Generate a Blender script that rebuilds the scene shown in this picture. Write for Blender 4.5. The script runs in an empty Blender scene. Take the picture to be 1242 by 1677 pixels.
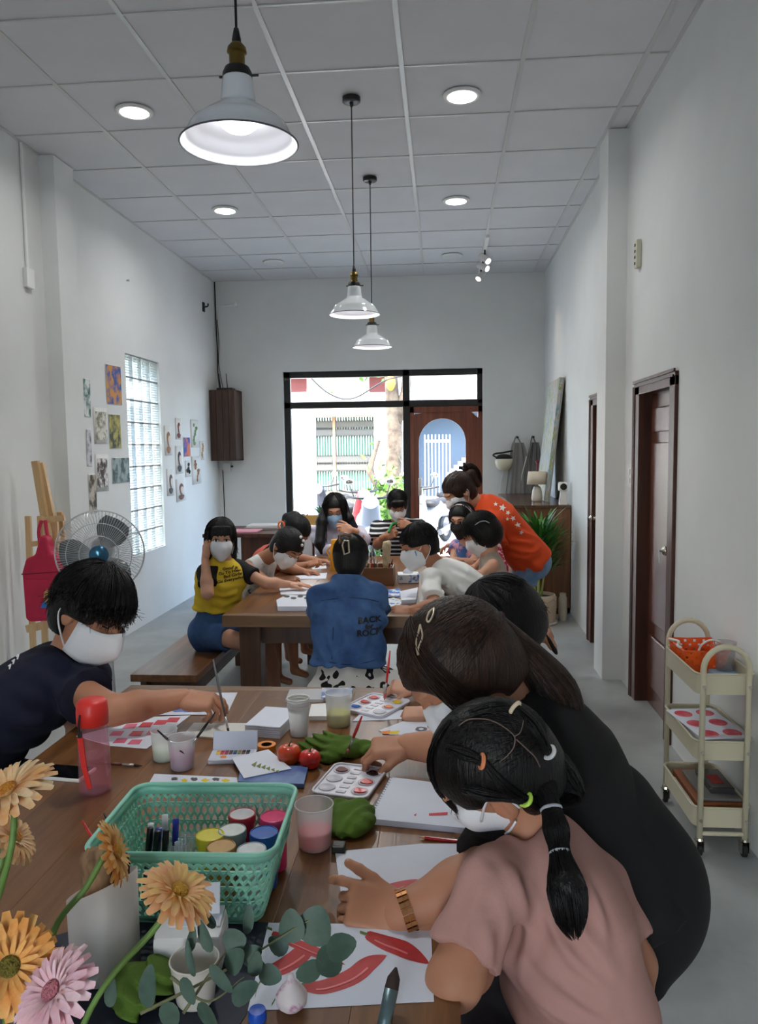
import bpy, bmesh, math, random
import numpy as np
from mathutils import Vector, Matrix, noise as mnoise
from mathutils.bvhtree import BVHTree

random.seed(7); np.random.seed(7)
SC = bpy.context.scene
COL = SC.collection
PI = math.pi

# ------------------------------------------------------------------ camera
F_PX, YAW, PITCH, ROLL = 1268.65, 0.082608, -0.087421, -0.013066
CAM_H, PPX, PPY = 1.51, 621.0, 845.0
_f = np.array([-math.sin(YAW) * math.cos(PITCH), math.cos(YAW) * math.cos(PITCH), math.sin(PITCH)])
_r = np.array([math.cos(YAW), math.sin(YAW), 0.0])
_u = np.cross(_r, _f)
_c, _s = math.cos(ROLL), math.sin(ROLL)
_r, _u = _c * _r + _s * _u, -_s * _r + _c * _u
cam_data = bpy.data.cameras.new('camera')
cam_data.sensor_fit = 'VERTICAL'
cam_data.sensor_height = 36.0
cam_data.lens = F_PX * 36.0 / 1677.0
cam_data.shift_y = (PPY - 838.5) / 1677.0
cam_data.clip_start = 0.02
cam = bpy.data.objects.new('camera', cam_data)
COL.objects.link(cam)
M4 = Matrix.Identity(4)
for i in range(3):
    M4[i][0], M4[i][1], M4[i][2] = _r[i], _u[i], -_f[i]
M4[2][3] = CAM_H
cam.matrix_world = M4
SC.camera = cam

# ------------------------------------------------------------------ world, sun, exposure
SC.view_settings.view_transform = 'Standard'
SC.view_settings.look = 'None'
SC.view_settings.gamma = 1.0
SC.view_settings.use_curve_mapping = False
SC.view_settings.exposure = -0.15
SC.cycles.use_denoising = True
SC.cycles.max_bounces = 10
SC.cycles.diffuse_bounces = 5
SC.cycles.transparent_max_bounces = 12
SC.cycles.sample_clamp_indirect = 6.0
world = bpy.data.worlds.new('world'); SC.world = world
world.use_nodes = True
wn = world.node_tree.nodes; wl = world.node_tree.links
bg = wn['Background']
sky = wn.new('ShaderNodeTexSky')
sky.sky_type = 'NISHITA'; sky.sun_disc = False
sky.sun_elevation = math.radians(58); sky.sun_rotation = math.radians(200)
sky.air_density = 1.0; sky.dust_density = 3.0
wl.new(sky.outputs[0], bg.inputs[0])
bg.inputs[1].default_value = 4.0
sun_d = bpy.data.lights.new('sun', 'SUN'); sun_d.energy = 11.0; sun_d.angle = math.radians(1.5)
sun_d.color = (1.0, 0.96, 0.9)
sun = bpy.data.objects.new('sun', sun_d); COL.objects.link(sun)
sun.rotation_euler = Vector((0.25, 0.55, -1.0)).to_track_quat('-Z', 'Y').to_euler()
LAMP_W, PENDANT_W = 8.0, 7.0     # radiant watts of a ceiling downlight and of a pendant bulb

# ------------------------------------------------------------------ pixel helpers (layout of the real places)
def ray(x, y): return _r * (x - PPX) / F_PX + _u * (PPY - y) / F_PX + _f
def P(x, y, Y):
    d = ray(x, y); d = d * (Y / d[1]); return np.array([d[0], d[1], d[2] + CAM_H])
def PZ(x, y, z):
    d = ray(x, y); d = d * ((z - CAM_H) / d[2]); return np.array([d[0], d[1], z])
def PX_(x, y, X):
    d = ray(x, y); d = d * (X / d[0]); return np.array([d[0], d[1], d[2] + CAM_H])
def V(*a): return np.array(a, float)
def unit(v):
    v = np.asarray(v, float); return v / (np.linalg.norm(v) + 1e-12)

# ------------------------------------------------------------------ materials
MATS = {}
def lin(c):
    return tuple(((v / 255.0) / 12.92 if v / 255.0 <= 0.04045 else (((v / 255.0) + 0.055) / 1.055) ** 2.4) for v in c)
def node(nt, t, **kw):
    n = nt.nodes.new(t)
    for k, v in kw.items():
        if k in n.inputs: n.inputs[k].default_value = v
        else: setattr(n, k, v)
    return n
def mat(name, col, rough=0.6, metal=0.0, var=0.0, vs=8.0, bump=0.0, bs=60.0, trans=0.0, alpha=1.0, emit=0.0,
        col2=None, stretch=(1, 1, 1), coat=0.0, sub=0.0, spec=0.5, ior=1.45, detail=4.0, coord='Object', ramp=(0.35, 0.65), sheen=0.0):
    if name in MATS: return MATS[name]
    m = bpy.data.materials.new(name); m.use_nodes = True
    nt = m.node_tree; b = nt.nodes['Principled BSDF']; L = nt.links
    c = lin(col)
    b.inputs['Base Color'].default_value = (*c, 1)
    b.inputs['Roughness'].default_value = rough
    b.inputs['Metallic'].default_value = metal
    b.inputs['Specular IOR Level'].default_value = spec
    b.inputs['IOR'].default_value = ior
    b.inputs['Transmission Weight'].default_value = trans
    b.inputs['Alpha'].default_value = alpha
    b.inputs['Coat Weight'].default_value = coat
    b.inputs['Coat Roughness'].default_value = 0.15
    b.inputs['Sheen Weight'].default_value = sheen
    if sub > 0:
        b.inputs['Subsurface Weight'].default_value = sub
        b.inputs['Subsurface Radius'].default_value = (0.6, 0.25, 0.15)
        b.inputs['Subsurface Scale'].default_value = 0.01
    if emit > 0:
        b.inputs['Emission Color'].default_value = (*c, 1); b.inputs['Emission Strength'].default_value = emit
    if var > 0 or col2 is not None or bump > 0:
        tc = node(nt, 'ShaderNodeTexCoord'); mp = node(nt, 'ShaderNodeMapping')
        mp.inputs['Scale'].default_value = stretch
        if name.startswith('print_'): mp.inputs['Location'].default_value = (ord(name[-1]) * .73, ord(name[-1]) * 1.31, ord(name[-1]) * .57)
        L.new(tc.outputs[coord], mp.inputs[0])
    if var > 0 or col2 is not None:
        n1 = node(nt, 'ShaderNodeTexNoise', Scale=vs, Detail=detail, Roughness=0.6)
        L.new(mp.outputs[0], n1.inputs['Vector'])
        r = node(nt, 'ShaderNodeValToRGB')
        r.color_ramp.elements[0].position, r.color_ramp.elements[1].position = ramp
        if col2 is not None:
            a_, b_ = c, lin(col2)
        else:
            a_, b_ = tuple(v * (1 - var) for v in c), tuple(min(1, v * (1 + var)) for v in c)
        r.color_ramp.elements[0].color = (*a_, 1); r.color_ramp.elements[1].color = (*b_, 1)
        L.new(n1.outputs['Fac'], r.inputs[0]); L.new(r.outputs[0], b.inputs['Base Color'])
    if bump > 0:
        n2 = node(nt, 'ShaderNodeTexNoise', Scale=bs, Detail=3.0)
        L.new(mp.outputs[0], n2.inputs['Vector'])
        bp = node(nt, 'ShaderNodeBump', Strength=bump, Distance=0.01)
        L.new(n2.outputs['Fac'], bp.inputs['Height']); L.new(bp.outputs[0], b.inputs['Normal'])
    MATS[name] = m
    return m

def thin(name, tint, clear=.8, rough=.08, white=0.0, diff=(235, 238, 240)):
    """thin plastic or glass wall: part clear, part milky (diffuse and translucent), with a gloss"""
    if name in MATS: return MATS[name]
    m = bpy.data.materials.new(name); m.use_nodes = True; nt = m.node_tree; L = nt.links; nt.nodes.remove(nt.nodes['Principled BSDF']); out = nt.nodes['Material Output']
    tr = node(nt, 'ShaderNodeBsdfTransparent'); tr.inputs[0].default_value = (*lin(tint), 1)
    df = node(nt, 'ShaderNodeBsdfDiffuse'); df.inputs[0].default_value = (*lin(diff), 1); tl = node(nt, 'ShaderNodeBsdfTranslucent'); tl.inputs[0].default_value = (*lin(diff), 1)
    m1 = node(nt, 'ShaderNodeMixShader'); m1.inputs[0].default_value = .45; L.new(df.outputs[0], m1.inputs[1]); L.new(tl.outputs[0], m1.inputs[2])
    m2 = node(nt, 'ShaderNodeMixShader'); m2.inputs[0].default_value = clear; L.new(m1.outputs[0], m2.inputs[1]); L.new(tr.outputs[0], m2.inputs[2])
    gl = node(nt, 'ShaderNodeBsdfGlossy'); gl.inputs['Roughness'].default_value = rough; lw = node(nt, 'ShaderNodeLayerWeight', Blend=.18); fr = node(nt, 'ShaderNodeMath', operation='MULTIPLY'); fr.inputs[1].default_value = .55; L.new(lw.outputs['Facing'], fr.inputs[0])
    m3 = node(nt, 'ShaderNodeMixShader'); L.new(fr.outputs[0], m3.inputs[0]); L.new(m2.outputs[0], m3.inputs[1]); L.new(gl.outputs[0], m3.inputs[2]); L.new(m3.outputs[0], out.inputs[0])
    MATS[name] = m; return m

# ------------------------------------------------------------------ objects
def mesh_obj(name, verts, faces, m=None, parent=None, smooth=False, loc=None):
    me = bpy.data.meshes.new(name)
    me.from_pydata([tuple(map(float, v)) for v in verts], [], [tuple(map(int, f)) for f in faces])
    return _link(name, me, m, parent, smooth, loc)
def _link(name, me, m, parent, smooth, loc=None):
    o = bpy.data.objects.new(name, me); COL.objects.link(o)
    if m is not None:
        for x in (m if isinstance(m, (list, tuple)) else [m]): me.materials.append(x)
    if smooth and len(me.polygons): me.polygons.foreach_set('use_smooth', [True] * len(me.polygons))
    if loc is not None: o.location = tuple(map(float, loc))
    if parent is not None: o.parent = parent
    return o
def bm_obj(name, bm, m=None, parent=None, smooth=False, loc=None):
    me = bpy.data.meshes.new(name); bm.to_mesh(me); bm.free()
    return _link(name, me, m, parent, smooth, loc)
def tag(o, label=None, cat=None, group=None, kind=None):
    if label: o['label'] = label
    if cat: o['category'] = cat
    if group: o['group'] = group
    if kind: o['kind'] = kind
    return o
def thing(name, loc, label, cat, group=None, rz=0.0):
    o = bpy.data.objects.new(name, None); COL.objects.link(o); o.empty_display_size = 0.05
    o.location = tuple(map(float, loc)); o.rotation_euler = (0, 0, rz)
    return tag(o, label, cat, group)
def struct(name, verts, faces, m, smooth=False):
    return tag(mesh_obj(name, verts, faces, m, None, smooth), kind='structure')

class MB:
    """collects vertices and faces of one part"""
    def __init__(s): s.v = []; s.f = []
    def add(s, v, f):
        n = len(s.v); s.v += [tuple(map(float, p)) for p in v]; s.f += [tuple(i + n for i in q) for q in f]; return s
    def box(s, lo, hi, M=None, c=0.0):
        x0, y0, z0 = lo; x1, y1, z1 = hi
        if c > 0:
            bm = bmesh.new(); bmesh.ops.create_cube(bm, size=1.0)
            for v in bm.verts:
                v.co = Vector(((x0 + x1) / 2 + v.co.x * (x1 - x0), (y0 + y1) / 2 + v.co.y * (y1 - y0), (z0 + z1) / 2 + v.co.z * (z1 - z0)))
            bmesh.ops.bevel(bm, geom=bm.edges[:], offset=c, segments=2, affect='EDGES', profile=0.6)
            bm.verts.index_update()
            vv = [np.array(v.co) for v in bm.verts]; ff = [[v.index for v in f.verts] for f in bm.faces]; bm.free()
        else:
            vv = [V(x, y, z) for z in (z0, z1) for y in (y0, y1) for x in (x0, x1)]
            ff = [(0, 2, 3, 1), (4, 5, 7, 6), (0, 1, 5, 4), (2, 6, 7, 3), (0, 4, 6, 2), (1, 3, 7, 5)]
        if M is not None: vv = [M @ V(*p, 1.0) if M.shape == (4, 4) else M @ p for p in vv]; vv = [p[:3] for p in vv]
        return s.add(vv, ff)
    def lathe(s, prof, n=24, c=(0, 0, 0), M=None, caps=True, arc=2 * PI, sx=1.0, sy=1.0):
        vv = []; ff = []; m = len(prof)
        full = abs(arc - 2 * PI) < 1e-6
        k = n if full else n + 1
        for j in range(k):
            a = arc * j / n
            for (r, z) in prof: vv.append(V(r * math.cos(a) * sx, r * math.sin(a) * sy, z))
        for j in range(n):
            j2 = (j + 1) % k
            for i in range(m - 1): ff.append((j * m + i, j2 * m + i, j2 * m + i + 1, j * m + i + 1))
        if caps and full:
            if prof[0][0] > 1e-6: ff.append(tuple(j * m for j in range(n))[::-1])
            if prof[-1][0] > 1e-6: ff.append(tuple(j * m + m - 1 for j in range(n)))
        if M is not None: vv = [M @ p for p in vv]
        vv = [p + V(*c) for p in vv]
        return s.add(vv, ff)
    def tube(s, pts, r, n=8, closed=False, caps=True):
        pts = [np.asarray(p, float) for p in pts]; m = len(pts)
        rr = r if hasattr(r, '__len__') else [r] * m
        T = []
        for i in range(m):
            a = pts[i - 1] if (i > 0 or closed) else pts[0]
            b = pts[(i + 1) % m] if (i < m - 1 or closed) else pts[-1]
            T.append(unit(b - a))
        up = V(0, 0, 1) if abs(T[0][2]) < 0.9 else V(1, 0, 0)
        N = unit(np.cross(T[0], up)); vv = []; ff = []
        for i in range(m):
            N = unit(N - T[i] * (N @ T[i])); B = np.cross(T[i], N)
            for j in range(n):
                a = 2 * PI * j / n
                vv.append(pts[i] + rr[i] * (N * math.cos(a) + B * math.sin(a)))
        for i in range(m if closed else m - 1):
            i2 = (i + 1) % m
            for j in range(n):
                j2 = (j + 1) % n
                ff.append((i * n + j, i * n + j2, i2 * n + j2, i2 * n + j))
        if caps and not closed:
            ff.append(tuple(range(n))[::-1]); ff.append(tuple((m - 1) * n + j for j in range(n)))
        return s.add(vv, ff)
    def cyl(s, a, b, r, n=16, r2=None): return s.tube([a, b], [r, r if r2 is None else r2], n)
    def ell(s, c, r, M=None, nu=16, nv=10):
        vv = []; ff = []
        for i in range(nv + 1):
            t = PI * i / nv
            for j in range(nu):
                a = 2 * PI * j / nu
                vv.append(V(r[0] * math.sin(t) * math.cos(a), r[1] * math.sin(t) * math.sin(a), r[2] * math.cos(t)))
        for i in range(nv):
            for j in range(nu):
                j2 = (j + 1) % nu
                ff.append((i * nu + j, (i + 1) * nu + j, (i + 1) * nu + j2, i * nu + j2))
        if M is not None: vv = [M @ p for p in vv]
        return s.add([p + np.asarray(c) for p in vv], ff)
    def prism(s, poly, z0, z1, M=None, o=(0, 0, 0)):
        n = len(poly)
        vv = [V(x, y, z0) for x, y in poly] + [V(x, y, z1) for x, y in poly]
        ff = [tuple(range(n))[::-1], tuple(range(n, 2 * n))] + [(i, (i + 1) % n, n + (i + 1) % n, n + i) for i in range(n)]
        if M is not None: vv = [M @ p for p in vv]
        return s.add([p + V(*o) for p in vv], ff)
    def build(s, name, m=None, parent=None, smooth=False, loc=None, auto=None):
        o = mesh_obj(name, s.v, s.f, m, parent, smooth, loc)
        if auto is not None: smooth_by_angle(o, auto)
        return o
def smooth_by_angle(o, deg=40):
    me = o.data
    bm = bmesh.new(); bm.from_mesh(me)
    bmesh.ops.recalc_face_normals(bm, faces=bm.faces)
    t = math.radians(deg)
    for f in bm.faces: f.smooth = True
    for e in bm.edges: e.smooth = not (len(e.link_faces) != 2 or e.calc_face_angle(0) > t)
    bm.to_mesh(me); bm.free()
def rotm(axis, a): return np.array(Matrix.Rotation(a, 3, axis))
def frame(fwd, up=(0, 0, 1)):
    """3x3 with columns x = right, y = forward, z = up"""
    y = unit(fwd); x = unit(np.cross(y, np.asarray(up, float))); z = np.cross(x, y)
    return np.stack([x, y, z], 1)
def bez(pts, n=16):
    """smooth Catmull-Rom through points"""
    pts = [np.asarray(p, float) for p in pts]
    q = [2 * pts[0] - pts[1]] + pts + [2 * pts[-1] - pts[-2]]; out = []
    seg = len(pts) - 1; per = max(1, n // seg)
    for i in range(seg):
        a, b, c, d = q[i:i + 4]
        for k in range(per):
            t = k / per
            out.append(0.5 * (2 * b + (c - a) * t + (2 * a - 5 * b + 4 * c - d) * t * t + (3 * b - a - 3 * c + d) * t ** 3))
    out.append(pts[-1]); return out
def copy_tree(o, parent=None):
    c = o.copy(); COL.objects.link(c)
    if parent is not None: c.parent = parent
    for ch in list(o.children): copy_tree(ch, c)
    return c
def text_mesh(body, size=0.1, ext=0.0, align='CENTER', bold=0.0):
    cu = bpy.data.curves.new('text', 'FONT'); cu.body = body; cu.size = size; cu.extrude = ext
    cu.align_x = align; cu.align_y = 'CENTER'; cu.offset = bold; cu.resolution_u = 3
    o = bpy.data.objects.new('text', cu); COL.objects.link(o)
    dg = bpy.context.evaluated_depsgraph_get(); me = bpy.data.meshes.new_from_object(o.evaluated_get(dg))
    bpy.data.objects.remove(o); bpy.data.curves.remove(cu)
    return me
# ================================================================== the room
XL, XR, YF, YB, ZC = -2.6, 1.14, 8.88, -2.6, 3.425
m_wall = mat('white_plaster', (224, 226, 224), 0.85, var=0.035, vs=1.3, bump=0.12, bs=9.0)
m_ceil = mat('ceiling_tile_grey', (216, 217, 219), 0.9, var=0.02, vs=3, bump=0.05, bs=300)
m_bar = mat('tbar_aluminium', (205, 205, 203), 0.35, metal=0.25)
m_floor = mat('polished_concrete', (138, 142, 141), 0.4, col2=(170, 173, 171), vs=2.2, bump=0.04, bs=14, detail=8, ramp=(0.3, 0.7), spec=0.45)
m_black = mat('black_metal', (24, 24, 25), 0.4)
m_white = mat('white_paint', (232, 232, 230), 0.45)
def wood(name, c1, c2, axis=1, rough=0.45, sc=1.0):
    st = [14.0 * sc, 14.0 * sc, 14.0 * sc]; st[axis] = 1.1 * sc
    return mat(name, c1, rough, col2=c2, vs=2.0, stretch=tuple(st), detail=6, bump=0.05, bs=6.0, ramp=(0.3, 0.72))
m_dkwood = wood('dark_red_wood', (56, 28, 20), (86, 46, 33), 2)
m_doorwood = wood('door_wood', (78, 42, 31), (112, 66, 50), 2, .26)
m_shopdoor = wood('shop_door_wood', (92, 42, 28), (132, 68, 46), 2, .3)
m_glass = thin('clear_glass', (250, 252, 252), .995, .02)

flo = struct('floor', *(lambda b: (b.v, b.f))(MB().box((XL - .3, YB - .3, -0.12), (XR + .3, YF + .22, 0))), m_floor)
b = MB().box((XL - .2, YB - .2, 0), (XL, 6.27, ZC)).box((XL - .2, 7.037, 0), (XL, YF, ZC)).box((XL - .2, 6.27, 0), (XL, 7.037, .625)).box((XL - .2, 6.27, 2.32), (XL, 7.037, ZC))
wl_ = struct('wall_left', b.v, b.f, m_wall)
b = MB().box((XL, 5.0, 0), (-2.495, 5.27, ZC)); struct('trim_1', b.v, b.f, m_wall)
# right wall with two door openings
D2 = (3.93, 4.66, 1.845); D1 = (5.30, 6.03, 1.855)      # near y, far y, height
def seg(b, y0, y1, z0, z1): b.box((XR, y0, z0), (XR + .2, y1, z1))
b = MB(); seg(b, YB - .2, D2[0], 0, ZC); seg(b, D2[0], D2[1], D2[2], ZC); seg(b, D2[1], D1[0], 0, ZC); seg(b, D1[0], D1[1], D1[2], ZC); seg(b, D1[1], YF, 0, ZC)
struct('wall_right', b.v, b.f, m_wall)
b = MB().box((1.02, 5.0, 0), (XR, 5.27, ZC)); struct('trim_2', b.v, b.f, m_wall)
# rear wall with a doorway assumed for cool daylight; unseen canopy added to block sun
b = MB().box((XL - .2, YB - .2, 0), (-1.15, YB, ZC)).box((-.3, YB - .2, 0), (XR + .2, YB, ZC)).box((-1.15, YB - .2, 2.1), (-.3, YB, ZC)); struct('wall_back', b.v, b.f, m_wall)
b = MB().box((-3.2, YB - 2.2, 2.75), (1.8, YB - .2, 2.85)); struct('added_sun_canopy', b.v, b.f, m_wall)
b = MB().box((-9, YB - 12, -.3), (9, YB - .3, -.12)); struct('ground', b.v, b.f, m_floor)
# end wall with the shop-front opening
WX0, WX1, WZ1 = -1.825, 0.455, 2.395
b = MB().box((XL - .2, YF, 0), (WX0, YF + .2, ZC)).box((WX1, YF, 0), (XR + .2, YF + .2, ZC)).box((WX0, YF, WZ1), (WX1, YF + .2, ZC))
struct('wall_front', b.v, b.f, m_wall)
# ceiling: backing, tiles and the T-bar grid
b = MB().box((XL - .2, YB - .2, ZC + .03), (XR + .2, YF + .2, ZC + .15))
ceil = struct('ceiling', b.v, b.f, m_ceil)
cx = [-2.6, -2.01] + [-0.1947 + .605 * i for i in (-2, -1, 0, 1, 2)] + [XR]
cy = [3.49 + .605 * j for j in range(-10, 9)]
cy = [YB] + [y for y in cy if y > YB + .05] + [YF]
tile_me = {}
for i in range(len(cx) - 1):
    for j in range(len(cy) - 1):
        w, d = cx[i + 1] - cx[i], cy[j + 1] - cy[j]
        key = (round(w, 3), round(d, 3))
        if key not in tile_me:
            t = MB().box((-w / 2 + .003, -d / 2 + .003, .006), (w / 2 - .003, d / 2 - .003, .02))
            me = bpy.data.meshes.new('ceiling_tile'); me.from_pydata(t.v, [], t.f); me.materials.append(m_ceil); tile_me[key] = me
        o = bpy.data.objects.new('ceiling_tile', tile_me[key]); COL.objects.link(o)
        o.location = ((cx[i] + cx[i + 1]) / 2, (cy[j] + cy[j + 1]) / 2, ZC); o.parent = ceil
for x in cx[1:-1]:
    MB().box((x - .012, YB, ZC - .001), (x + .012, YF, ZC + .006)).build('grid_bar', m_bar, ceil)
for x, s in ((XL, 1), (XR, -1)):
    MB().box((min(x, x + s * .018), YB, ZC - .002), (max(x, x + s * .018), YF, ZC + .006)).build('grid_bar', m_bar, ceil)
for y in cy[1:]:
    MB().box((XL, y - .006, ZC), (XR, y + .006, ZC + .0055)).build('grid_bar', m_bar, ceil)

# --- glass-block window in the left wall
m_gblock = thin('ribbed_glass_block', (238, 242, 240), .45, .12, diff=(214, 220, 218))
m_mortar = mat('block_mortar', (120, 122, 120), 0.8)
win1 = tag(bpy.data.objects.new('window_1', None), 'glass block window in left wall', kind='structure'); COL.objects.link(win1)
by0, by1, bz0, bz1 = 6.27, 7.037, .625, 2.32
bw, bh = (by1 - by0) / 4, (bz1 - bz0) / 9
bm_ = MB().box((-.04, -bw / 2 + .006, -bh / 2 + .006), (.0, bw / 2 - .006, bh / 2 - .006), c=.008)
for k in range(7):
    zc = -bh / 2 + .03 + k * (bh - .06) / 6
    bm_.box((.0, -bw / 2 + .022, zc - .005), (.004, bw / 2 - .022, zc + .005))
gme = None
for i in range(4):
    for j in range(9):
        if gme is None:
            o = bm_.build('glass_block', m_gblock, win1); gme = o.data
        else:
            o = bpy.data.objects.new('glass_block', gme); COL.objects.link(o); o.parent = win1
        o.location = (XL - .015, by0 + bw * (i + .5), bz0 + bh * (j + .5))
b = MB()
for i in range(5): b.box((XL - .05, by0 + bw * i - .005, bz0), (XL - .02, by0 + bw * i + .005, bz1))
for j in range(10): b.box((XL - .05, by0, bz0 + bh * j - .005), (XL - .02, by1, bz0 + bh * j + .005))
b.build('mortar_grid', m_mortar, win1)

# --- shop front: black frame, fixed panes, wooden door with an arched pane
win2 = tag(bpy.data.objects.new('window_2', None), 'black framed shop front glazing', kind='structure'); COL.objects.link(win2)
fy0, fy1 = YF + .05, YF + .12
MX = -.415     # mullion centre
bars = [((WX0, fy0, 0), (WX0 + .075, fy1, WZ1)), ((WX1 - .06, fy0, 2.0), (WX1, fy1, WZ1)), ((WX0, fy0, WZ1 - .07), (WX1, fy1, WZ1)),
        ((WX0, fy0, 1.975), (WX1, fy1, 2.05)), ((MX - .035, fy0, 0), (MX + .045, fy1, WZ1)), ((WX0, fy0, 0), (MX, fy1, .07))]
for lo, hi in bars: MB().box(lo, hi, c=.006).build('frame_bar', m_black, win2)
for lo, hi in (((WX0 + .07, 2.045), (MX - .03, WZ1 - .06)), ((MX + .04, 2.045), (WX1 - .05, WZ1 - .06)), ((WX0 + .07, .06), (MX - .03, 1.98))):
    MB().box((lo[0], fy0 + .03, lo[1]), (hi[0], fy0 + .036, hi[1])).build('pane', m_glass, win2)
dr = tag(bpy.data.objects.new('door_1', None), 'wooden shop door with arched glass', kind='structure'); COL.objects.link(dr)
DX0, DX1, DZ1 = MX + .045, WX1 - .0, 1.975
MB().box((DX0, fy0, 0), (DX0 + .05, fy1, DZ1), c=.004).build('door_frame', m_shopdoor, dr)
MB().box((DX1 - .05, fy0, 0), (DX1, fy1, DZ1), c=.004).build('door_frame', m_shopdoor, dr)
MB().box((DX0, fy0, DZ1 - .07), (DX1, fy1, DZ1), c=.004).build('door_frame', m_shopdoor, dr)
ax0, ax1, azs = -.27, .265, 1.57      # arch opening and spring height
ar = (ax1 - ax0) / 2; acx = (ax0 + ax1) / 2
outer0, outer1, dzt = DX0 + .05, DX1 - .05, DZ1 - .07
arch = [(ax1, .25), (ax1, azs)] + [(acx + ar * math.cos(a), azs + ar * math.sin(a)) for a in np.linspace(0, PI, 17)[1:-1]] + [(ax0, azs), (ax0, .25)]
mo = []
for (x, z) in arch:      # matching point on the outer rectangle
    if z >= azs and ax0 < x < ax1:
        a = math.atan2(z - azs, x - acx); c, s_ = math.cos(a), math.sin(a)
        t = min(((outer1 - acx) / c if c > 1e-6 else (outer0 - acx) / c if c < -1e-6 else 9), ((dzt - azs) / s_ if s_ > 1e-6 else 9))
        mo.append((acx + t * c, azs + t * s_))
    else: mo.append((outer1 if x > acx else outer0, 0.0 if z < .3 else z))
vv = []; ff = []; n = len(arch)
for y in (fy0 + .01, fy1 - .01):
    vv += [(x, y, z) for x, z in arch] + [(x, y, z) for x, z in mo]
for i in range(n - 1):
    ff += [(i, i + 1, n + i + 1, n + i), (2 * n + i, 3 * n + i, 3 * n + i + 1, 2 * n + i + 1), (i, 2 * n + i, 2 * n + i + 1, i + 1)]
ff += [(0, n - 1, 2 * n - 1, n), (2 * n, 3 * n, 4 * n - 1, 3 * n - 1), (0, n - 1, 3 * n - 1, 2 * n)]
mesh_obj('door_leaf', vv, ff, m_shopdoor, dr)
MB().prism(arch, 0, .006, M=np.array([[1, 0, 0], [0, 0, 1], [0, 1, 0]], float), o=(0, fy0 + .03, 0)).build('pane', m_glass, dr)
m_steel = mat('brushed_steel', (190, 190, 192), 0.3, metal=1.0)
hx = DX0 + .11
MB().box((hx - .02, fy0 - .012, .96), (hx + .02, fy0, 1.16), c=.004).cyl((hx, fy0, 1.06), (hx, fy0 - .05, 1.06), .009).cyl((hx, fy0 - .045, 1.06), (hx + .11, fy0 - .045, 1.06), .009).build('door_handle', m_steel, dr)

# --- two inner doors in the right wall
def inner_door(name, D, recess, knob):
    y0, y1, h = D
    d = tag(bpy.data.objects.new(name, None), kind='structure'); COL.objects.link(d)
    for (a, b_) in ((y0 - .01, y0 + .05), (y1 - .05, y1 + .01)):
        MB().box((XR - .018, a - .03, 0), (XR + .2, b_ + (.03 if b_ > y1 else 0) , h), c=.004).build('door_frame', m_dkwood, d)
    MB().box((XR - .018, y0 - .04, h - .05), (XR + .2, y1 + .04, h + .02), c=.004).build('door_frame', m_dkwood, d)
    for k, (o_, t) in enumerate(((.0, .016), (.022, .01))):    # moulding ribs on the casing
        MB().box((XR - .026 + k * .002, y0 - .04 + o_, h + .016 - o_), (XR - .016, y1 + .04 - o_, h + .016 - o_ + t)).build('casing_moulding', m_dkwood, d)
        MB().box((XR - .026 + k * .002, y1 + .026 - o_, 0), (XR - .016, y1 + .026 - o_ + t, h)).build('casing_moulding', m_dkwood, d)
    lx = XR + recess
    lf = MB().box((lx, y0 + .05, .005), (lx + .035, y1 - .05, h - .05)).build('door_leaf', m_doorwood, d)
    for z0, z1 in ((.12, .42), (.50, 1.52), (1.58, h - .13)):
        if z1 - z0 < .1: continue
        MB().box((lx - .012, y0 + .13, z0), (lx, y1 - .13, z1), c=.008).build('door_panel', m_doorwood, lf)
    kb = MB().cyl((lx, knob, .965), (lx - .05, knob, .965), .012).ell((lx - .06, knob, .965), (.018, .025, .025))
    kb.build('door_knob', mat('chrome', (210, 205, 195), 0.15, metal=1.0), lf, True)
    MB().cyl((lx - .09, knob, .965), (lx - .07, knob, .965), .006).box((lx - .088, knob - .008, .90), (lx - .085, knob + .008, .96)).build('key', m_steel, lf)
    return d
inner_door('door_2', D2, .055, D2[0] + .12)
inner_door('door_3', D1, .03, D1[1] - .13)
# ================================================================== lamps
m_lit = mat('lit_diffuser', (255, 255, 250), 0.5, emit=9.0)
m_unlit = mat('unlit_diffuser', (215, 215, 212), 0.5)
def area(name, loc, r, w, parent, col=(1, .99, .96), spread=160):
    d = bpy.data.lights.new(name, 'AREA'); d.shape = 'DISK'; d.size = 2 * r; d.energy = w; d.color = col; d.spread = math.radians(spread)
    o = bpy.data.objects.new(name, d); COL.objects.link(o); o.location = loc; o.parent = parent
    return o
DL = [(-1.725, 4.435, 1, 'round lit downlight in the ceiling nearest the white pendant shade'), (.117, 4.44, 1, 'round lit downlight between right wall and nearest ceiling rose'),
      (-1.724, 6.27, 1, 'round lit downlight in the ceiling left of the middle pendant'), (.116, 6.257, 1, 'round lit downlight in the ceiling behind, right of the hanging pendants'),
      (-1.717, 8.02, 0, 'unlit round downlight near far left ceiling corner'), (.109, 8.0, 0, 'unlit round downlight beside the track spotlights')]
for x, y, on, lab in DL:
    t = thing('ceiling_downlight', (x, y, ZC), lab, 'downlight', 'ceiling downlights')
    MB().lathe([(.105, 0), (.105, -.008), (.095, -.014), (.08, -.012), (.08, 0)], 32).build('trim_ring', m_white, t, True)
    MB().lathe([(.0, -.013), (.05, -.0135), (.08, -.0115)], 32, caps=False).build('diffuser', m_lit if on else m_unlit, t, True)
    if on: area('downlight_lamp', (0, 0, -.02), .08, LAMP_W, t)
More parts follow.
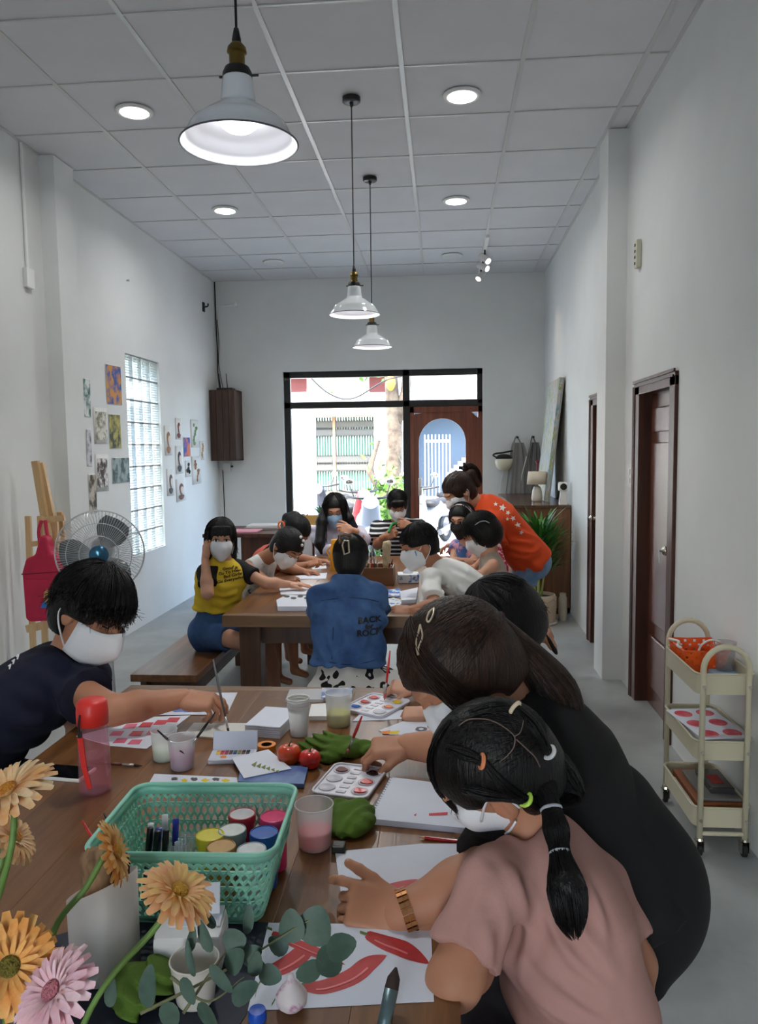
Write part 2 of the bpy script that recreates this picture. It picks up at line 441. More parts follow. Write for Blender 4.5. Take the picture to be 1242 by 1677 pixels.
# pendants
m_enamel = mat('white_enamel', (236, 241, 244), 0.12, coat=0.6)
m_enamel_in = mat('shade_lining', (240, 240, 245), 0.5)
m_brass = mat('aged_brass', (120, 98, 52), 0.35, metal=1.0)
m_cable = mat('black_cable', (14, 14, 14), 0.6)
def pendant(x, y, zr, label):
    t = thing('pendant_lamp', (x, y, ZC), label, 'pendant lamp', 'enamel pendants over the tables')
    MB().lathe([(0, 0), (.05, 0), (.05, -.022), (.045, -.026), (.012, -.026), (.006, -.05), (0, -.05)], 24).build('ceiling_rose', m_black, t, auto=40)
    z0 = zr - ZC
    MB().cyl((0, 0, -.04), (0, 0, z0 + .25), .0032, 8).build('cable', m_cable, t)
    MB().lathe([(0, z0 + .275), (.006, z0 + .27), (.011, z0 + .245), (.011, z0 + .235), (0, z0 + .235)], 16).build('cable_grip', m_black, t, auto=40)
    MB().lathe([(0, z0 + .237), (.013, z0 + .236), (.022, z0 + .226), (.024, z0 + .215), (.019, z0 + .211), (.019, z0 + .178), (.021, z0 + .175), (.0, z0 + .175)], 24).build('lamp_holder', m_brass, t, auto=40)
    h = MB().lathe([(.019, z0 + .18), (.03, z0 + .178), (.036, z0 + .165), (.036, z0 + .153), (.03, z0 + .153)], 24)
    h.cyl((.03, 0, z0 + .16), (.052, 0, z0 + .16), .003, 6).cyl((-.03, 0, z0 + .16), (-.045, 0, z0 + .16), .003, 6)
    h.build('shade_collar', m_black, t, auto=40)
    pr = [(.034, z0 + .155), (.037, z0 + .15), (.041, z0 + .11), (.045, z0 + .095), (.07, z0 + .078), (.1, z0 + .058), (.115, z0 + .045), (.128, z0 + .022), (.143, z0 + .002)]
    ps = [(r, z) for r, z in bez([V(r, z, 0) for r, z in pr], 24)[:] and [(p[0], p[1]) for p in bez([V(r, z, 0) for r, z in pr], 32)]]
    sh = MB().lathe(ps, 48, caps=False).build('shade', m_enamel, t, True)
    MB().lathe([(r - .003, z - .001) for r, z in ps], 48, caps=False).build('shade_lining', m_enamel_in, sh, True)
    MB().tube([V(.143 * math.cos(a), .143 * math.sin(a), z0 + .001) for a in np.linspace(0, 2 * PI, 49)[:-1]], .0022, 6, closed=True).build('shade_rim', mat('grey_rim', (90, 95, 100), .4), sh, True)
    MB().lathe([(0, z0 + .032), (.03, z0 + .034), (.046, z0 + .046), (.05, z0 + .06), (.04, z0 + .09), (.015, z0 + .13), (0, z0 + .13)], 24).build('bulb', mat('lit_bulb', (255, 255, 255), .4, emit=4.0), t, True)
    area('bulb_lamp', (0, 0, z0 + .028), .045, PENDANT_W, t, (1, .99, .97), 170)
pendant(-.49, 1.93, 2.252, 'large near white enamel pendant lamp at the top of the picture')
pendant(-.487, 4.405, 2.256, 'white enamel pendant lamp hanging in the middle, second along the row')
pendant(-.503, 5.672, 2.237, 'smallest white enamel pendant lamp, farthest along the row')
# track with three little spotlights
t = thing('track_light', (.42, 7.3, ZC), 'short ceiling track with three small white spotlights', 'track light')
MB().box((-.017, 0, -.02), (.017, 1.5, 0)).build('track', m_white, t)
m_spot = mat('spot_white', (225, 222, 218), .4)
for y, ax, az in ((.45, .05, -.06), (.8, .075, -.05), (1.2, -.06, -.08)):
    MB().cyl((0, y, -.02), (0, y, -.07), .008, 8).build('stem', m_black, t)
    d = unit(V(ax, -.06, az)); c = V(0, y, -.1)
    hd = MB().cyl(c - d * .06, c + d * .06, .032, 20).build('spot_head', m_spot, t, auto=40)
    MB().cyl(c + d * .0602, c + d * .062, .027, 20).build('lens', m_lit, hd)
for lx, ly, d, e, ang, cc in ((.08, .78, (.66, -.25, -.75), 9, 45, (1, .72, .58)), (-.08, 1.2, (-.6, -.45, -.65), 16, 125, (1, .97, .92)), (.05, .42, (-.2, -.2, -.95), 14, 120, (1, .97, .92))):
    sp = bpy.data.lights.new('spot_beam', 'SPOT'); sp.energy = e; sp.spot_size = math.radians(ang); sp.spot_blend = 1.0; sp.color = cc; sp.shadow_soft_size = .03
    so = bpy.data.objects.new('spot_beam', sp); COL.objects.link(so); so.parent = t; so.location = (lx, ly, -.19)
    so.rotation_euler = Vector(d).to_track_quat('-Z', 'Y').to_euler()
# ================================================================== tables and benches
m_top = wood('walnut_plank', (92, 58, 30), (140, 95, 54), 1, 0.3)
m_top2 = wood('walnut_plank_b', (86, 54, 29), (130, 88, 51), 1, 0.3)
m_legw = wood('walnut_leg', (66, 44, 31), (92, 64, 45), 2, 0.4)
m_edge = wood('oak_edge', (104, 76, 50), (138, 102, 70), 0, 0.4)
def table(y0, y1, label, x0=-1.02, x1=.02, z=.75):
    t = thing('work_table', ((x0 + x1) / 2, (y0 + y1) / 2, 0), label, 'table', 'two long wooden work tables')
    w, d = x1 - x0, y1 - y0; n = 7; pw = w / n
    for i in range(n):
        MB().box((-w / 2 + i * pw + .0002, -d / 2 + .045, z - .045), (-w / 2 + (i + 1) * pw - .0002, d / 2 - .045, z), c=.0007).build('plank', (m_top, m_top2)[i % 2], t)
    for s in (-1, 1):
        a = s * (d / 2); b_ = s * (d / 2 - .0445)
        MB().box((-w / 2, min(a, b_), z - .055), (w / 2, max(a, b_), z), c=.003).build('breadboard_end', m_edge, t)
    for sx in (-1, 1):
        for sy in (-1, 1):
            cx_, cy_ = sx * (w / 2 - .115), sy * (d / 2 - .1)
            MB().box((cx_ - .05, cy_ - .05, 0), (cx_ + .05, cy_ + .05, z - .046), c=.004).build('leg', m_legw, t)
        MB().box((min(sx * (w / 2 - .09), sx * (w / 2 - .12)), -d / 2 + .1, z - .15), (max(sx * (w / 2 - .09), sx * (w / 2 - .12)), d / 2 - .1, z - .046)).build('apron', m_legw, t)
    for sy in (-1, 1):
        MB().box((-w / 2 + .12, sy * (d / 2 - .1) - .015, z - .15), (w / 2 - .12, sy * (d / 2 - .1) + .015, z - .046)).build('apron', m_legw, t)
    return t
table(.52, 2.40, 'long walnut table in front, crowded with cups, paper and a mint basket')
table(3.45, 5.42, 'long walnut table behind, where the children draw around a brush box')
def bench(x0, x1, y0, y1, label):
    t = thing('bench', ((x0 + x1) / 2, (y0 + y1) / 2, 0), label, 'bench', 'wooden benches beside the tables')
    w, d = x1 - x0, y1 - y0
    MB().box((-w / 2, -d / 2, .415), (w / 2, d / 2, .45), c=.003).build('seat', m_top2, t)
    for s in (-1, 1):
        MB().box((-w / 2 + .03, s * (d / 2 - .14) - .035, 0), (w / 2 - .03, s * (d / 2 - .14) + .035, .414), c=.003).build('leg', m_legw, t)
        MB().box((s * (w / 2 - .04) - .015, -d / 2 + .06, .335), (s * (w / 2 - .04) + .015, d / 2 - .06, .414)).build('apron', m_legw, t)
bench(-1.49, -1.165, 3.5, 5.4, 'dark wooden bench under the girl in the yellow shirt')
bench(.17, .50, 3.52, 5.4, 'dark wooden bench the boy in white kneels on')
bench(-1.50, -1.17, .9, 2.5, 'dark wooden bench the man in navy sits on')
t = thing('stool', (-.40, 3.24, 0), 'low wooden stool under the girl in denim', 'stool')
MB().box((-.15, -.13, .40), (.15, .13, .43), c=.004).build('seat', m_top2, t)
for sx in (-1, 1):
    for sy in (-1, 1): MB().box((sx * .12 - .018, sy * .1 - .018, 0), (sx * .12 + .018, sy * .1 + .018, .4)).build('leg', m_legw, t)
t = thing('stool', (.17, 2.17, 0), 'low wooden stool under the dark haired child behind the ponytail', 'stool')
MB().box((-.15, -.13, .40), (.15, .13, .43), c=.004).build('seat', m_top2, t)
for sx in (-1, 1):
    for sy in (-1, 1): MB().box((sx * .12 - .018, sy * .1 - .018, 0), (sx * .12 + .018, sy * .1 + .018, .4)).build('leg', m_legw, t)

# ================================================================== trolley
m_cream = mat('cream_enamel', (196, 190, 164), 0.42)
m_chr = mat('chrome', (210, 205, 195), 0.15, metal=1.0)
m_rub = mat('black_rubber', (22, 22, 23), 0.6)
t = thing('trolley', (1.02, 3.03, 0), 'cream three tier metal trolley against the right wall', 'trolley')
X0, X1, Y0, Y1 = -.105, .100, -.205, .205
def rrect(x0, x1, y0, y1, r, n=5):
    pts = []
    for cx_, cy_, a0 in ((x1 - r, y1 - r, 0), (x0 + r, y1 - r, PI / 2), (x0 + r, y0 + r, PI), (x1 - r, y0 + r, 1.5 * PI)):
        for k in range(n + 1):
            a = a0 + PI / 2 * k / n; pts.append((cx_ + r * math.cos(a), cy_ + r * math.sin(a)))
    return pts
def tray(zb, h):
    b = MB(); ro = rrect(X0, X1, Y0, Y1, .035); ri = rrect(X0 + .004, X1 - .004, Y0 + .004, Y1 - .004, .032); n = len(ro)
    vv = [(x, y, zb) for x, y in ro] + [(x, y, zb + h) for x, y in ro] + [(x, y, zb + h) for x, y in ri] + [(x, y, zb + .003) for x, y in ri]
    ff = [tuple(range(n))[::-1], tuple(range(3 * n, 4 * n))]
    for i in range(n):
        j = (i + 1) % n
        for k in range(3): ff.append((k * n + i, k * n + j, (k + 1) * n + j, (k + 1) * n + i))
    b.add(vv, ff)
    o = b.build('tray', m_cream, t, auto=50)
    MB().tube([(x, y, zb + h) for x, y in rrect(X0 - .002, X1 + .002, Y0 - .002, Y1 + .002, .037)], .004, 6, closed=True).build('rolled_rim', m_cream, o, True)
for zb, h in ((.605, .075), (.36, .07), (.105, .075)): tray(zb, h)
for s, yy in ((-1, Y0 - .012), (1, Y1 + .012)):
    lx0, lx1 = -.088, .072
    pts = [(lx0, yy, .07), (lx0, yy, .70)] + [((lx0 + lx1) / 2 - .08 * math.cos(a), yy, .70 + .085 * math.sin(a)) for a in np.linspace(.15, PI - .15, 12)] + [(lx1, yy, .70), (lx1, yy, .07)]
    MB().tube(pts, .0105, 10).build('leg_frame', m_cream, t, True)
    MB().cyl((lx0, yy, .088), (lx1, yy, .088), .008, 8).build('stretcher', m_cream, t)
    for lx in (lx0, lx1):
        for z in (.64, .395, .14): MB().cyl((lx, yy + s * .010, z), (lx, yy + s * .0135, z), .006, 8).build('bolt', m_chr, t)
        c = MB().lathe([(0, .072), (.014, .072), (.016, .064), (.012, .058), (0, .058)], 12, c=(lx, yy, 0)).box((lx - .016, yy - .012, .02), (lx - .012, yy + .016, .06)).box((lx + .012, yy - .012, .02), (lx + .016, yy + .016, .06)).build('caster_fork', m_chr, t)
        MB().lathe([(0, -.01), (.018, -.01), (.0245, -.007), (.0245, .007), (.018, .01), (0, .01)], 18, M=rotm('Y', PI / 2), c=(lx, yy + .008, .0255)).build('wheel', m_rub, c, auto=40)
TRX, TRY = 1.02, 3.03
# orange basket with white handles, clear cup, items in the trolley
m_or = mat('orange_plastic', (232, 92, 28), 0.4)
t = thing('orange_basket', (TRX - .01, TRY + .09, .609), 'orange perforated plastic basket in the top tray of the trolley', 'basket')
def perforated_wall(p0, p1, q0, q1, nx, nz, hole=.55):
    """sheet between bottom edge p0-p1 and top edge q0-q1 with square-ish holes; returns verts, faces"""
    vv = []; ff = []; ix = {}
    us = []
    for i in range(nx):
        us += [(i + .5 - hole / 2) / nx, (i + .5 + hole / 2) / nx]
    us = [0] + us + [1]
    ws = []
    for i in range(nz): ws += [(i + .5 - hole / 2) / nz, (i + .5 + hole / 2) / nz]
    ws = [0] + ws + [1]
    p0, p1, q0, q1 = map(lambda a: np.asarray(a, float), (p0, p1, q0, q1))
    for a, u_ in enumerate(us):
        for c, w in enumerate(ws):
            ix[a, c] = len(vv); vv.append((p0 * (1 - u_) + p1 * u_) * (1 - w) + (q0 * (1 - u_) + q1 * u_) * w)
    for a in range(len(us) - 1):
        for c in range(len(ws) - 1):
            if a % 2 == 1 and c % 2 == 1 and ((a // 2 + c // 2) % 2 == 0): continue
            ff.append((ix[a, c], ix[a + 1, c], ix[a + 1, c + 1], ix[a, c + 1]))
    return vv, ff
bw_, bd_, tw_, td_, hh = .065, .085, .085, .105, .105
cb = [(-bw_, -bd_, 0), (bw_, -bd_, 0), (bw_, bd_, 0), (-bw_, bd_, 0)]; ct = [(-tw_, -td_, hh), (tw_, -td_, hh), (tw_, td_, hh), (-tw_, td_, hh)]
for i in range(4):
    j = (i + 1) % 4; b = MB(); b.add(*perforated_wall(cb[i], cb[j], ct[i], ct[j], 9, 6))
    o = b.build('basket_wall', m_or, t); md = o.modifiers.new('thick', 'SOLIDIFY'); md.thickness = .002
MB().box((-bw_, -bd_, 0), (bw_, bd_, .003)).build('basket_floor', m_or, t)
MB().tube([V(*p) for p in ct], .005, 6, closed=True).build('basket_rim', m_or, t)
m_hw = mat('white_plastic', (225, 222, 216), 0.4)
MB().tube(bez([V(-tw_, -.07, hh + .004), V(-tw_ - .01, -.05, hh + .01), V(-.075, .0, hh + .012), V(-tw_ - .01, .05, hh + .01), V(-tw_, .07, hh + .004)], 16), .0055, 8).build('handle', m_hw, t, True)
MB().tube(bez([V(-.03, -.1, hh), V(-.02, -.11, hh + .03), V(.02, -.1, hh + .045), V(.06, -.1, hh + .03), V(.07, -.1, hh)], 16), .004, 8).build('handle', m_hw, t, True)
m_clr = thin('clear_plastic', (240, 243, 245), .82, .08)
m_frost = thin('frosted_plastic', (244, 246, 248), .5, .3, diff=(248, 250, 252))
o = MB().lathe([(.0, 0), (.03, 0), (.042, .11), (.039, .11), (.028, .003), (0, .003)], 24).build('clear_cup', m_clr, None, True, (TRX + .055, TRY - .02, .609 + .035)); tag(o, 'empty clear plastic cup beside the orange basket on the trolley', 'cup')
o = MB().box((-.055, -.05, 0), (.04, .05, .034), c=.01).build('cloth_bundle', mat('pale_blue_cloth', (160, 190, 214), .9), None, False, (TRX + .055, TRY - .02, .609)); tag(o, 'pale blue folded cloth in the top tray of the trolley', 'cloth')
o = MB().box((-.075, -.016, 0), (.075, .016, .012), c=.004).box((-.088, -.012, .001), (-.075, .012, .01)).build('black_case', m_black, None, False, (TRX + .0, TRY - .17, .609)); tag(o, 'slim black case lying at the front of the top tray', 'case')
# middle tray: sheet of red circles
m_paper = mat('white_paper', (222, 226, 236), 0.85, var=.015, vs=20)
t = thing('circle_print', (TRX - .005, TRY - .02, .433), 'white sheet printed with six shaded red circles in the trolley', 'paper')
Mt = rotm('Z', .18) @ rotm('X', math.radians(2))
def sheet(parent, w, d, name='sheet', m=m_paper, th=.0008, M=None, o=(0, 0, 0)):
    return MB().box((-w / 2, -d / 2, 0), (w / 2, d / 2, th), M=M).build(name, m, parent, loc=o)
sheet(t, .19, .30, M=Mt)
m_rc = mat('red_circle_ink', (196, 56, 76), .7, col2=(226, 120, 132), vs=14)
for i in range(2):
    for j in range(3):
        MB().lathe([(0, .0012), (.034, .0012)], 28, M=Mt, c=Mt @ V(-.045 + .09 * i, -.1 + .1 * j, 0), caps=False).build('printed_circle', m_rc, t)
o = MB().box((-.09, -.16, 0), (.09, .17, .03), c=.012).build('plastic_bag', mat('green_plastic_wrap', (120, 160, 128), .3, col2=(190, 196, 190), vs=9), None, False, (TRX, TRY + .0, .364)); tag(o, 'crumpled green and clear plastic bag under the circle sheet', 'bag')
o = MB().box((-.09, -.17, .030), (.09, .17, .066), c=.012).build('clear_packets', m_frost, None, False, (TRX, TRY + .0, .364)); tag(o, 'clear packets lying under the circle sheet in the middle tray', 'packet')
# bottom tray
o = MB().box((-.085, -.15, 0), (.085, .17, .06), c=.004).build('wooden_box', wood('box_wood', (120, 68, 36), (150, 90, 52), 1), None, False, (TRX + .01, TRY, .109)); tag(o, 'brown wooden paint box in the bottom tray of the trolley', 'box')
o = MB().box((-.07, -.13, 0), (.07, .13, .012), c=.003).build('grey_folder', mat('grey_board', (112, 112, 108), .6), None, False, (TRX + .02, TRY + .0, .170)); tag(o, 'flat grey folder on the brown wooden box', 'folder')
o = MB().box((-.045, -.09, 0), (.045, .09, .022), c=.004).build('brush_packet', mat('dark_packet', (58, 56, 58), .25), None, False, (TRX + .035, TRY - .0, .183)); tag(o, 'dark glossy brush packet on top of the grey folder', 'packet')
for k in range(7): MB().box((-.025, -.05 + k * .012, .0225), (.02, -.043 + k * .012, .0235)).build('bristle_mark', mat('red_mark', (176, 50, 46), .5), o)
o = MB().box((-.012, -.17, 0), (.008, .12, .05), c=.009).build('white_rag', mat('white_rag', (205, 203, 200), .9, bump=.6, bs=40), None, False, (TRX - .087, TRY, .109)); tag(o, 'crumpled white rag along the side of the bottom tray', 'rag')

# ================================================================== sideboard corner
m_sb = wood('sideboard_wood', (84, 50, 30), (140, 92, 58), 2, .35)
SBX0, SBX1, SBY0, SBY1, SBZ = .62, 1.13, 6.95, 8.75, .985
t = thing('sideboard', ((SBX0 + SBX1) / 2, (SBY0 + SBY1) / 2, 0), 'tall brown wooden sideboard in the far right corner', 'sideboard')
w2, d2 = (SBX1 - SBX0) / 2, (SBY1 - SBY0) / 2
MB().box((-w2, -d2, SBZ - .03), (w2, d2, SBZ), c=.004).build('top', wood('sideboard_top', (70, 48, 34), (96, 68, 48), 1, .25), t)
MB().box((-w2 + .012, -d2 + .012, .06), (w2, d2, SBZ - .03)).build('body', m_sb, t)
MB().box((-w2 + .03, -d2 + .03, 0), (w2 - .02, d2 - .02, .06)).build('plinth', m_dkwood, t)
for k in range(3): MB().box((-w2 + .0, -d2 + .03 + k * .58, .09), (-w2 + .012, -d2 + .58 + k * .58, SBZ - .06), c=.003).build('door', m_sb, t)
# lamp
LP = P(880, 800, 7.45)
t = thing('table_lamp', (LP[0], LP[1], SBZ), 'small ceramic table lamp with a cream drum shade', 'lamp')
MB().lathe([(0, 0), (.042, 0), (.05, .01), (.052, .04), (.045, .10), (.034, .135), (.02, .15), (0, .15)], 24).build('lamp_base', mat('ivory_ceramic', (214, 206, 192), .3), t, True)
MB().cyl((0, 0, .15), (0, 0, .19), .012, 12).build('neck', m_brass, t)
MB().lathe([(.098, .165), (.085, .285), (.083, .285), (.096, .165)], 32).build('lamp_shade', mat('linen_shade', (208, 196, 176), .9), t, True)
MB().cyl((0, 0, .285), (0, 0, .40), .007, 8).lathe([(0, .39), (.02, .385), (.013, .36), (0, .36)], 10).build('finial', mat('dark_red_finial', (120, 26, 44), .5), t)
# camera gadget
CP = P(937, 812, 7.02)
t = thing('security_camera', (1.075, 7.05, SBZ), 'small white and black security camera on the sideboard edge', 'camera')
MB().add([(-.035, -.03, 0), (.035, -.03, 0), (.035, .03, 0), (-.035, .03, 0), (-.022, -.02, .12), (.022, -.02, .12), (.022, .02, .12), (-.022, .02, .12)], [(3, 2, 1, 0), (4, 5, 6, 7), (0, 1, 5, 4), (1, 2, 6, 5), (2, 3, 7, 6), (3, 0, 4, 7)]).build('stand', m_hw, t)
MB().box((-.04, -.035, .12), (.04, .04, .2), c=.015).build('housing', m_hw, t)
MB().lathe([(0, .0), (.03, .0), (.03, .006), (0, .008)], 20, M=rotm('X', PI / 2), c=(0, -.035, .16)).build('lens', m_black, t)
# painting leaning against the wall
m_canvas = mat('impasto_painting', (120, 148, 150), .6, bump=.8, bs=30)
nt = m_canvas.node_tree; tc = node(nt, 'ShaderNodeTexCoord'); mp = node(nt, 'ShaderNodeMapping'); mp.inputs['Scale'].default_value = (9, 9, 2.6)
nz = node(nt, 'ShaderNodeTexNoise', Scale=2.2, Detail=5.0, Distortion=1.2); rp = node(nt, 'ShaderNodeValToRGB')
for i, (ps_, cc) in enumerate(((.25, (90, 122, 128)), (.42, (146, 168, 170)), (.5, (196, 176, 174)), (.58, (124, 150, 104)), (.7, (178, 188, 132)), (.82, (206, 212, 210)))):
    e = rp.color_ramp.elements[i] if i < 2 else rp.color_ramp.elements.new(ps_)
    e.position = ps_; e.color = (*lin(cc), 1)
nt.links.new(tc.outputs['Object'], mp.inputs[0]); nt.links.new(mp.outputs[0], nz.inputs['Vector']); nt.links.new(nz.outputs['Fac'], rp.inputs[0]); nt.links.new(rp.outputs[0], nt.nodes['Principled BSDF'].inputs['Base Color'])
t = thing('canvas_painting', (.955, 7.72, SBZ + .004), 'tall water lily painting leaning on the sideboard against the wall', 'painting')
t.rotation_euler = (0, math.radians(6.5), 0)
MB().box((0, -.36, 0), (.03, .36, 1.16)).build('canvas', m_canvas, t)
MB().box((.03, -.36, 0), (.045, .36, 1.16)).build('stretcher_back', mat('raw_linen', (150, 148, 140), .9), t)
# potted plant
m_pot = mat('terracotta_pale', (202, 182, 158), .8, bump=.2, bs=60)
PP_ = (.815, 6.62)
t = thing('potted_plant', (PP_[0], PP_[1], 0), 'bushy green potted plant in a pale chevron pot', 'plant')
MB().lathe([(0, 0), (.148, 0), (.158, .012), (.156, .022), (0, .022)], 40).build('saucer', mat('pale_saucer', (214, 206, 196), .6), t, auto=40)
pt = MB().lathe([(0, .022), (.125, .022), (.132, .03), (.142, .14), (.14, .235), (.135, .252), (.126, .252), (.126, .22), (0, .22)], 40).build('pot', m_pot, t, auto=50)
cv = MB()
for row in range(7):
    zb = .045 + row * .026
    pts = []
    for k in range(64):
        a = 2 * PI * k / 64; tri = abs(((k / 64 * 8) % 1) - .5) * 2
        z = zb + .03 * tri; rr_ = .132 + (.142 - .132) * min(1, max(0, (z - .03) / .11)) + .001
        pts.append((rr_ * math.cos(a), rr_ * math.sin(a), z))
    cv.tube(pts, .0045, 5, closed=True)
cv.build('chevron_relief', m_pot, pt, True)
MB().lathe([(0, .222), (.125, .224)], 24, caps=False).build('soil', mat('soil', (48, 36, 28), .95, var=.3, vs=60), t)
m_leaf = mat('plant_leaf', (62, 128, 36), .45, col2=(38, 92, 30), vs=14)
m_stem = mat('plant_stem', (150, 170, 92), .5)
rng = random.Random(3)
st = MB()
for k in range(9):
    a = rng.uniform(0, 2 * PI); r0 = rng.uniform(.0, .06); sp_ = rng.uniform(.03, .12)
    base = V(r0 * math.cos(a), r0 * math.sin(a), .222); h = rng.uniform(.35, .55)
    p = bez([base, base + V(sp_ * .4 * math.cos(a), sp_ * .4 * math.sin(a), h * .5), base + V(sp_ * math.cos(a), sp_ * math.sin(a), h)], 8)
    st.tube(p, [.011 - .0008 * i for i in range(len(p))], 6)
st.build('stems', m_stem, t, True)
def leafblade(b, base, d, length, width, droop, n=6):
    d = unit(d); side = unit(np.cross(d, V(0, 0, 1)) + V(1e-4, 0, 0)); vv = []; ff = []
    for i in range(n + 1):
        s_ = i / n; c = base + d * length * s_ + V(0, 0, -droop * s_ * s_)
        w = width * math.sin(PI * min(.98, .12 + .86 * s_)) * .5
        upv = unit(np.cross(side, d))
        vv += [c - side * w + upv * w * .25, c, c + side * w + upv * w * .25]
    for i in range(n):
        for k in range(2): ff.append((i * 3 + k, i * 3 + k + 1, i * 3 + 4 + k, i * 3 + 3 + k))
    b.add(vv, ff)
for k in range(290):
    a = rng.uniform(0, 2 * PI); h = rng.uniform(.42, .82); r0 = rng.uniform(0, .13)
    b = MB(); leafblade(b, V(r0 * math.cos(a), r0 * math.sin(a), h), V(math.cos(a), math.sin(a), rng.uniform(.5, 2.2)), rng.uniform(.16, .30), rng.uniform(.022, .036), rng.uniform(.02, .09))
    b.build('leaf', m_leaf, t, True)
o = MB().lathe([(0, 0), (.035, 0), (.037, .01), (.036, .2), (.028, .215), (.028, .24), (0, .24)], 20).build('storage_jar', mat('jar_beige', (170, 164, 148), .4, col2=(196, 190, 172), vs=6, stretch=(1, 1, .4)), None, False, (1.03, 6.72, 0)); smooth_by_angle(o); tag(o, 'slim pale bottle standing on the floor beside the plant pot', 'bottle')

# aprons, helmet on the end wall
m_apr = mat('grey_apron_cloth', (136, 134, 132), .9, bump=.15, bs=80)
def drape(name, cx_, w_top, w_bot, ztop, zbot, label, seed, m=m_apr):
    t = thing(name, (cx_, YF - .02, ztop), label, 'apron', 'aprons hung on the end wall')
    nu, nv = 30, 16; vv = []; ff = []; h = ztop - zbot
    for j in range(nv + 1):
        s_ = j / nv; w = w_top + (w_bot - w_top) * (s_ ** .7)
        for i in range(nu + 1):
            u_ = i / nu - .5
            fold = math.sin(u_ * 16 + seed) * .018 * (1 - .4 * s_) + math.sin(u_ * 37 + seed * 2 + s_ * 2) * .008
            vv.append(V(u_ * w + .02 * math.sin(seed + s_ * 2), -.045 - .03 * math.cos(u_ * 3) - fold, -h * s_))
    for j in range(nv):
        for i in range(nu): ff.append((j * (nu + 1) + i, j * (nu + 1) + i + 1, (j + 1) * (nu + 1) + i + 1, (j + 1) * (nu + 1) + i))
    o = mesh_obj('apron_cloth', vv, ff, m, t, True); md = o.modifiers.new('thick', 'SOLIDIFY'); md.thickness = .004
    MB().tube(bez([V(-w_top * .4, -.05, -.03), V(-.01, -.06, .07), V(w_top * .4, -.05, -.03)], 12), .008, 6).build('neck_loop', m, t, True)
    MB().tube(bez([V(-w_bot * .3, -.09, -h * .2), V(-w_bot * .55, -.08, -h * .6), V(-w_bot * .5, -.08, -h * .95)], 12), .007, 6).build('waist_string', mat('pale_string', (206, 204, 200), .9), t, True)
    MB().cyl((0, .02, .055), (0, -.06, .06), .008, 8).ell((0, -.065, .06), (.013, .013, .013)).build('hook', m_black, t)
drape('apron', P(848, 735, 8.8)[0], .12, .36, 1.55, .70, 'grey apron hung on the left hook of the end wall', .4)
drape('apron', P(874, 735, 8.8)[0], .08, .26, 1.55, .80, 'darker grey apron hung nearest the leaning painting', 2.1, mat('dark_apron_cloth', (112, 111, 110), .9, bump=.15, bs=80))
HPn = P(826, 756, 8.72)
t = thing('helmet', (HPn[0], 8.76, HPn[2]), 'cream riding helmet with black straps hung on the end wall', 'helmet')
MB().lathe([(0, -.11), (.05, -.1), (.085, -.06), (.1, -.01), (.1, .03), (.094, .03), (.08, -.05), (0, -.09)], 24).build('shell', mat('cream_shell', (206, 198, 172), .25), t, True)
MB().ell((0, -.01, .04), (.09, .07, .045)).build('lining', m_rub, t, True)
MB().tube(bez([V(-.07, -.06, .04), V(-.12, -.05, .07), V(-.09, 0, .09), V(0, .05, .1), (.1, .03, .12)], 16), .01, 6).build('strap', m_black, t)

# ================================================================== small fixtures on walls
def onwall(name, label, cat, parts):
    pass
t = thing('wooden_wall_box', (-2.47, 8.715, 1.39), 'dark plank box on the wall in the far left corner', 'box')
m_bx = wood('barn_plank', (46, 31, 25), (84, 58, 45), 2, .6)
for i in range(4): MB().box((-.125 + i * .0725, -.16, 0), (-.125 + (i + 1) * .0725 - .002, -.14, .79), c=.003).build('front_plank', m_bx, t)
MB().box((-.125, -.14, 0), (.165, .155, .01)).box((-.125, -.14, .78), (.165, .155, .79)).box((-.125, -.14, 0), (-.11, .155, .79)).box((.15, -.14, 0), (.165, .155, .79)).build('carcass', m_bx, t)
t = thing('wifi_router', (-2.46, 8.73, 2.181), 'black router with antennas on top of the plank box', 'router')
MB().box((-.08, -.07, 0), (.1, .07, .03), c=.006).build('body', m_black, t)
for x in (-.06, .02): MB().cyl((x, .03, .02), (x - .02, .05, .20), .006, 8, .004).build('antenna', m_black, t)
o = MB().tube(bez([(-2.585, 8.865, ZC), (-2.58, 8.86, 2.9), (-2.57, 8.85, 2.6), (-2.575, 8.855, 2.4), (-2.54, 8.80, 2.19)], 20), .007, 6).build('corner_cable', m_cable, None, True); tag(o, 'thick black cable dropping down the far left corner', 'cable')
o = MB().tube(bez([(-2.568, 8.865, 3.0), (-2.555, 8.86, 2.75), (-2.56, 8.85, 2.5), (-2.50, 8.80, 2.19)], 20), .004, 6).build('corner_cable', m_cable, None, True); tag(o, 'thin looping cable beside the thicker corner cable', 'cable')
o = MB().tube(bez([(-2.555, 8.865, 1.28), (-2.55, 8.866, .9), (-2.548, 8.868, .5), (-2.55, 8.868, .05)], 12), .005, 6).build('socket_cable', m_cable, None, True); tag(o, 'thin cable running down the corner below the socket', 'cable')
t = thing('wall_socket', (-2.50, 8.865, 1.31), 'white socket with a black plug under the plank box', 'socket')
MB().box((-.045, -.03, -.05), (.045, .015, .05), c=.005).build('face_plate', m_hw, t); MB().cyl((.045, -.01, .01), (.07, -.01, .01), .012, 10).build('plug', m_black, t)
t = thing('wall_bracket', (-2.44, 8.87, 3.145), 'white metal arm bracket high in the far corner', 'bracket')
MB().cyl((-.13, -.005, 0), (.10, -.04, .012), .012, 8).lathe([(0, -.02), (.02, -.02), (.02, .02), (0, .02)], 12, c=(.10, -.04, .012)).build('arm', m_white, t)
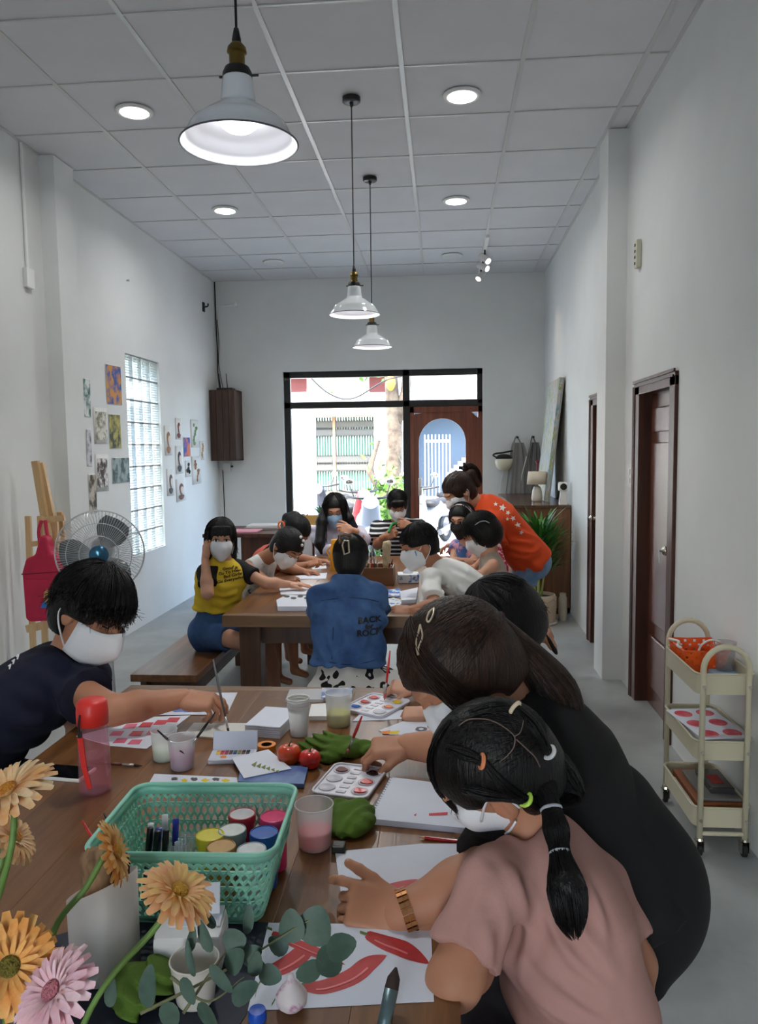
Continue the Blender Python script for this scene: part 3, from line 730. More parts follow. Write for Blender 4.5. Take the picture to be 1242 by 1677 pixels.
t = thing('wall_hook', (XL + .0, 8.45, 3.07), 'black hook plate high on the left wall', 'hook'); MB().box((0, -.03, -.05), (.015, .03, .05), c=.004).build('plate', m_black, t); MB().tube(bez([(.015, 0, .0), (.05, .01, .01), (.05, .02, .04)], 8), .008, 6).build('prong', m_black, t)
t = thing('switch_plate', (XL, 4.79, 2.60), 'blank white box on left wall below a conduit', 'switch'); MB().box((0, -.05, -.06), (.03, .04, .06), c=.004).build('box', m_white, t)
MB().box((.004, -.018, .06), (.016, .002, ZC - 2.6)).build('conduit', m_white, t)
t = thing('power_strip', (XR, 4.67, 2.60), 'cream socket strip high on the right wall', 'socket'); MB().box((-.03, -.03, -.08), (0, .03, .08), c=.01).build('body', mat('old_cream', (206, 204, 180), .5), t)
for k in range(4): MB().box((-.033, -.008, -.06 + k * .034), (-.03, .008, -.045 + k * .034)).build('slot', m_rub, t)
t = thing('light_switch', (XR, 4.80, 1.32), 'white light switch plate beside the open doorway', 'switch'); MB().box((-.012, -.045, -.07), (0, .045, .07), c=.004).build('plate', m_hw, t)
for k in range(2): MB().box((-.017, -.015, -.045 + k * .055), (-.012, .015, -.01 + k * .055), c=.002).build('rocker', m_white, t)
t = thing('wall_nail', (XL, 6.37, 2.92), 'small nail in the left wall above the block window', 'nail'); MB().cyl((0, 0, 0), (.02, 0, .0), .006, 6).ell((.02, 0, 0), (.004, .012, .012)).build('nail', m_steel, t)

# ================================================================== drawings on the left wall
PICS = [('a', 5.484, 5.592, 1.764, 2.045, (60, 110, 100), (222, 226, 224), 'narrow green portrait drawing, top of the left column'), ('b', 5.876, 6.165, 1.879, 2.193, (54, 84, 158), (198, 140, 66), 'drawing of a golden boat under blue sky, highest on the wall'),
        ('c', 5.632, 5.877, 1.569, 1.843, (120, 120, 96), (214, 212, 200), 'pale forest sketch with a white border'), ('d', 5.895, 6.115, 1.532, 1.807, (52, 58, 40), (178, 170, 90), 'dark green garden drawing beside the block window'),
        ('e', 5.496, 5.575, 1.403, 1.676, (96, 88, 104), (206, 204, 210), 'narrow grey violet drawing in the left column'), ('f', 5.628, 5.851, 1.207, 1.49, (60, 46, 44), (224, 218, 214), 'black and white street sketch with a dark pole'),
        ('g', 5.921, 6.262, 1.255, 1.462, (58, 78, 78), (150, 168, 168), 'wide teal waterfall drawing touching the block window'), ('h', 5.501, 5.622, 1.048, 1.347, (70, 62, 52), (190, 180, 164), 'narrow figure drawing lowest in the left column'),
        ('i', 7.106, 7.303, 1.466, 1.749, (214, 204, 182), (160, 120, 92), 'cream portrait sketch just right of the block window'), ('j', 7.418, 7.597, 1.619, 1.829, (222, 222, 220), (120, 70, 66), 'small pale figure sketch, top right cluster'),
        ('k', 7.633, 7.841, 1.448, 1.646, (48, 74, 160), (206, 110, 70), 'small blue and orange painting in the right cluster'), ('l', 7.875, 8.138, 1.54, 1.828, (218, 222, 214), (110, 140, 96), 'pale sketch of a green cactus'),
        ('m', 8.161, 8.333, 1.408, 1.613, (206, 196, 170), (196, 140, 54), 'small golden pineapple sketch near the corner'), ('n', 7.387, 7.601, 1.282, 1.559, (220, 220, 222), (70, 66, 70), 'ink portrait of a long haired girl'),
        ('o', 7.665, 7.837, 1.242, 1.41, (222, 220, 220), (24, 24, 26), 'little black ink blot drawing'), ('p', 7.874, 8.181, 1.154, 1.45, (224, 214, 190), (150, 112, 84), 'cream sheet with red brown branches'),
        ('q', 7.129, 7.329, 1.081, 1.337, (216, 214, 210), (84, 78, 78), 'pencil portrait with a hat, below the cream portrait'), ('r', 7.373, 7.661, 1.008, 1.232, (224, 224, 222), (104, 78, 70), 'pale portrait sketch lowest in the right cluster')]
m_pback = mat('drawing_paper', (226, 226, 222), .85)
for k, (nm, y0, y1, z0, z1, ca, cb_, lab) in enumerate(PICS):
    t = thing('wall_drawing', (XL, (y0 + y1) / 2, (z0 + z1) / 2), lab, 'drawing', 'drawings taped to the left wall')
    t.rotation_euler = (rng.uniform(-.03, .03), math.radians(1.2), 0)
    w, h = (y1 - y0) / 2, (z1 - z0) / 2
    sh = MB()
    vv = []; ff = []
    for i in range(5):
        u_ = i / 4
        vv += [(.003 + .003 * (1 - abs(2 * u_ - 1)) + .004 * (u_ > .9), -w + 2 * w * u_, -h), (.003, -w + 2 * w * u_, h)]
    for i in range(4): ff.append((2 * i, 2 * i + 2, 2 * i + 3, 2 * i + 1))
    s_ = mesh_obj('sheet', vv, ff, m_pback, t, True); md = s_.modifiers.new('thick', 'SOLIDIFY'); md.thickness = .001
    full = nm in 'abdegkh'
    mm = mat('print_' + nm, ca, .7, col2=cb_, vs=(11 if full else 16), detail=6, ramp=(.42, .56))
    iw, ih = (w * .96, h * .96) if full else (w * .8, h * .78)
    vv = [(x + .0015, y * iw / w, z * ih / h) for x, y, z in vv]
    if full or nm in 'cf':
        p_ = mesh_obj('printed_image', vv, ff, mm, t, True)
    else:
        # a small figure: head, hair, shoulders as flat ink shapes on the sheet
        def blob(cy_, cz, ry, rz_, m, nme, q=20):
            mesh_obj(nme, [(.0072 + (.0006 if nme == 'ink_face' else 0), cy_ + ry * math.cos(a) * (1 + .12 * math.sin(3 * a)), cz + rz_ * math.sin(a)) for a in np.linspace(0, 2 * PI, q + 1)[:-1]], [tuple(range(q))], m, t)
        mi = mat('ink_' + nm, cb_, .8, var=.35, vs=22)
        if nm in 'lmp':
            for q in range(7): blob(rng.uniform(-.4, .4) * w, (-.7 + .22 * q) * h, w * rng.uniform(.16, .34), h * .14, mi, 'ink_shape')
        elif nm == 'o':
            for q in range(5): blob(rng.uniform(-.4, .4) * w, rng.uniform(-.5, .5) * h, w * .4, h * .25, mi, 'ink_shape')
        else:
            blob(0, .1 * h, w * .42, h * .5, mi, 'ink_shape'); blob(.02, .02 * h, w * .26, h * .32, mat('ink_skin', (224, 206, 192), .8), 'ink_face'); blob(0, -.62 * h, w * .55, h * .24, mi, 'ink_shape')

# ================================================================== easel, bag and fan
m_pine = wood('pale_pine', (196, 160, 112), (222, 190, 146), 2, .5)
def bar(b, a, c, w, d, up=(0, 0, 1)):
    a = np.asarray(a, float); c = np.asarray(c, float); y = unit(c - a); x = unit(np.cross(y, np.asarray(up, float))) if abs(y @ unit(up)) < .98 else V(1, 0, 0); z = np.cross(x, y); L_ = np.linalg.norm(c - a)
    vv = [a + x * sx * w / 2 + z * sz * d / 2 + y * s_ * L_ for s_ in (0, 1) for sx, sz in ((-1, -1), (1, -1), (1, 1), (-1, 1))]
    return b.add(vv, [(3, 2, 1, 0), (4, 5, 6, 7), (0, 1, 5, 4), (1, 2, 6, 5), (2, 3, 7, 6), (3, 0, 4, 7)])
t = thing('easel', (-2.35, 4.45, 0), 'pale pine easel standing by the left wall behind the fan', 'easel')
E0 = V(-2.35, 4.45, 0)
def EP(x, y, dy=0.0): return P(x, y, 4.45 + dy) - E0
def eb(nm, a, c, w=.035, d=.022): bar(MB(), a, c, w, d, (0, 1, 0)).build(nm, m_pine, t)
eb('mast', EP(58, 755, .03), EP(82, 900, .03), .04, .03); eb('mast', EP(68, 758, .06), EP(97, 900, .06), .03, .03)
for x0, x1, dy in ((46, 52, -.02), (66, 72, -.08), (90, 98, -.08)):
    a = EP(x0, 845, dy); c = EP(x1, 1000, dy); eb('leg', a, c + (c - a) * (c[2] - 0) / max(.1, (a[2] - c[2])) * 1.0, .032, .022)
a, c = EP(98, 838, .1), EP(112, 900, .2); eb('leg', a, V(c[0], c[1] + .12, .0), .03, .022)
eb('crossbar', EP(70, 852, -.1), EP(106, 848, -.1), .035, .02); eb('crossbar', EP(44, 892, -.1), EP(78, 888, -.1), .03, .02); eb('crossbar', EP(76, 890, -.1), EP(108, 884, -.1), .03, .02); eb('crossbar', EP(44, 1030, -.1), EP(112, 1015, -.1), .045, .02)
m_bag = mat('crimson_nylon', (186, 28, 66), .6, bump=.2, bs=50, var=.08)
BG = P(77, 955, 4.28)
t = thing('red_bag', (BG[0], BG[1], BG[2] - .22), 'crimson school bag hanging on the easel', 'bag')
k_ = 4.28 / 1268
poly = [(-36, -60), (-30, -66), (34, -62), (38, -55), (38, 30), (30, 48), (14, 52), (8, 82), (-2, 84), (-14, 50), (-30, 44), (-38, 20)]
poly = [(x * k_, y * k_ + .22) for x, y in poly]
bd = MB().prism(poly, -.04, .04, M=np.array([[1, 0, 0], [0, 0, -1], [0, 1, 0]], float)).build('body', m_bag, t); md = bd.modifiers.new('round', 'BEVEL'); md.width = .018; md.segments = 3
MB().tube([V(-.125, -.045, .22 + .06), V(.125, -.045, .22 + .075)], .004, 6).build('zip_seam', mat('crimson_dark', (130, 18, 46), .6), t)
MB().box((-.11, -.047, .02), (.115, -.041, .25), c=.003).build('front_pocket', m_bag, t)
for x in (-.03, .03): MB().tube(bez([V(x, 0, .44), V(x * .8 - .02, .02, .52), V(x * .4 - .03, .05, .58)], 8), .01, 6).build('strap', m_bag, t, True)
b_ = MB().ell((.03, -.05, .145), (.028, .004, .05)); o = b_.build('patch', mat('patch_gold', (186, 148, 92), .6), t, True)
MB().add([(-.02, -.052, .085), (.09, -.052, .085), (.075, -.052, .12), (.03, -.052, .14), (0, -.052, .12)], [(0, 1, 2, 3, 4)]).build('patch', mat('patch_blue', (30, 110, 190), .6), t)
# standing fan
m_fang = mat('fan_wire', (196, 198, 200), .35, metal=.6); m_blade = mat('fan_blade', (120, 128, 134), .25, trans=.35)
FC = P(164, 905, 3.6)
t = thing('pedestal_fan', (FC[0], FC[1], 0), 'grey pedestal fan with a wire cage behind the man', 'fan')
fr = frame(V(.35, -1, -.05)); C0 = V(0, 0, FC[2])
R_ = .205
def fp(r, a, dy): return C0 + fr @ V(r * math.cos(a), dy, r * math.sin(a))
for k in range(90):
    a = 2 * PI * k / 90
    MB().tube([fp(.045, a, .062), fp(.12, a, .058), fp(.185, a, .035), fp(R_, a, .0)], .0011, 4).build('cage_wire', m_fang, t) if k % 1 == 0 else None
g = MB()
for k in range(72):
    a = 2 * PI * k / 72; g.tube([fp(.05, a, -.075), fp(.14, a, -.065), fp(R_, a, .0)], .0011, 4)
g.build('rear_cage', m_fang, t)
rg = MB()
for r, dy in ((R_, 0), (.15, .049), (.09, .06)): rg.tube([fp(r, a, dy) for a in np.linspace(0, 2 * PI, 61)[:-1]], .002 if r < R_ else .004, 6, closed=True)
rg.build('cage_ring', m_fang, t, True)
hb = MB().lathe([(0, .075), (.03, .073), (.045, .065), (.045, .055), (0, .055)], 24, M=fr @ rotm('X', -PI / 2), c=C0).build('badge', mat('badge_blue', (60, 110, 140), .2, metal=.6), t, auto=40)
for k in range(3):
    a0 = 2 * PI * k / 3; vv = []; ff = []
    for i in range(7):
        r = .03 + .155 * i / 6; aw = .25 + .55 * math.sin(PI * min(1, .15 + .75 * i / 6))
        for j in range(5): u_ = j / 4 - .5; vv.append(fp(r, a0 + u_ * aw * 1.6, .01 + .045 * u_))
    for i in range(6):
        for j in range(4): ff.append((i * 5 + j, i * 5 + j + 1, i * 5 + j + 6, i * 5 + j + 5))
    o = mesh_obj('blade', vv, ff, m_blade, t, True); o.modifiers.new('thick', 'SOLIDIFY').thickness = .003
MB().ell(C0 + fr @ V(0, -.11, 0), (.055, .07, .06), M=fr).build('motor', mat('fan_grey', (150, 152, 154), .4), t, True)
MB().cyl(C0 + fr @ V(0, -.1, -.04), (C0[0] + 0, -fr[1, 1] * .1 + .0, .09), .014, 14).build('pole', mat('fan_pole', (200, 202, 204), .3), t)
MB().lathe([(0, 0), (.19, 0), (.19, .02), (.15, .035), (.03, .05), (.025, .09), (0, .09)], 36, c=(0, .095, 0)).build('base', mat('fan_grey', (150, 152, 154), .4), t, auto=40)

# ================================================================== desk by the shop window
dk = PZ(440, 892, .80)
t = thing('side_desk', (-1.62, 6.75, 0), 'dark wooden side desk with papers near the shop window', 'desk')
MB().box((-.42, -.35, .77), (.45, .35, .80), c=.003).build('desk_top', m_dkwood, t)
for sx in (-.38, .41):
    for sy in (-.31, .31): MB().box((sx - .025, sy - .025, 0), (sx + .025, sy + .025, .77)).build('leg', m_dkwood, t)
MB().box((-.1, -.3, .35), (.42, .3, .77)).build('drawer_unit', m_dkwood, t)
o = MB().box((-.16, -.12, 0), (.16, .12, .012), c=.002).build('pink_folder', mat('pink_card', (206, 140, 156), .7), None, False, (-1.75, 6.6, .80)); tag(o, 'pink paper folder on the side desk', 'folder')
for k, (x, y, lab) in enumerate(((-1.62, 6.85, 'lower grey magazine stacked on the side desk'), (-1.60, 6.87, 'upper pale magazine stacked on the side desk'))):
    o = MB().box((-.15, -.11, 0), (.15, .11, .018), c=.002).build('magazine', mat('magazine_%d' % k, ((150, 146, 144), (206, 204, 200))[k], .5), None, False, (x, y, .80 + .0185 * k)); tag(o, lab, 'magazine')
t = thing('wooden_crate', (-1.31, 7.9, 0), 'yellowish wooden planter crate by the shop window', 'crate')
m_yel = wood('yellow_pine', (190, 140, 70), (214, 166, 96), 0, .6)
for z in (.5, .62, .74): MB().box((-.28, -.15, z), (.28, -.13, z + .1), c=.003).build('slat', m_yel, t)
for x in (-.27, .25):
    for y in (-.13, .13): MB().box((x, y - .02, 0), (x + .03, y + .02, .84)).build('post', m_yel, t)
MB().box((-.27, -.13, .7), (.27, .14, .72)).build('tray', m_yel, t)
t = thing('window_plant', (-1.25, 7.9, .72), 'small plant with a red pot on the crate by the window', 'plant')
MB().lathe([(0, 0), (.05, 0), (.065, .1), (.06, .1), (0, .09)], 16).build('pot', mat('red_pot', (170, 40, 50), .5), t, auto=40)
for k in range(16):
    a = rng.uniform(0, 2 * PI); b = MB(); leafblade(b, V(0, 0, .1), V(math.cos(a), math.sin(a), rng.uniform(.6, 1.8)), .18, .028, .05); b.build('leaf', m_leaf, t, True)
t = thing('succulent_pot', (-1.42, 7.88, .72), 'dull pink succulent beside the red pot', 'plant')
MB().lathe([(0, 0), (.045, 0), (.055, .07), (0, .07)], 16).build('pot', m_pot, t, auto=40)
for k in range(20):
    a = 2 * PI * k / 20; b = MB(); leafblade(b, V(0, 0, .07), V(math.cos(a), math.sin(a), rng.uniform(.2, 1.2)), .08, .03, .0); b.build('leaf', mat('succulent_leaf', (120, 92, 92), .6), t, True)
# ================================================================== the street beyond the shop front
GZ = -.16
m_road = mat('pale_concrete_road', (176, 172, 164), .9, var=.08, vs=1.2)
b = MB().box((-22, YF + .2, GZ - .2), (22, 40, GZ)); struct('road', b.v, b.f, m_road)
b = MB().box((XL - .2, YF + .2, GZ), (XR + .4, YF + 1.2, -.03)); struct('pavement', b.v, b.f, m_road)
m_fac = mat('white_facade', (226, 224, 218), .9, var=.03, vs=.8)
def W(x, y, Y): return P(x, y, Y)
Yh = 16.0
s0, s1 = W(516, 684, Yh), W(614, 800, Yh); sx0, sx1, sz1 = s0[0], s1[0], s0[2]
t = thing('shophouse', ((sx0 + sx1) / 2, Yh, GZ), 'white shophouse across the street with a green folding gate', 'building')
c0 = np.array(t.location)
def hb(nm, lo, hi, m, c=0): return MB().box(np.array(lo) - c0, np.array(hi) - c0, c=c).build(nm, m, t)
hx0, hx1 = sx0 - 3.2, W(664, 700, Yh)[0]
hb('wall', (hx0, Yh, GZ), (sx0, Yh + .3, 6.2), m_fac); hb('wall', (sx1, Yh, GZ), (hx1, Yh + .3, 6.2), m_fac); hb('wall', (sx0, Yh, sz1), (sx1, Yh + .3, 6.2), m_fac)
hb('awning', (sx0 - .45, Yh - .5, sz1 + .02), (sx1 + .15, Yh, sz1 + .17), mat('awning_beige', (150, 140, 122), .8)); hb('balcony', (hx0, Yh - .7, sz1 + .85), (hx1, Yh, sz1 + 1.0), m_fac)
m_gg = mat('green_gate', (36, 78, 62), .6); m_lat = mat('gate_lattice', (128, 126, 118), .5)
n = 22; gw = (sx1 - sx0) / n
for i in range(n): hb('gate_slat', (sx0 + i * gw + .012, Yh + .05, GZ), (sx0 + (i + 1) * gw - .012, Yh + .09, sz1), m_gg)
hb('gate_post', (sx0 + gw * 6.6, Yh - .03, GZ), (sx0 + gw * 7.6, Yh + .04, sz1), mat('gate_post_tan', (150, 116, 88), .6))
lt = MB(); zs = [sz1 - .06 - .72 * k for k in range(4)]
for z in zs:
    for i in range(n * 2):
        x = sx0 + i * gw / 2
        for a, c in (((x, z), (x + gw / 2, z - .34)), ((x, z - .34), (x + gw / 2, z))): bar(lt, V(a[0], Yh + .0, a[1]) - c0, V(c[0], Yh + .0, c[1]) - c0, .022, .012, (0, 1, 0))
o = lt.build('gate_lattice', m_lat, t); o['kind'] = 'stuff'
for x, y in ((474, 628), (610, 628)): a, c = W(x - 5, y - 12, Yh - .02), W(x + 5, y + 14, Yh - .02); hb('shutter', (a[0], Yh - .04, c[2]), (c[0] + .3, Yh, a[2] + .3), mat('shutter_red', (96, 44, 44), .7))
# side wall near left
a = W(474, 800, 11.5); b = W(515, 800, 11.5); MB_ = MB().box((a[0] - 3.2, 11.5, GZ), (b[0], 11.75, W(500, 676, 11.5)[2])); tag(MB_.build('garden_wall', m_fac), 'sunlit white garden wall left of the green gate', 'wall')
# house on the right seen through the door
a0, a1 = W(668, 700, 17.0), W(800, 700, 17.0)
t = thing('stair_house', ((a0[0] + a1[0]) / 2, 17.0, GZ), 'grey blue house with outside stairs seen through the door', 'building'); c0 = np.array(t.location)
m_gb = mat('grey_blue_wall', (64, 78, 92), .8); hb('wall', (a0[0], 17.0, GZ), (a1[0] + 3, 17.3, 5.2), m_gb); hb('roof_edge', (a0[0] - .2, 16.2, W(700, 668, 17)[2]), (a1[0] + 3, 17, W(700, 660, 17)[2]), mat('roof_grey', (120, 122, 126), .7)); hb('upper_wall', (a0[0] - .2, 16.9, W(700, 655, 17)[2]), (a1[0] + 3, 17, 5.5), m_fac)
for k in range(7):
    q = W(731 + 6.5 * k, 775 - 6.2 * k, 16.2); hb('step', (q[0], 15.6, q[2] - .5), (q[0] + .42, 16.6, q[2]), mat('stair_pale', (140, 140, 138), .8))
fx0, fx1 = W(696, 712, 15.2), W(737, 712, 15.2); t = thing('white_fence', ((fx0[0] + fx1[0]) / 2, 15.2, GZ), 'white picket railing behind the parked scooters', 'fence'); c0 = np.array(t.location)
for k in range(8): x = fx0[0] + (fx1[0] - fx0[0]) * k / 7; hb('picket', (x - .012, 15.18, GZ), (x + .012, 15.22, fx0[2]), mat('picket_grey', (150, 152, 152), .6))
for z in (fx0[2] - .15, .5): hb('rail', (fx0[0], 15.2, z), (fx1[0], 15.24, z + .05), m_white)
f0, f1 = W(645, 706, 14.6), W(666, 706, 14.6); t = thing('grey_fence', ((f0[0] + f1[0]) / 2, 14.6, GZ), 'grey upright railing beside the tree', 'fence'); c0 = np.array(t.location)
for k in range(6): x = f0[0] + (f1[0] - f0[0]) * k / 5; hb('upright', (x - .025, 14.58, GZ), (x + .025, 14.62, f0[2]), mat('rail_grey', (96, 102, 104), .5))
hb('rail', (f0[0], 14.6, 1.2), (f1[0], 14.64, 1.26), mat('rail_grey', (96, 102, 104), .5))
# tree and bush
def leaf_cloud(t, n, fn, size, m, seed, name='foliage'):
    r = np.random.RandomState(seed); C = np.array([fn(r) for _ in range(n)]); d = r.normal(0, 1, (n, 3)); d /= np.linalg.norm(d, axis=1, keepdims=True); e = np.cross(d, r.normal(0, 1, (n, 3))); e /= np.linalg.norm(e, axis=1, keepdims=True) + 1e-9
    sz = size * r.uniform(.6, 1.3, (n, 1)); v = np.stack([C, C + d * sz * .5 + e * sz * .28, C + d * sz, C + d * sz * .5 - e * sz * .28], 1).reshape(-1, 3); f = np.arange(4 * n).reshape(n, 4)
    o = np_obj(name, [(v, f)], m, t, False); o['kind'] = 'stuff'; return o
tb = V(W(645, 800, 13.2)[0], 13.2, GZ); t = thing('street_tree', tb, 'street tree with a dark trunk outside the window', 'tree')
m_bark = mat('tree_bark', (58, 48, 38), .9, col2=(104, 92, 76), vs=5, bump=.5, bs=20)
MB().tube([V(-.05, 0, 0), V(-.02, 0, 1.0), V(.03, 0, 1.9), V(-.02, 0, 2.8), V(-.1, 0, 4.2)], [.17, .14, .13, .11, .07], 12).build('trunk', m_bark, t, True); MB().tube([V(.03, 0, 2.0), V(.22, 0, 2.6), V(.32, .1, 3.8)], [.10, .09, .05], 10).build('branch', m_bark, t, True); MB().tube([V(-.1, 0, .7), V(-.42, 0, 1.3), V(-.25, .1, 1.8)], [.08, .06, .03], 8).build('branch', m_bark, t, True)
m_fol = mat('sunlit_leaf', (84, 124, 30), .6, col2=(56, 96, 28), vs=3)
# ================================================================== smooth solid modelling: fields -> one continuous surface
class Solid:
    def __init__(s, h=.006): s.h = h; s.ops = []; s.noise = None
    def _add(s, fn, lo, hi, k, mode='u'): s.ops.append((fn, np.asarray(lo, float), np.asarray(hi, float), k, mode)); return s
    def cone(s, a, b, ra, rb=None, k=.02, flat=None, mode='u', clip=0, clipa=0):
        """tapered limb a->b; flat = (axis, factor) squeezes it along axis; clip/clipa cut it flat at b/a"""
        a = np.asarray(a, float); b = np.asarray(b, float); rb = ra if rb is None else rb
        d = b - a; L2 = d @ d + 1e-12; R = max(ra, rb) + .005; n = d / math.sqrt(L2)
        ax, fa = (unit(flat[0]), flat[1]) if flat else (None, 1)
        def fn(X, Y, Z):
            px, py, pz = X - a[0], Y - a[1], Z - a[2]
            t = np.clip((px * d[0] + py * d[1] + pz * d[2]) / L2, 0, 1)
            qx, qy, qz = px - t * d[0], py - t * d[1], pz - t * d[2]
            if ax is not None:
                w = (qx * ax[0] + qy * ax[1] + qz * ax[2]) * (1 / fa - 1)
                qx, qy, qz = qx + ax[0] * w, qy + ax[1] * w, qz + ax[2] * w
            v = (np.sqrt(qx * qx + qy * qy + qz * qz) - (ra + (rb - ra) * t)) * min(1, fa ** .5)
            if clip: v = np.maximum(v, (X - b[0]) * n[0] + (Y - b[1]) * n[1] + (Z - b[2]) * n[2])
            if clipa: v = np.maximum(v, -(px * n[0] + py * n[1] + pz * n[2]))
            return v
        return s._add(fn, np.minimum(a, b) - R, np.maximum(a, b) + R, k, mode)
    def chain(s, pts, rad, k=.02, flat=None, clip=0):
        for i in range(len(pts) - 1): s.cone(pts[i], pts[i + 1], rad[i], rad[i + 1], k, flat, clip=(clip and i == len(pts) - 2))
        return s
    def ell(s, c, r, M=None, k=.02, mode='u'):
        c = np.asarray(c, float); r = np.asarray(r, float); M = np.eye(3) if M is None else M; R = r.max() + .004
        ext = np.sqrt(((M * r) ** 2).sum(1)) + .004
        def fn(X, Y, Z):
            px, py, pz = X - c[0], Y - c[1], Z - c[2]
            q = [(px * M[0, i] + py * M[1, i] + pz * M[2, i]) / r[i] for i in range(3)]
            k0 = np.sqrt(q[0] ** 2 + q[1] ** 2 + q[2] ** 2) + 1e-9
            k1 = np.sqrt((q[0] / r[0]) ** 2 + (q[1] / r[1]) ** 2 + (q[2] / r[2]) ** 2) + 1e-9
            return k0 * (k0 - 1) / k1
        return s._add(fn, c - ext, c + ext, k, mode)
    def box(s, c, hs, M=None, r=.01, k=.01, mode='u'):
        c = np.asarray(c, float); hs = np.asarray(hs, float); M = np.eye(3) if M is None else M
        ext = np.abs(M) @ hs + r
        def fn(X, Y, Z):
            px, py, pz = X - c[0], Y - c[1], Z - c[2]
            q = [np.abs(px * M[0, i] + py * M[1, i] + pz * M[2, i]) - (hs[i] - r) for i in range(3)]
            o = np.sqrt(sum(np.maximum(v, 0) ** 2 for v in q))
            return o + np.minimum(np.maximum(np.maximum(q[0], q[1]), q[2]), 0) - r
        return s._add(fn, c - ext, c + ext, k, mode)
    def cut(s, p, n, k=.0):
        """remove everything on the side the normal n points to"""
        p = np.asarray(p, float); n = unit(n)
        return s._add(lambda X, Y, Z: (X - p[0]) * n[0] + (Y - p[1]) * n[1] + (Z - p[2]) * n[2], p, p, k, 'i')
    def mesh(s):
        h = s.h; pad = 3 * h
        us = [o for o in s.ops if o[4] == 'u']
        lo = np.min([o[1] for o in us], 0) - pad; hi = np.max([o[2] for o in us], 0) + pad
        n = np.ceil((hi - lo) / h).astype(int) + 1
        gx = [np.arange(n[i], dtype=np.float32) * h + np.float32(lo[i]) for i in range(3)]
        D = np.full(n, .06, np.float32)
        for fn, a, b, k, mode in s.ops:
            if mode == 'i': i0 = np.zeros(3, int); i1 = n
            else:
                m = k * 1.5 + 2.5 * h
                i0 = np.clip(np.floor((a - m - lo) / h).astype(int), 0, n); i1 = np.clip(np.ceil((b + m - lo) / h).astype(int) + 1, 0, n)
                if np.any(i1 <= i0): continue
            X, Y, Z = np.meshgrid(*[gx[i][i0[i]:i1[i]] for i in range(3)], indexing='ij', sparse=True)
            v = np.asarray(fn(X, Y, Z), np.float32); sl = tuple(slice(i0[i], i1[i]) for i in range(3)); d = D[sl]
            if mode == 'u':
                if k > 0:
                    t = np.clip(.5 + .5 * (v - d) / k, 0, 1); D[sl] = v * (1 - t) + d * t - k * t * (1 - t)
                else: D[sl] = np.minimum(d, v)
            else:
                w = -v if mode == 's' else v
                if k > 0:
                    t = np.clip(.5 - .5 * (w - d) / k, 0, 1); D[sl] = w * (1 - t) + d * t + k * t * (1 - t)
                else: D[sl] = np.maximum(d, w)
        if s.noise is not None:
            X, Y, Z = np.meshgrid(*gx, indexing='ij', sparse=True); D += s.noise(X, Y, Z).astype(np.float32)
        return surface_nets(D, lo, h)
def surface_nets(D, lo, h):
    S = D < 0
    c = [S[i:S.shape[0] - 1 + i, j:S.shape[1] - 1 + j, k:S.shape[2] - 1 + k] for i in (0, 1) for j in (0, 1) for k in (0, 1)]
    cnt = sum(x.astype(np.int8) for x in c); act = (cnt > 0) & (cnt < 8)
    I = np.argwhere(act)
    if len(I) == 0: return np.zeros((0, 3)), np.zeros((0, 4), int)
    idx = np.full(act.shape, -1, np.int64); idx[tuple(I.T)] = np.arange(len(I))
    acc = np.zeros((len(I), 3)); num = np.zeros(len(I))
    offs = [(i, j, k) for i in (0, 1) for j in (0, 1) for k in (0, 1)]
    val = {o: D[I[:, 0] + o[0], I[:, 1] + o[1], I[:, 2] + o[2]].astype(float) for o in offs}
    for o in offs:
        for ax in range(3):
            if o[ax] == 0:
                o2 = list(o); o2[ax] = 1; o2 = tuple(o2); a, b = val[o], val[o2]
                m = (a < 0) != (b < 0); t = np.where(m, a / np.where(m, a - b, 1), 0)
                p = np.array(o, float)[None] + 0 * acc; p[:, ax] = t
                acc += p * m[:, None]; num += m
    Vt = (I + acc / num[:, None]) * h + lo
    F = []
    for ax in range(3):
        sl0 = [slice(None)] * 3; sl1 = [slice(None)] * 3; sl0[ax] = slice(0, -1); sl1[ax] = slice(1, None)
        E = S[tuple(sl0)] != S[tuple(sl1)]; J = np.argwhere(E); b, c2 = (ax + 1) % 3, (ax + 2) % 3
        J = J[(J[:, b] > 0) & (J[:, c2] > 0) & (J[:, b] < S.shape[b] - 1) & (J[:, c2] < S.shape[c2] - 1)]
        def g(db, dc):
            q = J.copy(); q[:, b] -= db; q[:, c2] -= dc; return idx[tuple(q.T)]
        q = np.stack([g(1, 1), g(0, 1), g(0, 0), g(1, 0)], 1)
        ins = S[tuple(J.T)]
        q = np.where(ins[:, None], q, q[:, ::-1]); F.append(q)
    return Vt, np.concatenate(F)
def np_obj(name, parts, m=None, parent=None, smooth=True):
    """parts: list of (verts, quads) arrays joined into one mesh"""
    vs = []; fs = []; n = 0
    for v, f in parts: vs.append(v); fs.append(np.asarray(f) + n); n += len(v)
    v = np.concatenate(vs); me = bpy.data.meshes.new(name)
    tot = sum(len(f) for f in fs)
    me.vertices.add(len(v)); me.vertices.foreach_set('co', v.astype(np.float32).ravel())
    lt = np.concatenate([np.full(len(f), f.shape[1]) for f in fs]); ls = np.concatenate([[0], np.cumsum(lt)[:-1]])
    me.loops.add(int(lt.sum())); me.loops.foreach_set('vertex_index', np.concatenate([f.ravel() for f in fs]).astype(np.int32))
    me.polygons.add(tot); me.polygons.foreach_set('loop_start', ls.astype(np.int32)); me.polygons.foreach_set('loop_total', lt.astype(np.int32))
    me.update(calc_edges=True); me.validate()
    return _link(name, me, m, parent, smooth)
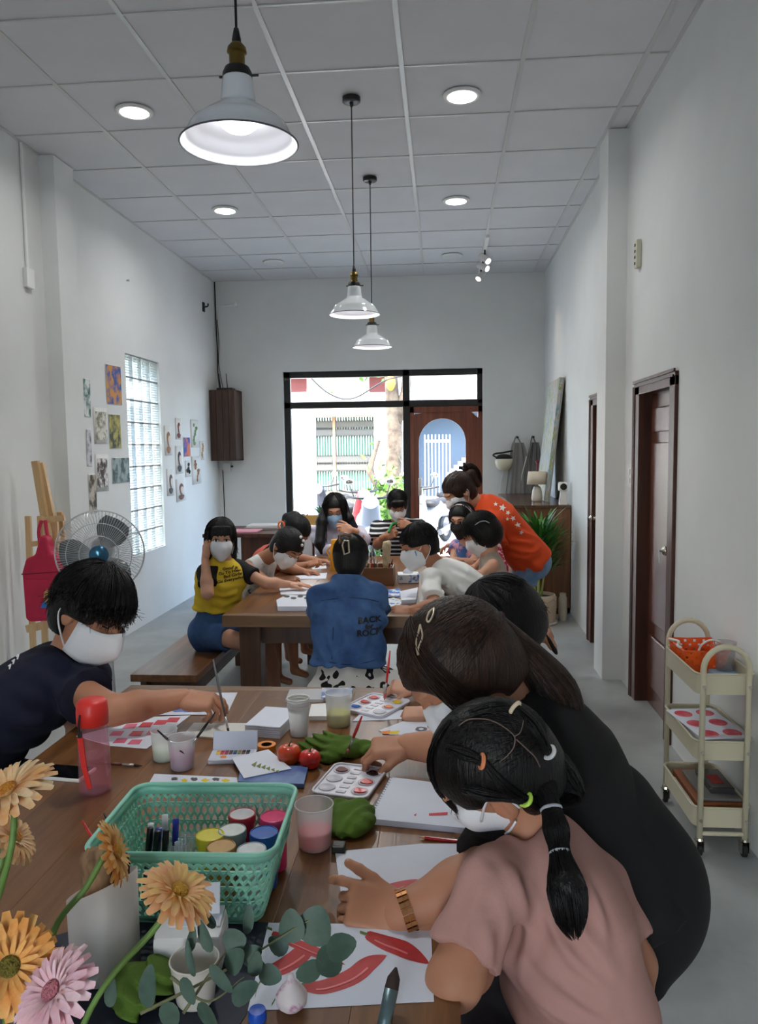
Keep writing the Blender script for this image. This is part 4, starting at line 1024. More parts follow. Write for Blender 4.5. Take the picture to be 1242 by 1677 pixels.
def strand_mesh(paths, r0, r1=None, sides=3):
    """many thin tapering tubes: paths array (n, m, 3)"""
    A = np.asarray(paths, float); n, m, _ = A.shape; r1 = r0 * .3 if r1 is None else r1
    T = np.gradient(A, axis=1); T /= np.linalg.norm(T, axis=2, keepdims=True) + 1e-9
    N = np.cross(T, np.array([.3, .2, 1.0])); N /= np.linalg.norm(N, axis=2, keepdims=True) + 1e-9; B = np.cross(T, N)
    rr = np.linspace(r0, r1, m)[None, :, None]; Vt = []
    for j in range(sides):
        a = 2 * PI * j / sides; Vt.append(A + rr * (N * math.cos(a) + B * math.sin(a)))
    Vt = np.stack(Vt, 2).reshape(-1, 3)
    base = (np.arange(n)[:, None] * m + np.arange(m - 1)[None]).ravel() * sides; F = []
    for j in range(sides):
        j2 = (j + 1) % sides; F.append(np.stack([base + j, base + j2, base + sides + j2, base + sides + j], 1))
    return Vt, np.concatenate(F)
def ponytail(path, radii, n, rs=.0016, fray=.3, seed=1, m=14):
    """strands running along a centre line inside a varying radius"""
    r = np.random.RandomState(seed); C = np.array(bez(path, 3 * (m - 1)))[:: 3]
    if len(C) < m: C = np.array([np.array([np.interp(np.linspace(0, 1, m), np.linspace(0, 1, len(C)), C[:, i]) for i in range(3)]).T])[0]
    m = len(C); R = np.interp(np.linspace(0, 1, m), np.linspace(0, 1, len(radii)), radii)
    T = np.gradient(C, axis=0); T /= np.linalg.norm(T, axis=1, keepdims=True)
    N = np.cross(T, [.2, .9, .3]); N /= np.linalg.norm(N, axis=1, keepdims=True); B = np.cross(T, N)
    a = r.uniform(0, 2 * PI, n); q = np.sqrt(r.uniform(.25, 1, n)); out = []
    for i in range(n):
        aa = a[i] + np.linspace(0, r.normal(0, .4), m); e = 1 - r.uniform(0, fray)
        p = C + (N * np.cos(aa)[:, None] + B * np.sin(aa)[:, None]) * (R * q[i])[:, None]
        t = np.linspace(0, e, m); p = np.stack([np.interp(t, np.linspace(0, 1, m), p[:, k]) for k in range(3)], 1); out.append(p)
    return strand_mesh(out, rs)

# ------------------------------------------------------------------ people
m_skinA = mat('skin_light', (204, 154, 127), .5, sub=.12, var=.05, vs=12, spec=.35)
m_skinB = mat('skin_tan', (180, 127, 99), .5, sub=.12, var=.05, vs=12, spec=.35)
def hairmat(name, c1, c2):
    return mat(name, c1, .42, col2=c2, vs=3.0, stretch=(30, 30, 4), bump=.35, bs=8, detail=3, spec=.35)
m_hairk = hairmat('black_hair', (8, 8, 9), (18, 16, 17))
m_hairb = hairmat('brown_hair', (28, 19, 15), (62, 41, 31))
m_mask = mat('white_mask_fabric', (234, 236, 240), .8, bump=.08, bs=200)
m_maskb = mat('blue_mask_fabric', (164, 198, 230), .8)
m_eyew = mat('eye_white', (230, 226, 222), .2); m_eyed = mat('eye_dark', (26, 18, 16), .15); m_brow = mat('brow_hair', (30, 22, 20), .8)

class Head:
    """frame of a head: c = centre, columns of R = right, forward, up; s = size (1 = adult)"""
    def __init__(s, c, fwd, up=(0, 0, 1), size=1.0):
        s.c = np.asarray(c, float); s.R = frame(fwd, up); s.s = size
    def __call__(s, x, y, z): return s.c + s.R @ (V(x, y, z) * s.s)
    def r(s, *a): return np.array(a, float) * s.s
def add_head(S, H, neck, rn=.05, ears=True, k=.02):
    s = H.s
    S.ell(H(0, -.012, .03), H.r(.077, .096, .088), H.R, k)
    S.ell(H(0, .022, -.04), H.r(.06, .072, .075), H.R, .03 * s)
    S.ell(H(0, .066, -.092), H.r(.024, .022, .02), H.R, .03 * s)
    for x in (-1, 1):
        S.ell(H(x * .034, .062, -.028), H.r(.026, .03, .028), H.R, .02 * s)
        if ears:
            S.ell(H(x * .079, -.008, -.008), H.r(.011, .021, .033), H.R, .006 * s); S.ell(H(x * .088, -.002, -.004), H.r(.006, .011, .018), H.R, .004 * s, 's')
    S.ell(H(0, .086, .034), H.r(.05, .016, .012), H.R, .02 * s)
    for x in (-1, 1): S.ell(H(x * .031, .1, .012), H.r(.02, .016, .011), H.R, .012 * s, 's')
    S.cone(H(0, .088, .022), H(0, .108, -.016), .007 * s, .012 * s, .012 * s); S.ell(H(0, .1, -.019), H.r(.018, .012, .009), H.R, .008 * s)
    S.cone(H(0, .09, -.048), H(0, .09, -.052), .014 * s, .013 * s, .012 * s)
    S.cone(H(0, -.03, -.05), neck, rn * s, rn * 1.1 * s, .025 * s)
def face_details(H, parent, closed=False, eyes=True, brows=True, only=None):
    for x in (-1, 1):
        if only and x != only: continue
        if eyes and not closed:
            o = MB().ell(H(x * .031, .083, .012), H.r(.0155, .012, .009), H.R, 14, 8).build('eye', m_eyew, parent, True)
            MB().ell(H(x * .031, .0915, .0115), H.r(.0075, .0045, .0075), H.R, 10, 6).build('iris', m_eyed, o, True)
            MB().tube([H(x * .031 + d, .0955 - abs(d) * .35, .0205 - abs(d) * .35) for d in (-.017, -.009, 0, .009, .017)], .0024 * H.s, 5).build('eyelash', m_brow, o, True)
        elif eyes:
            MB().tube([H(x * .031 + d, .0965 - abs(d) * .4, .004 + abs(d) * .3) for d in (-.017, -.009, 0, .009, .017)], .0022 * H.s, 5).build('eyelash', m_brow, parent, True)
        if brows:
            MB().tube([H(x * (.014 + q * .036), .1005 - q * q * .016, .036 + .007 * math.sin(q * 2.6)) for q in np.linspace(0, 1, 6)], [.002 * H.s, .0032 * H.s, .0034 * H.s, .003 * H.s, .0024 * H.s, .001 * H.s], 5).build('eyebrow', m_brow, parent, True)
def add_mask(H, parent, m=m_mask, kind='flat', straps=True, h=.0045, sm=None, drop=0.0):
    S = Solid(h); s = H.s
    if kind == 'kn':      # folded respirator: flat panels meeting in a ridge
        vv = [(0, .122, .0), (0, .158, -.055), (0, .130, -.092), (0, .080, -.134)]
        for x in (-1, 1): vv += [(x * .072, .028, -.008), (x * .054, .110, -.012), (x * .062, .106, -.064), (x * .054, .066, -.122), (x * .068, .010, -.108), (x * .084, .030, -.058)]
        ff = []
        for o_ in (4, 10): ff += [(0, 1, o_ + 2, o_ + 1), (1, 2, o_ + 2), (2, 3, o_ + 3, o_ + 2), (o_, o_ + 1, o_ + 2, o_ + 5), (o_ + 5, o_ + 2, o_ + 3, o_ + 4)]
        o = mesh_obj('face_mask', [H(*v) for v in vv], ff, m, parent); sd = o.modifiers.new('soft', 'SUBSURF'); sd.levels = sd.render_levels = 2; o.modifiers.new('thick', 'SOLIDIFY').thickness = .002
        bm = bmesh.new(); bm.from_mesh(o.data); bmesh.ops.recalc_face_normals(bm, faces=bm.faces); cl = bm.edges.layers.float.get('crease_edge') or bm.edges.layers.float.new('crease_edge')
        for e in bm.edges:
            if e.is_boundary or (e.verts[0].index < 4 and e.verts[1].index < 4): e[cl] = .8
        for f in bm.faces: f.smooth = True
        bm.to_mesh(o.data); bm.free()
        for x in (-1, 1): MB().tube(bez([H(x * .069, .028, .002), H(x * .086, -.002, .03), H(x * .092, -.03, .0), H(x * .086, -.022, -.04), H(x * .066, .012, -.098)], 16), .0024 * s, 6).build('ear_loop', m, o, True)
        return o
    if True:
        S.ell(H(0, .020, -.046 - drop), H.r(.067, .080, .075), H.R, .01)
        for x in (-1, 1): S.ell(H(x * .034, .066, -.026 - drop), H.r(.031, .033, .034), H.R, .03 * s)
        S.cone(H(0, .100, -.006), H(0, .106, -.03), .012 * s, .016 * s, .03 * s); S.cone(H(0, .102, -.045), H(0, .078, -.1), .014 * s, .02 * s, .035 * s)
        S.cut(H(0, .06, .002 - drop), H.R @ V(0, -.12, 1)); S.cut(H(0, .05, -.116 - drop), H.R @ V(0, -.25, -1))
    S.cut(H(0, .022, 0), H.R @ V(0, -1, .2))
    o = np_obj('face_mask', [S.mesh()], m, parent)
    if straps:
        for x in (-1, 1):
            MB().tube(bez([H(x * .064, .03, -.012), H(x * .078, -.002, .022), H(x * .088, -.028, .0), H(x * .082, -.02, -.035), H(x * .066, .02, -.085)], 16), .0022 * s, 6).build('ear_loop', sm or m, o, True)
    if kind == 'flat':
        for z in (-.03, -.055, -.08):
            MB().tube([H(x, .1215 - x * x * 13 - abs(z + .03) * .30, z - drop) for x in (-.05, -.03, 0, .03, .05)], .0014 * s, 4).build('pleat', m, o, True)
    return o

FLAT = dict(c=[(10, 15, 10)] * 4, th=(20, 10), sp=.35)
def hand(wrist, along, back, side, s=1.0, curls=None, thumb=None, h=.0032, spread=.10, k=.006):
    """hand from the wrist; along = finger direction, back = normal of the back of the hand, side = +1 thumb to the +x of the frame.
    curls: four lists of three bend angles in degrees (index..little); thumb: (out, in-palm, bend)"""
    S = Solid(h); y = unit(along); z = unit(np.asarray(back, float) - y * (np.asarray(back, float) @ y)); x = np.cross(y, z) * side
    W = np.asarray(wrist, float)
    def L(a, b, c): return W + (x * a + y * b + z * c) * s
    curls = curls or [(12, 18, 10)] * 4; thumb = thumb or (38, 20, 15)
    S.cone(L(0, -.045, 0), L(0, .012, 0), .024 * s, .026 * s, k, (z, .78))
    S.box(L(-.002, .048, -.001), V(.039, .044, .0135) * s, np.stack([x, y, z], 1), .012 * s, .014 * s)
    S.ell(L(.022, .03, -.012), V(.018, .03, .012) * s, np.stack([x, y, z], 1), .012 * s)
    S.ell(L(-.026, .032, -.01), V(.013, .032, .011) * s, np.stack([x, y, z], 1), .012 * s)
    tips = []
    for i, (bx, by, ln) in enumerate(((.028, .088, .072), (.0095, .093, .081), (-.0095, .089, .075), (-.0275, .08, .06))):
        p = L(bx, by - .006, 0); a = 0; r = (.0092, .0094, .009, .0078)[i] * s; sd = spread * (1.5 - i) / 1.5
        for j, fr_ in enumerate((.44, .31, .25)):
            a += math.radians(curls[i][j])
            d = unit(y * math.cos(a) - z * math.sin(a) + x * sd * math.cos(a)); q = p + d * ln * fr_ * s
            S.cone(p, q, r * (1 - .08 * j), r * (1 - .08 * (j + 1)), .004 * s); p = q
        tips.append(p)
    o_, i_, b_ = [math.radians(v) for v in thumb]
    p = L(.026, .02, -.006); d = unit(x * math.sin(o_) + y * math.cos(o_) - z * math.sin(i_)); q = p + d * .042 * s
    S.cone(p, q, .0125 * s, .0108 * s, .008 * s)
    d2 = unit(d * math.cos(b_) + (-x * .6 - z * .5 + y * .5) * math.sin(b_)); q2 = q + d2 * .030 * s; S.cone(q, q2, .0106 * s, .0095 * s, .004 * s); q3 = q2 + unit(d2 * math.cos(b_ * .7) + (-x * .6 - z * .5 + y * .5) * math.sin(b_ * .7)) * .022 * s; S.cone(q2, q3, .0095 * s, .008 * s, .004 * s)
    tips.append(q3)
    return S.mesh(), tips
GRIP = [(38, 42, 22), (46, 52, 30), (56, 60, 40), (64, 64, 40)]
FIST = [(62, 78, 42)] * 4
REST = [(18, 26, 16), (22, 30, 18), (26, 32, 20), (30, 34, 20)]
def torso(S, pel, chest, neckb, shL, shR, fwd, wp, ww, wc, flat=.62, k=.04):
    pel, chest, neckb = map(lambda v: np.asarray(v, float), (pel, chest, neckb)); mid = pel * .55 + chest * .45
    S.cone(pel, mid, wp, ww, k, (fwd, flat)); S.cone(mid, chest, ww, wc, k, (fwd, flat)); S.cone(chest, chest * .35 + neckb * .65, wc, wc * .55, k, (fwd, flat))
    for sh in (shL, shR): S.cone(np.asarray(neckb) * .7 + chest * .3, sh, .05 * wc / .15, .048 * wc / .15, k)
def arm(S, sh, el, wr, r=(.047, .036, .024), k=.02):
    S.chain([sh, el], [r[0], r[1]], k); S.chain([el, np.asarray(el) * .65 + np.asarray(wr) * .35, wr], [r[1], r[1] * 1.0, r[2]], k)
def wrinkle(amp=.003, f=60, ph=0.0, d=(.35, .45, .85)):
    """cloth folds: bent ridges of varying strength"""
    def fn(X, Y, Z):
        w = 1.5 * np.sin(17 * Z + 11 * X + ph) + 1.2 * np.sin(19 * X - 14 * Y + 2 * ph)
        g = np.sin(9 * X - 8 * Y + 12 * Z + ph * 2)
        return amp * (np.sin(f * (d[0] * X + d[1] * Y + d[2] * Z) + ph + w) * (.45 + .55 * g) + .55 * np.sin(f * .8 * (d[2] * X - d[1] * Y + d[0] * Z) + 1.5 * w + 2 * ph) * (.5 - .5 * g))
    return fn
def fold(o, pix, w=.018, amp=.007):
    """press a cloth fold into a garment along a line of sight path"""
    C = pix_on(o, pix, 0)
    if len(C) < 2: return
    C = np.array(bez(C, 24)); me = o.data; n = len(me.vertices); co = np.empty(n * 3, np.float32); no = np.empty(n * 3, np.float32); me.vertices.foreach_get('co', co); me.vertices.foreach_get('normal', no); co = co.reshape(-1, 3); no = no.reshape(-1, 3)
    sel = np.where(np.all((co > C.min(0) - 4 * w) & (co < C.max(0) + 4 * w), 1))[0]; D = np.linalg.norm(co[sel, None] - C[None], axis=2); j = D.argmin(1); d = D.min(1); e = np.sin(np.pi * np.clip(j / (len(C) - 1), .06, .94)) ** .6
    co[sel] += no[sel] * (e * amp * (np.exp(-(d / w) ** 2) - .55 * np.exp(-((d - 1.9 * w) / w) ** 2)))[:, None]
    me.vertices.foreach_set('co', co.ravel()); me.update()
def person(label, body_parts, m=m_skinA, group=None):
    o = np_obj('person', body_parts, m); return tag(o, label, 'person', group)
def on_surface(o, pts, dirs, off=.002):
    """project points along a direction on to an object's mesh"""
    bvh = BVHTree.FromPolygons([v.co for v in o.data.vertices], [p.vertices for p in o.data.polygons]); out = []
    for p in pts:
        h_ = bvh.ray_cast(Vector(p), Vector(dirs))
        out.append(np.array(h_[0]) - unit(dirs) * off if h_[0] is not None else None)
    return out
def text_on(o, body, size, c, right, up, into, m, name='lettering', bold=0.0, off=.0025):
    """lettering laid on to a garment"""
    me = text_mesh(body, size, 0, bold=bold); bm = bmesh.new(); bm.from_mesh(me)
    bmesh.ops.triangulate(bm, faces=bm.faces); bmesh.ops.subdivide_edges(bm, edges=[e for e in bm.edges if e.calc_length() > .012], cuts=1)
    c = np.asarray(c, float); right = unit(right); up = unit(up); into = unit(into)
    P3 = [c + right * v.co.x + up * v.co.y - into * .15 for v in bm.verts]; Q = on_surface(o, P3, into, off)
    bad = []
    for v, q in zip(bm.verts, Q):
        if q is None: bad.append(v)
        else: v.co = Vector(q)
    bmesh.ops.delete(bm, geom=bad, context='VERTS')
    return bm_obj(name, bm, m, o)
# ------------------------------------------------------------------ hair and figure builders
def hair_cap(H, t=.013, line=.052, ear=-.03, nape=-.09, h=.006, front=.05, fringe=0, noise=0.0):
    """solid hair mass over the skull; line = hairline height, ear = where the sides end, nape = lower end behind"""
    S = Solid(h)
    S.ell(H(0, -.014, .032), H.r(.077 + t, .097 + t, .088 + t), H.R, .01)
    S.ell(H(0, -.045, -.02), H.r(.066 + t, .058 + t, .085 + t * .5), H.R, .02)
    S.box(H(0, front + .12, line - .12), H.r(.12, .12, .12), H.R, .045 * H.s, .012, 's')
    S.box(H(0, -.022 + .12, ear - .12), H.r(.13, .12, .12), H.R, .02 * H.s, .01, 's')
    S.cut(H(0, 0, nape), -H.R[:, 2])
    if fringe:
        for x in np.linspace(-.055, .055, 7):
            S.cone(H(x * .8, .075, .085), H(x, .098 - x * x * 6, fringe + .006 * math.sin(x * 300)), .013 * H.s, .006 * H.s, .008)
    if noise: S.noise = lambda X, Y, Z: noise * np.sin(260 * X + 40 * Z) * np.sin(240 * Y + 30 * Z)
    return S
def scalp_pt(H, phi, th, t):
    d = V(math.sin(phi) * math.sin(th), math.cos(phi) * math.sin(th), math.cos(th))
    return H(*(V(0, -.014, .032) + d * V(.077 + t, .097 + t, .088 + t)))
def fall(H, n, t, end, drop=None, seed=1, rs=.0015, m=12, phis=(-PI, PI), crown=(0, -.03), sway=.0, down=None, jit=.004):
    """loose strands lying from the crown over the skull; end(phi) = polar angle they reach, drop(phi) = length hanging below that"""
    r = np.random.RandomState(seed); out = []
    dn = -H.R[:, 2] if down is None else unit(down)
    for _ in range(n):
        ph = r.uniform(*phis); e = end(ph) * r.uniform(.9, 1.06); dl = (drop(ph) if drop else 0) * r.uniform(.75, 1.05)
        tt = t + r.uniform(-.002, .004); p = []; arc = e * .09; mm = max(3, int(round(m * arc / (arc + dl + 1e-6)))) if dl > 0 else m
        for i in range(mm):
            a = .06 + (e - .06) * i / (mm - 1); p.append(scalp_pt(H, ph + sway * a, a, tt))
        if dl > 0:
            tang = unit(p[-1] - p[-2]); q = p[-1]; k = m - mm; 
            for i in range(k):
                w = min(1, (i + 1) / k * 1.8); q = q + unit(tang * (1 - w) + dn * w) * dl * H.s / max(1, k); p.append(q)
        while len(p) < m: p.append(p[-1] + dn * .001)
        p = np.array(p[:m]) + r.normal(0, jit * .25, 3); p[-1] += r.normal(0, jit, 3) * H.s; out.append(p)
    return strand_mesh(out, rs * H.s, rs * .5 * H.s)
def pulled(H, n, t, target, seed=1, rs=.0015, m=12, region=None):
    """strands combed over the skull from the hairline to a tie (target in head coordinates)"""
    r = np.random.RandomState(seed); out = []; c0 = V(0, -.014, .032); rad = V(.077 + t, .097 + t, .088 + t)
    T = unit((V(*target) - c0) / rad); tries = 0
    while len(out) < n and tries < n * 20:
        tries += 1
        d = unit(r.normal(0, 1, 3)); q = c0 + d * rad
        if q[1] > .045 and q[2] < .065: continue
        if q[2] < -.02 and q[1] > -.03: continue
        if q[2] < -.075: continue
        if region and not region(q): continue
        ang = math.acos(max(-1, min(1, d @ T)))
        if ang < .15: continue
        p = []
        for i in range(m):
            u_ = i / (m - 1); w = (math.sin((1 - u_) * ang) * d + math.sin(u_ * ang) * T) / (math.sin(ang) + 1e-6); w = unit(w)
            p.append(H(*(c0 + w * (rad + r.uniform(-.001, .002) - .002 * (1 - u_)))))
        out.append(p)
    return strand_mesh(out, rs * H.s, rs * H.s)
def feet_shoe(parent, an, d, s, m):
    S = Solid(.006); d = unit(d); S.cone(an + V(0, 0, -.01), an + d * .12 * s + V(0, 0, -.02), .035 * s, .03 * s, .02); S.cut((0, 0, .002), (0, 0, -1)); np_obj('shoe', [S.mesh()], m, parent)

def figure(label, H, pel, nb, bf, L=None, R=None, s=1.0, skin=m_skinA, sw=.17, shirt=None, bottom=None, legs='sit', h=.007, hh=.004, wp=.135, ww=.115, wc=.14,
           shL=None, shR=None, ar=(.044, .036, .024), flat=.64, rn=.048, group=None, legv=None, ears=True, seat=None):
    """L / R = (elbow, wrist, hand options); shirt = dict(m, sleeve, inf, hem); bottom = dict(m, length, inf)"""
    pel = np.asarray(pel, float); nb = np.asarray(nb, float); up = unit(nb - pel); bf = unit(np.asarray(bf, float)); bf = unit(bf - up * (bf @ up)); rt = np.cross(bf, up)
    bfh = unit(V(bf[0], bf[1], 0)) if abs(bf[2]) < .95 else unit(V(up[0], up[1], 0))
    chest = pel + .72 * (nb - pel)
    shL = nb - up * .035 * s - rt * sw * s if shL is None else np.asarray(shL, float); shR = nb - up * .035 * s + rt * sw * s if shR is None else np.asarray(shR, float)
    a_ = tuple(v * s for v in ar)
    def build_torso(S, e=0.0, k=.04): torso(S, pel, chest, nb, shL, shR, bf, wp * s + e, ww * s + e, wc * s + e, flat, k)
    S = Solid(h); build_torso(S, -.012); add_head(S, H, nb, rn, ears)
    extra = []; tips = {}
    for nm, sh, A in (('L', shL, L), ('R', shR, R)):
        if A is None: continue
        arm(S, sh, A[0], A[1], a_)
        if len(A) > 2 and A[2] is not None:
            kw = dict(A[2]); sd = 1 if nm == 'L' else -1      # palm down, fingers forward: the left thumb is on the +x side
            al = kw.pop('along', None); al = np.asarray(A[1], float) - np.asarray(A[0], float) if al is None else al
            mm, tp = hand(A[1], al, kw.pop('back', (0, 0, 1)), sd, s * .94, h=hh, **kw); extra.append(mm); tips[nm] = tp
    lg = []
    if legs:
        for sd in (-1, 1):
            hip = pel + rt * sd * .075 * s
            if legv is not None: kn, an = legv[0 if sd < 0 else 1]
            elif legs == 'sit': kn = hip + bfh * .38 * s + V(0, 0, .0) + rt * sd * .02; an = kn + V(0, 0, -.40 * s) + bfh * .02; an[2] = max(an[2], .06)
            else: kn = hip + V(0, 0, -hip[2] * .46) + bfh * .03; an = V(kn[0], kn[1], .07)
            kn, an = np.asarray(kn, float), np.asarray(an, float); lg.append((hip, kn, an))
            S.cone(hip, kn, .072 * s, .048 * s, .03); S.chain([kn, kn * .65 + an * .35, an], [.048 * s, .05 * s, .032 * s], .02)
            if legs != 'kneel': S.cone(an + V(0, 0, -.025), an + bfh * .11 * s + V(0, 0, -.035), .03 * s, .024 * s, .02)
    body = person(label, [S.mesh()] + extra, skin, group)
    out = dict(body=body, rt=rt, up=up, bf=bf, chest=chest, shL=shL, shR=shR, legs=lg, tips=tips, nb=nb, pel=pel)
    if shirt:
        e = shirt.get('inf', .008); S = Solid(shirt.get('h', h)); build_torso(S, e, .045)
        hemL = shirt.get('hem', .04)
        S.cone(pel - up * hemL * s, pel + up * .04, wp * s * shirt.get('flare', 1.0) + e, wp * s + e, .03, (bf, flat), clipa=1)
        S.cut(pel - up * hemL * s, -up)
        fr = shirt.get('sleeve', .5)
        for nm, sh, A in (('L', shL, L), ('R', shR, R)):
            if A is None or fr <= 0: continue
            el, wr = np.asarray(A[0], float), np.asarray(A[1], float); sr = shirt.get('sr', .014)
            if fr <= 1: S.cone(sh, sh + (el - sh) * fr, a_[0] + sr * .7, a_[0] + sr * 1.6 - .006 * fr, .03, clip=1)
            else: S.chain([sh, el], [a_[0] + sr, a_[1] + sr], .03); S.chain([el, el + (wr - el) * (fr - 1)], [a_[1] + sr, a_[2] + sr], .02, clip=1)
        hd = unit(unit(H.c - nb) + up * .6 + bf * shirt.get('cf', .25)); S.cone(nb + hd * (shirt.get('collar', .012) + .055) * s, nb + hd * .24, .062 * s, .11 * s, .008, mode='s')
        if shirt.get('arms0'):      # sleeveless: cut armholes
            for sh, sg in ((shL, -1), (shR, 1)): S.cut(sh - rt * sg * .018 * s, rt * sg)
        if shirt.get('wr', 1): S.noise = wrinkle(shirt.get('wa', .007), shirt.get('wf', 66), shirt.get('ph', 1.0))
        out['shirt'] = np_obj(shirt.get('name', 'shirt'), [S.mesh()], shirt['m'], body)
    if bottom:
        e = bottom.get('inf', .012); S = Solid(bottom.get('h', h)); S.cone(pel - up * .02, pel + up * .09 * s, wp * s + e * .8, ww * s + e * .7, .03, (bf, flat + .06))
        for hip, kn, an in lg:
            f_ = bottom.get('length', .5)
            if f_ <= 1: S.cone(hip, hip + (kn - hip) * f_, .078 * s + e, (.078 - .024 * f_) * s + e, .03, clip=1)
            else: S.cone(hip, kn, .076 * s + e, .052 * s + e, .03); S.cone(kn, kn + (an - kn) * (f_ - 1), .052 * s + e, .04 * s + e, .02, clip=1)
        if bottom.get('skirt'):
            a0, a1 = pel + up * .02, pel + bottom['skirt']; S.cone(a0, a1, wp * s + e, bottom.get('sr', .2), .04, (bf, .85), clip=1)
        S.noise = wrinkle(.003, 70, 2.0); out['bottom'] = np_obj(bottom.get('name', 'shorts'), [S.mesh()], bottom['m'], body)
    return out
def pix_on(o, pix, off=.001):
    """points of an object's surface seen along the given lines of sight"""
    bvh = BVHTree.FromPolygons([v.co for v in o.data.vertices], [p.vertices for p in o.data.polygons]); out = []
    for x, y in pix:
        d = unit(ray(x, y)); h_ = bvh.ray_cast(Vector((0, 0, CAM_H)), Vector(d))
        if h_[0] is not None: out.append(np.array(h_[0]) + np.array(h_[1]) * off)
    return out
# ================================================================== people at the front table
m_navy = mat('navy_cotton', (17, 21, 42), .9, bump=.06, bs=300)
m_dkjean = mat('dark_trousers', (34, 36, 44), .9)
# --- man in navy
H = Head(P(150, 1003, 2.12), (.86, -.34, -.42), (.38, .02, .92), 1.0)
pel = V(-1.44, 2.02, .56); nb = P(108, 1082, 2.12)
shR = P(92, 1112, 2.12); elR = P(186, 1163, 1.95); wrR = P(300, 1143, 2.02)
man = figure('man in a navy T-shirt and white folded mask painting on the left', H, pel, nb, (.75, -.05, -.65), R=(elR, wrR, dict(curls=[(30, 35, 18), (40, 45, 25), (52, 50, 30), (58, 55, 30)], thumb=(28, 30, 18), along=(1, .04, -.12), back=(.1, -.25, .95))),
             L=(V(-1.18, 2.34, .66), V(-1.08, 2.2, .56), dict(curls=REST, along=(1, -.3, 0))), s=1.0, skin=m_skinB, sw=.175, shR=shR, shL=P(150, 1105, 2.3),
             shirt=dict(m=m_navy, sleeve=.56, inf=.016, hem=.06, sr=.02, wa=.009, wf=60, collar=.02), bottom=dict(m=m_dkjean, length=1.9, name='trousers'), h=.006, hh=.003, ar=(.048, .039, .026), wc=.155, wp=.15, ww=.14)
B = man['body']
for q in ([(18, 1130), (66, 1148), (100, 1190)], [(40, 1095), (82, 1118), (104, 1160)], [(70, 1060), (110, 1085), (150, 1110)], [(20, 1180), (70, 1185), (110, 1205)]): fold(man['shirt'], q, .016, .008)
add_mask(H, B, kind='kn', h=.004); face_details(H, B, closed=True, only=1)
hc = hair_cap(H, .020, .046, -.008, -.085, .005, .062)
hc.cone(H(.055, .045, .07), H(.082, .06, .018), .024, .008, .02)
np_obj('hair', [hc.mesh(), fall(H, 1700, .021, lambda ph: 1.5 if abs(ph) < 1.2 else (1.5 if abs(ph) < 2 else 2.0), lambda ph: .016 if abs(ph) < 1.2 else .006, 5, .0014, jit=.012), fall(H, 420, .03, lambda ph: 1.32, lambda ph: .034, 8, .0012, phis=(-1.2, 1.2), jit=.014)], m_hairk, B)
for k, (x, y) in enumerate(((14, 1092), (20, 1084), (27, 1076))):
    q = pix_on(man['shirt'], [(x, y), (x + 4, y - 3), (x + 2, y + 4)], .002)
    if len(q) == 3: MB().tube(q, .0022, 5).build('back_print', m_white, man['shirt'])
mb_ = m_brush = None
# --- child with a round black bob behind the ponytail
H = Head(P(822, 1018, 2.18), (-.80, .1, -.58), (-.42, -.1, .88), .93)
nb = V(.245, 2.19, .885); pel = V(.34, 2.17, .49)
kid = figure('child with a round black bob leaning over from behind the ponytail', H, pel, nb, (-1, 0, -.2), R=(V(.12, 2.40, .82), P(676, 1128, 2.30), dict(curls=GRIP, thumb=(25, 35, 20), along=(-1, -.05, .12), back=(.1, -.3, .9))),
             L=(V(.14, 2.02, .80), P(700, 1168, 2.12), dict(curls=FIST, thumb=(20, 40, 40), along=(-1, .05, -.05), back=(0, -.3, 1))), s=.78, skin=m_skinA, sw=.17,
             shirt=dict(m=mat('dusty_rose_cotton', (196, 140, 150), .9), sleeve=.5), bottom=dict(m=m_dkjean, length=.6), h=.008, hh=.003)
hc = hair_cap(H, .02, .045, -.09, -.12, .006, .06)
hc.ell(H(0, -.03, .0), H.r(.1, .105, .115), H.R, .03)
np_obj('hair', [hc.mesh(), fall(H, 500, .022, lambda ph: 1.6, lambda ph: .07 if abs(ph) > .8 else .02, 6, .0016, jit=.003)], m_hairk, kid['body'])
kid_tips = kid['tips']
# --- woman in black, brown ponytail
m_blk = mat('black_jersey', (8, 8, 10), .85, bump=.05, bs=200)
H = Head(P(757, 1098, 1.45), (-.66, -.12, -.74), (-.72, -.06, .70), .99)
pel = V(.345, 1.45, .665); nb = P(865, 1175, 1.47); shL = P(858, 1318, 1.33); shR = P(905, 1190, 1.62)
elL = P(806, 1436, 1.225); wrL = P(655, 1497, 1.185)
elR = P(790, 1225, 1.72); wrR = P(668, 1222, 1.78)
woman = figure('woman in a black dress with a brown ponytail bending over the table', H, pel, nb, (-.55, 0, -.8),
               L=(elL, wrL, dict(curls=[(18, 30, 15), (60, 60, 30), (55, 60, 30), (32, 40, 25)], thumb=(26, -4, 8), along=(-1, .1, .16), back=(.02, -.72, .62))),
               R=(elR, wrR, dict(curls=GRIP, thumb=(25, 35, 20), along=(-1, -.1, -.05), back=(.1, -.2, .95))), s=1.0, skin=m_skinB, sw=.17, shL=shL, shR=shR, legs='stand',
               legv=[(V(.285, 1.38, .36), V(.30, 1.38, .07)), (V(.285, 1.53, .36), V(.30, 1.53, .07))],
               shirt=dict(m=m_blk, name='dress', sleeve=.86, inf=.014, hem=.02, sr=.018, collar=.02, wa=.002), h=.007, hh=.0028, ar=(.05, .047, .03), wp=.155, ww=.135, wc=.15, flat=.72, ears=False)
B = woman['body']
S = Solid(.007); S.ell((.358, 1.45, .655), (.13, .16, .14), None, .05); S.cone((.33, 1.45, .66), (.30, 1.45, .53), .135, .14, .05, ((1, 0, 0), .85), clip=1)
S.cone((.345, 1.45, .70), V(.29, 1.45, .80), .125, .12, .06); np_obj('skirt', [S.mesh()], m_blk, B)
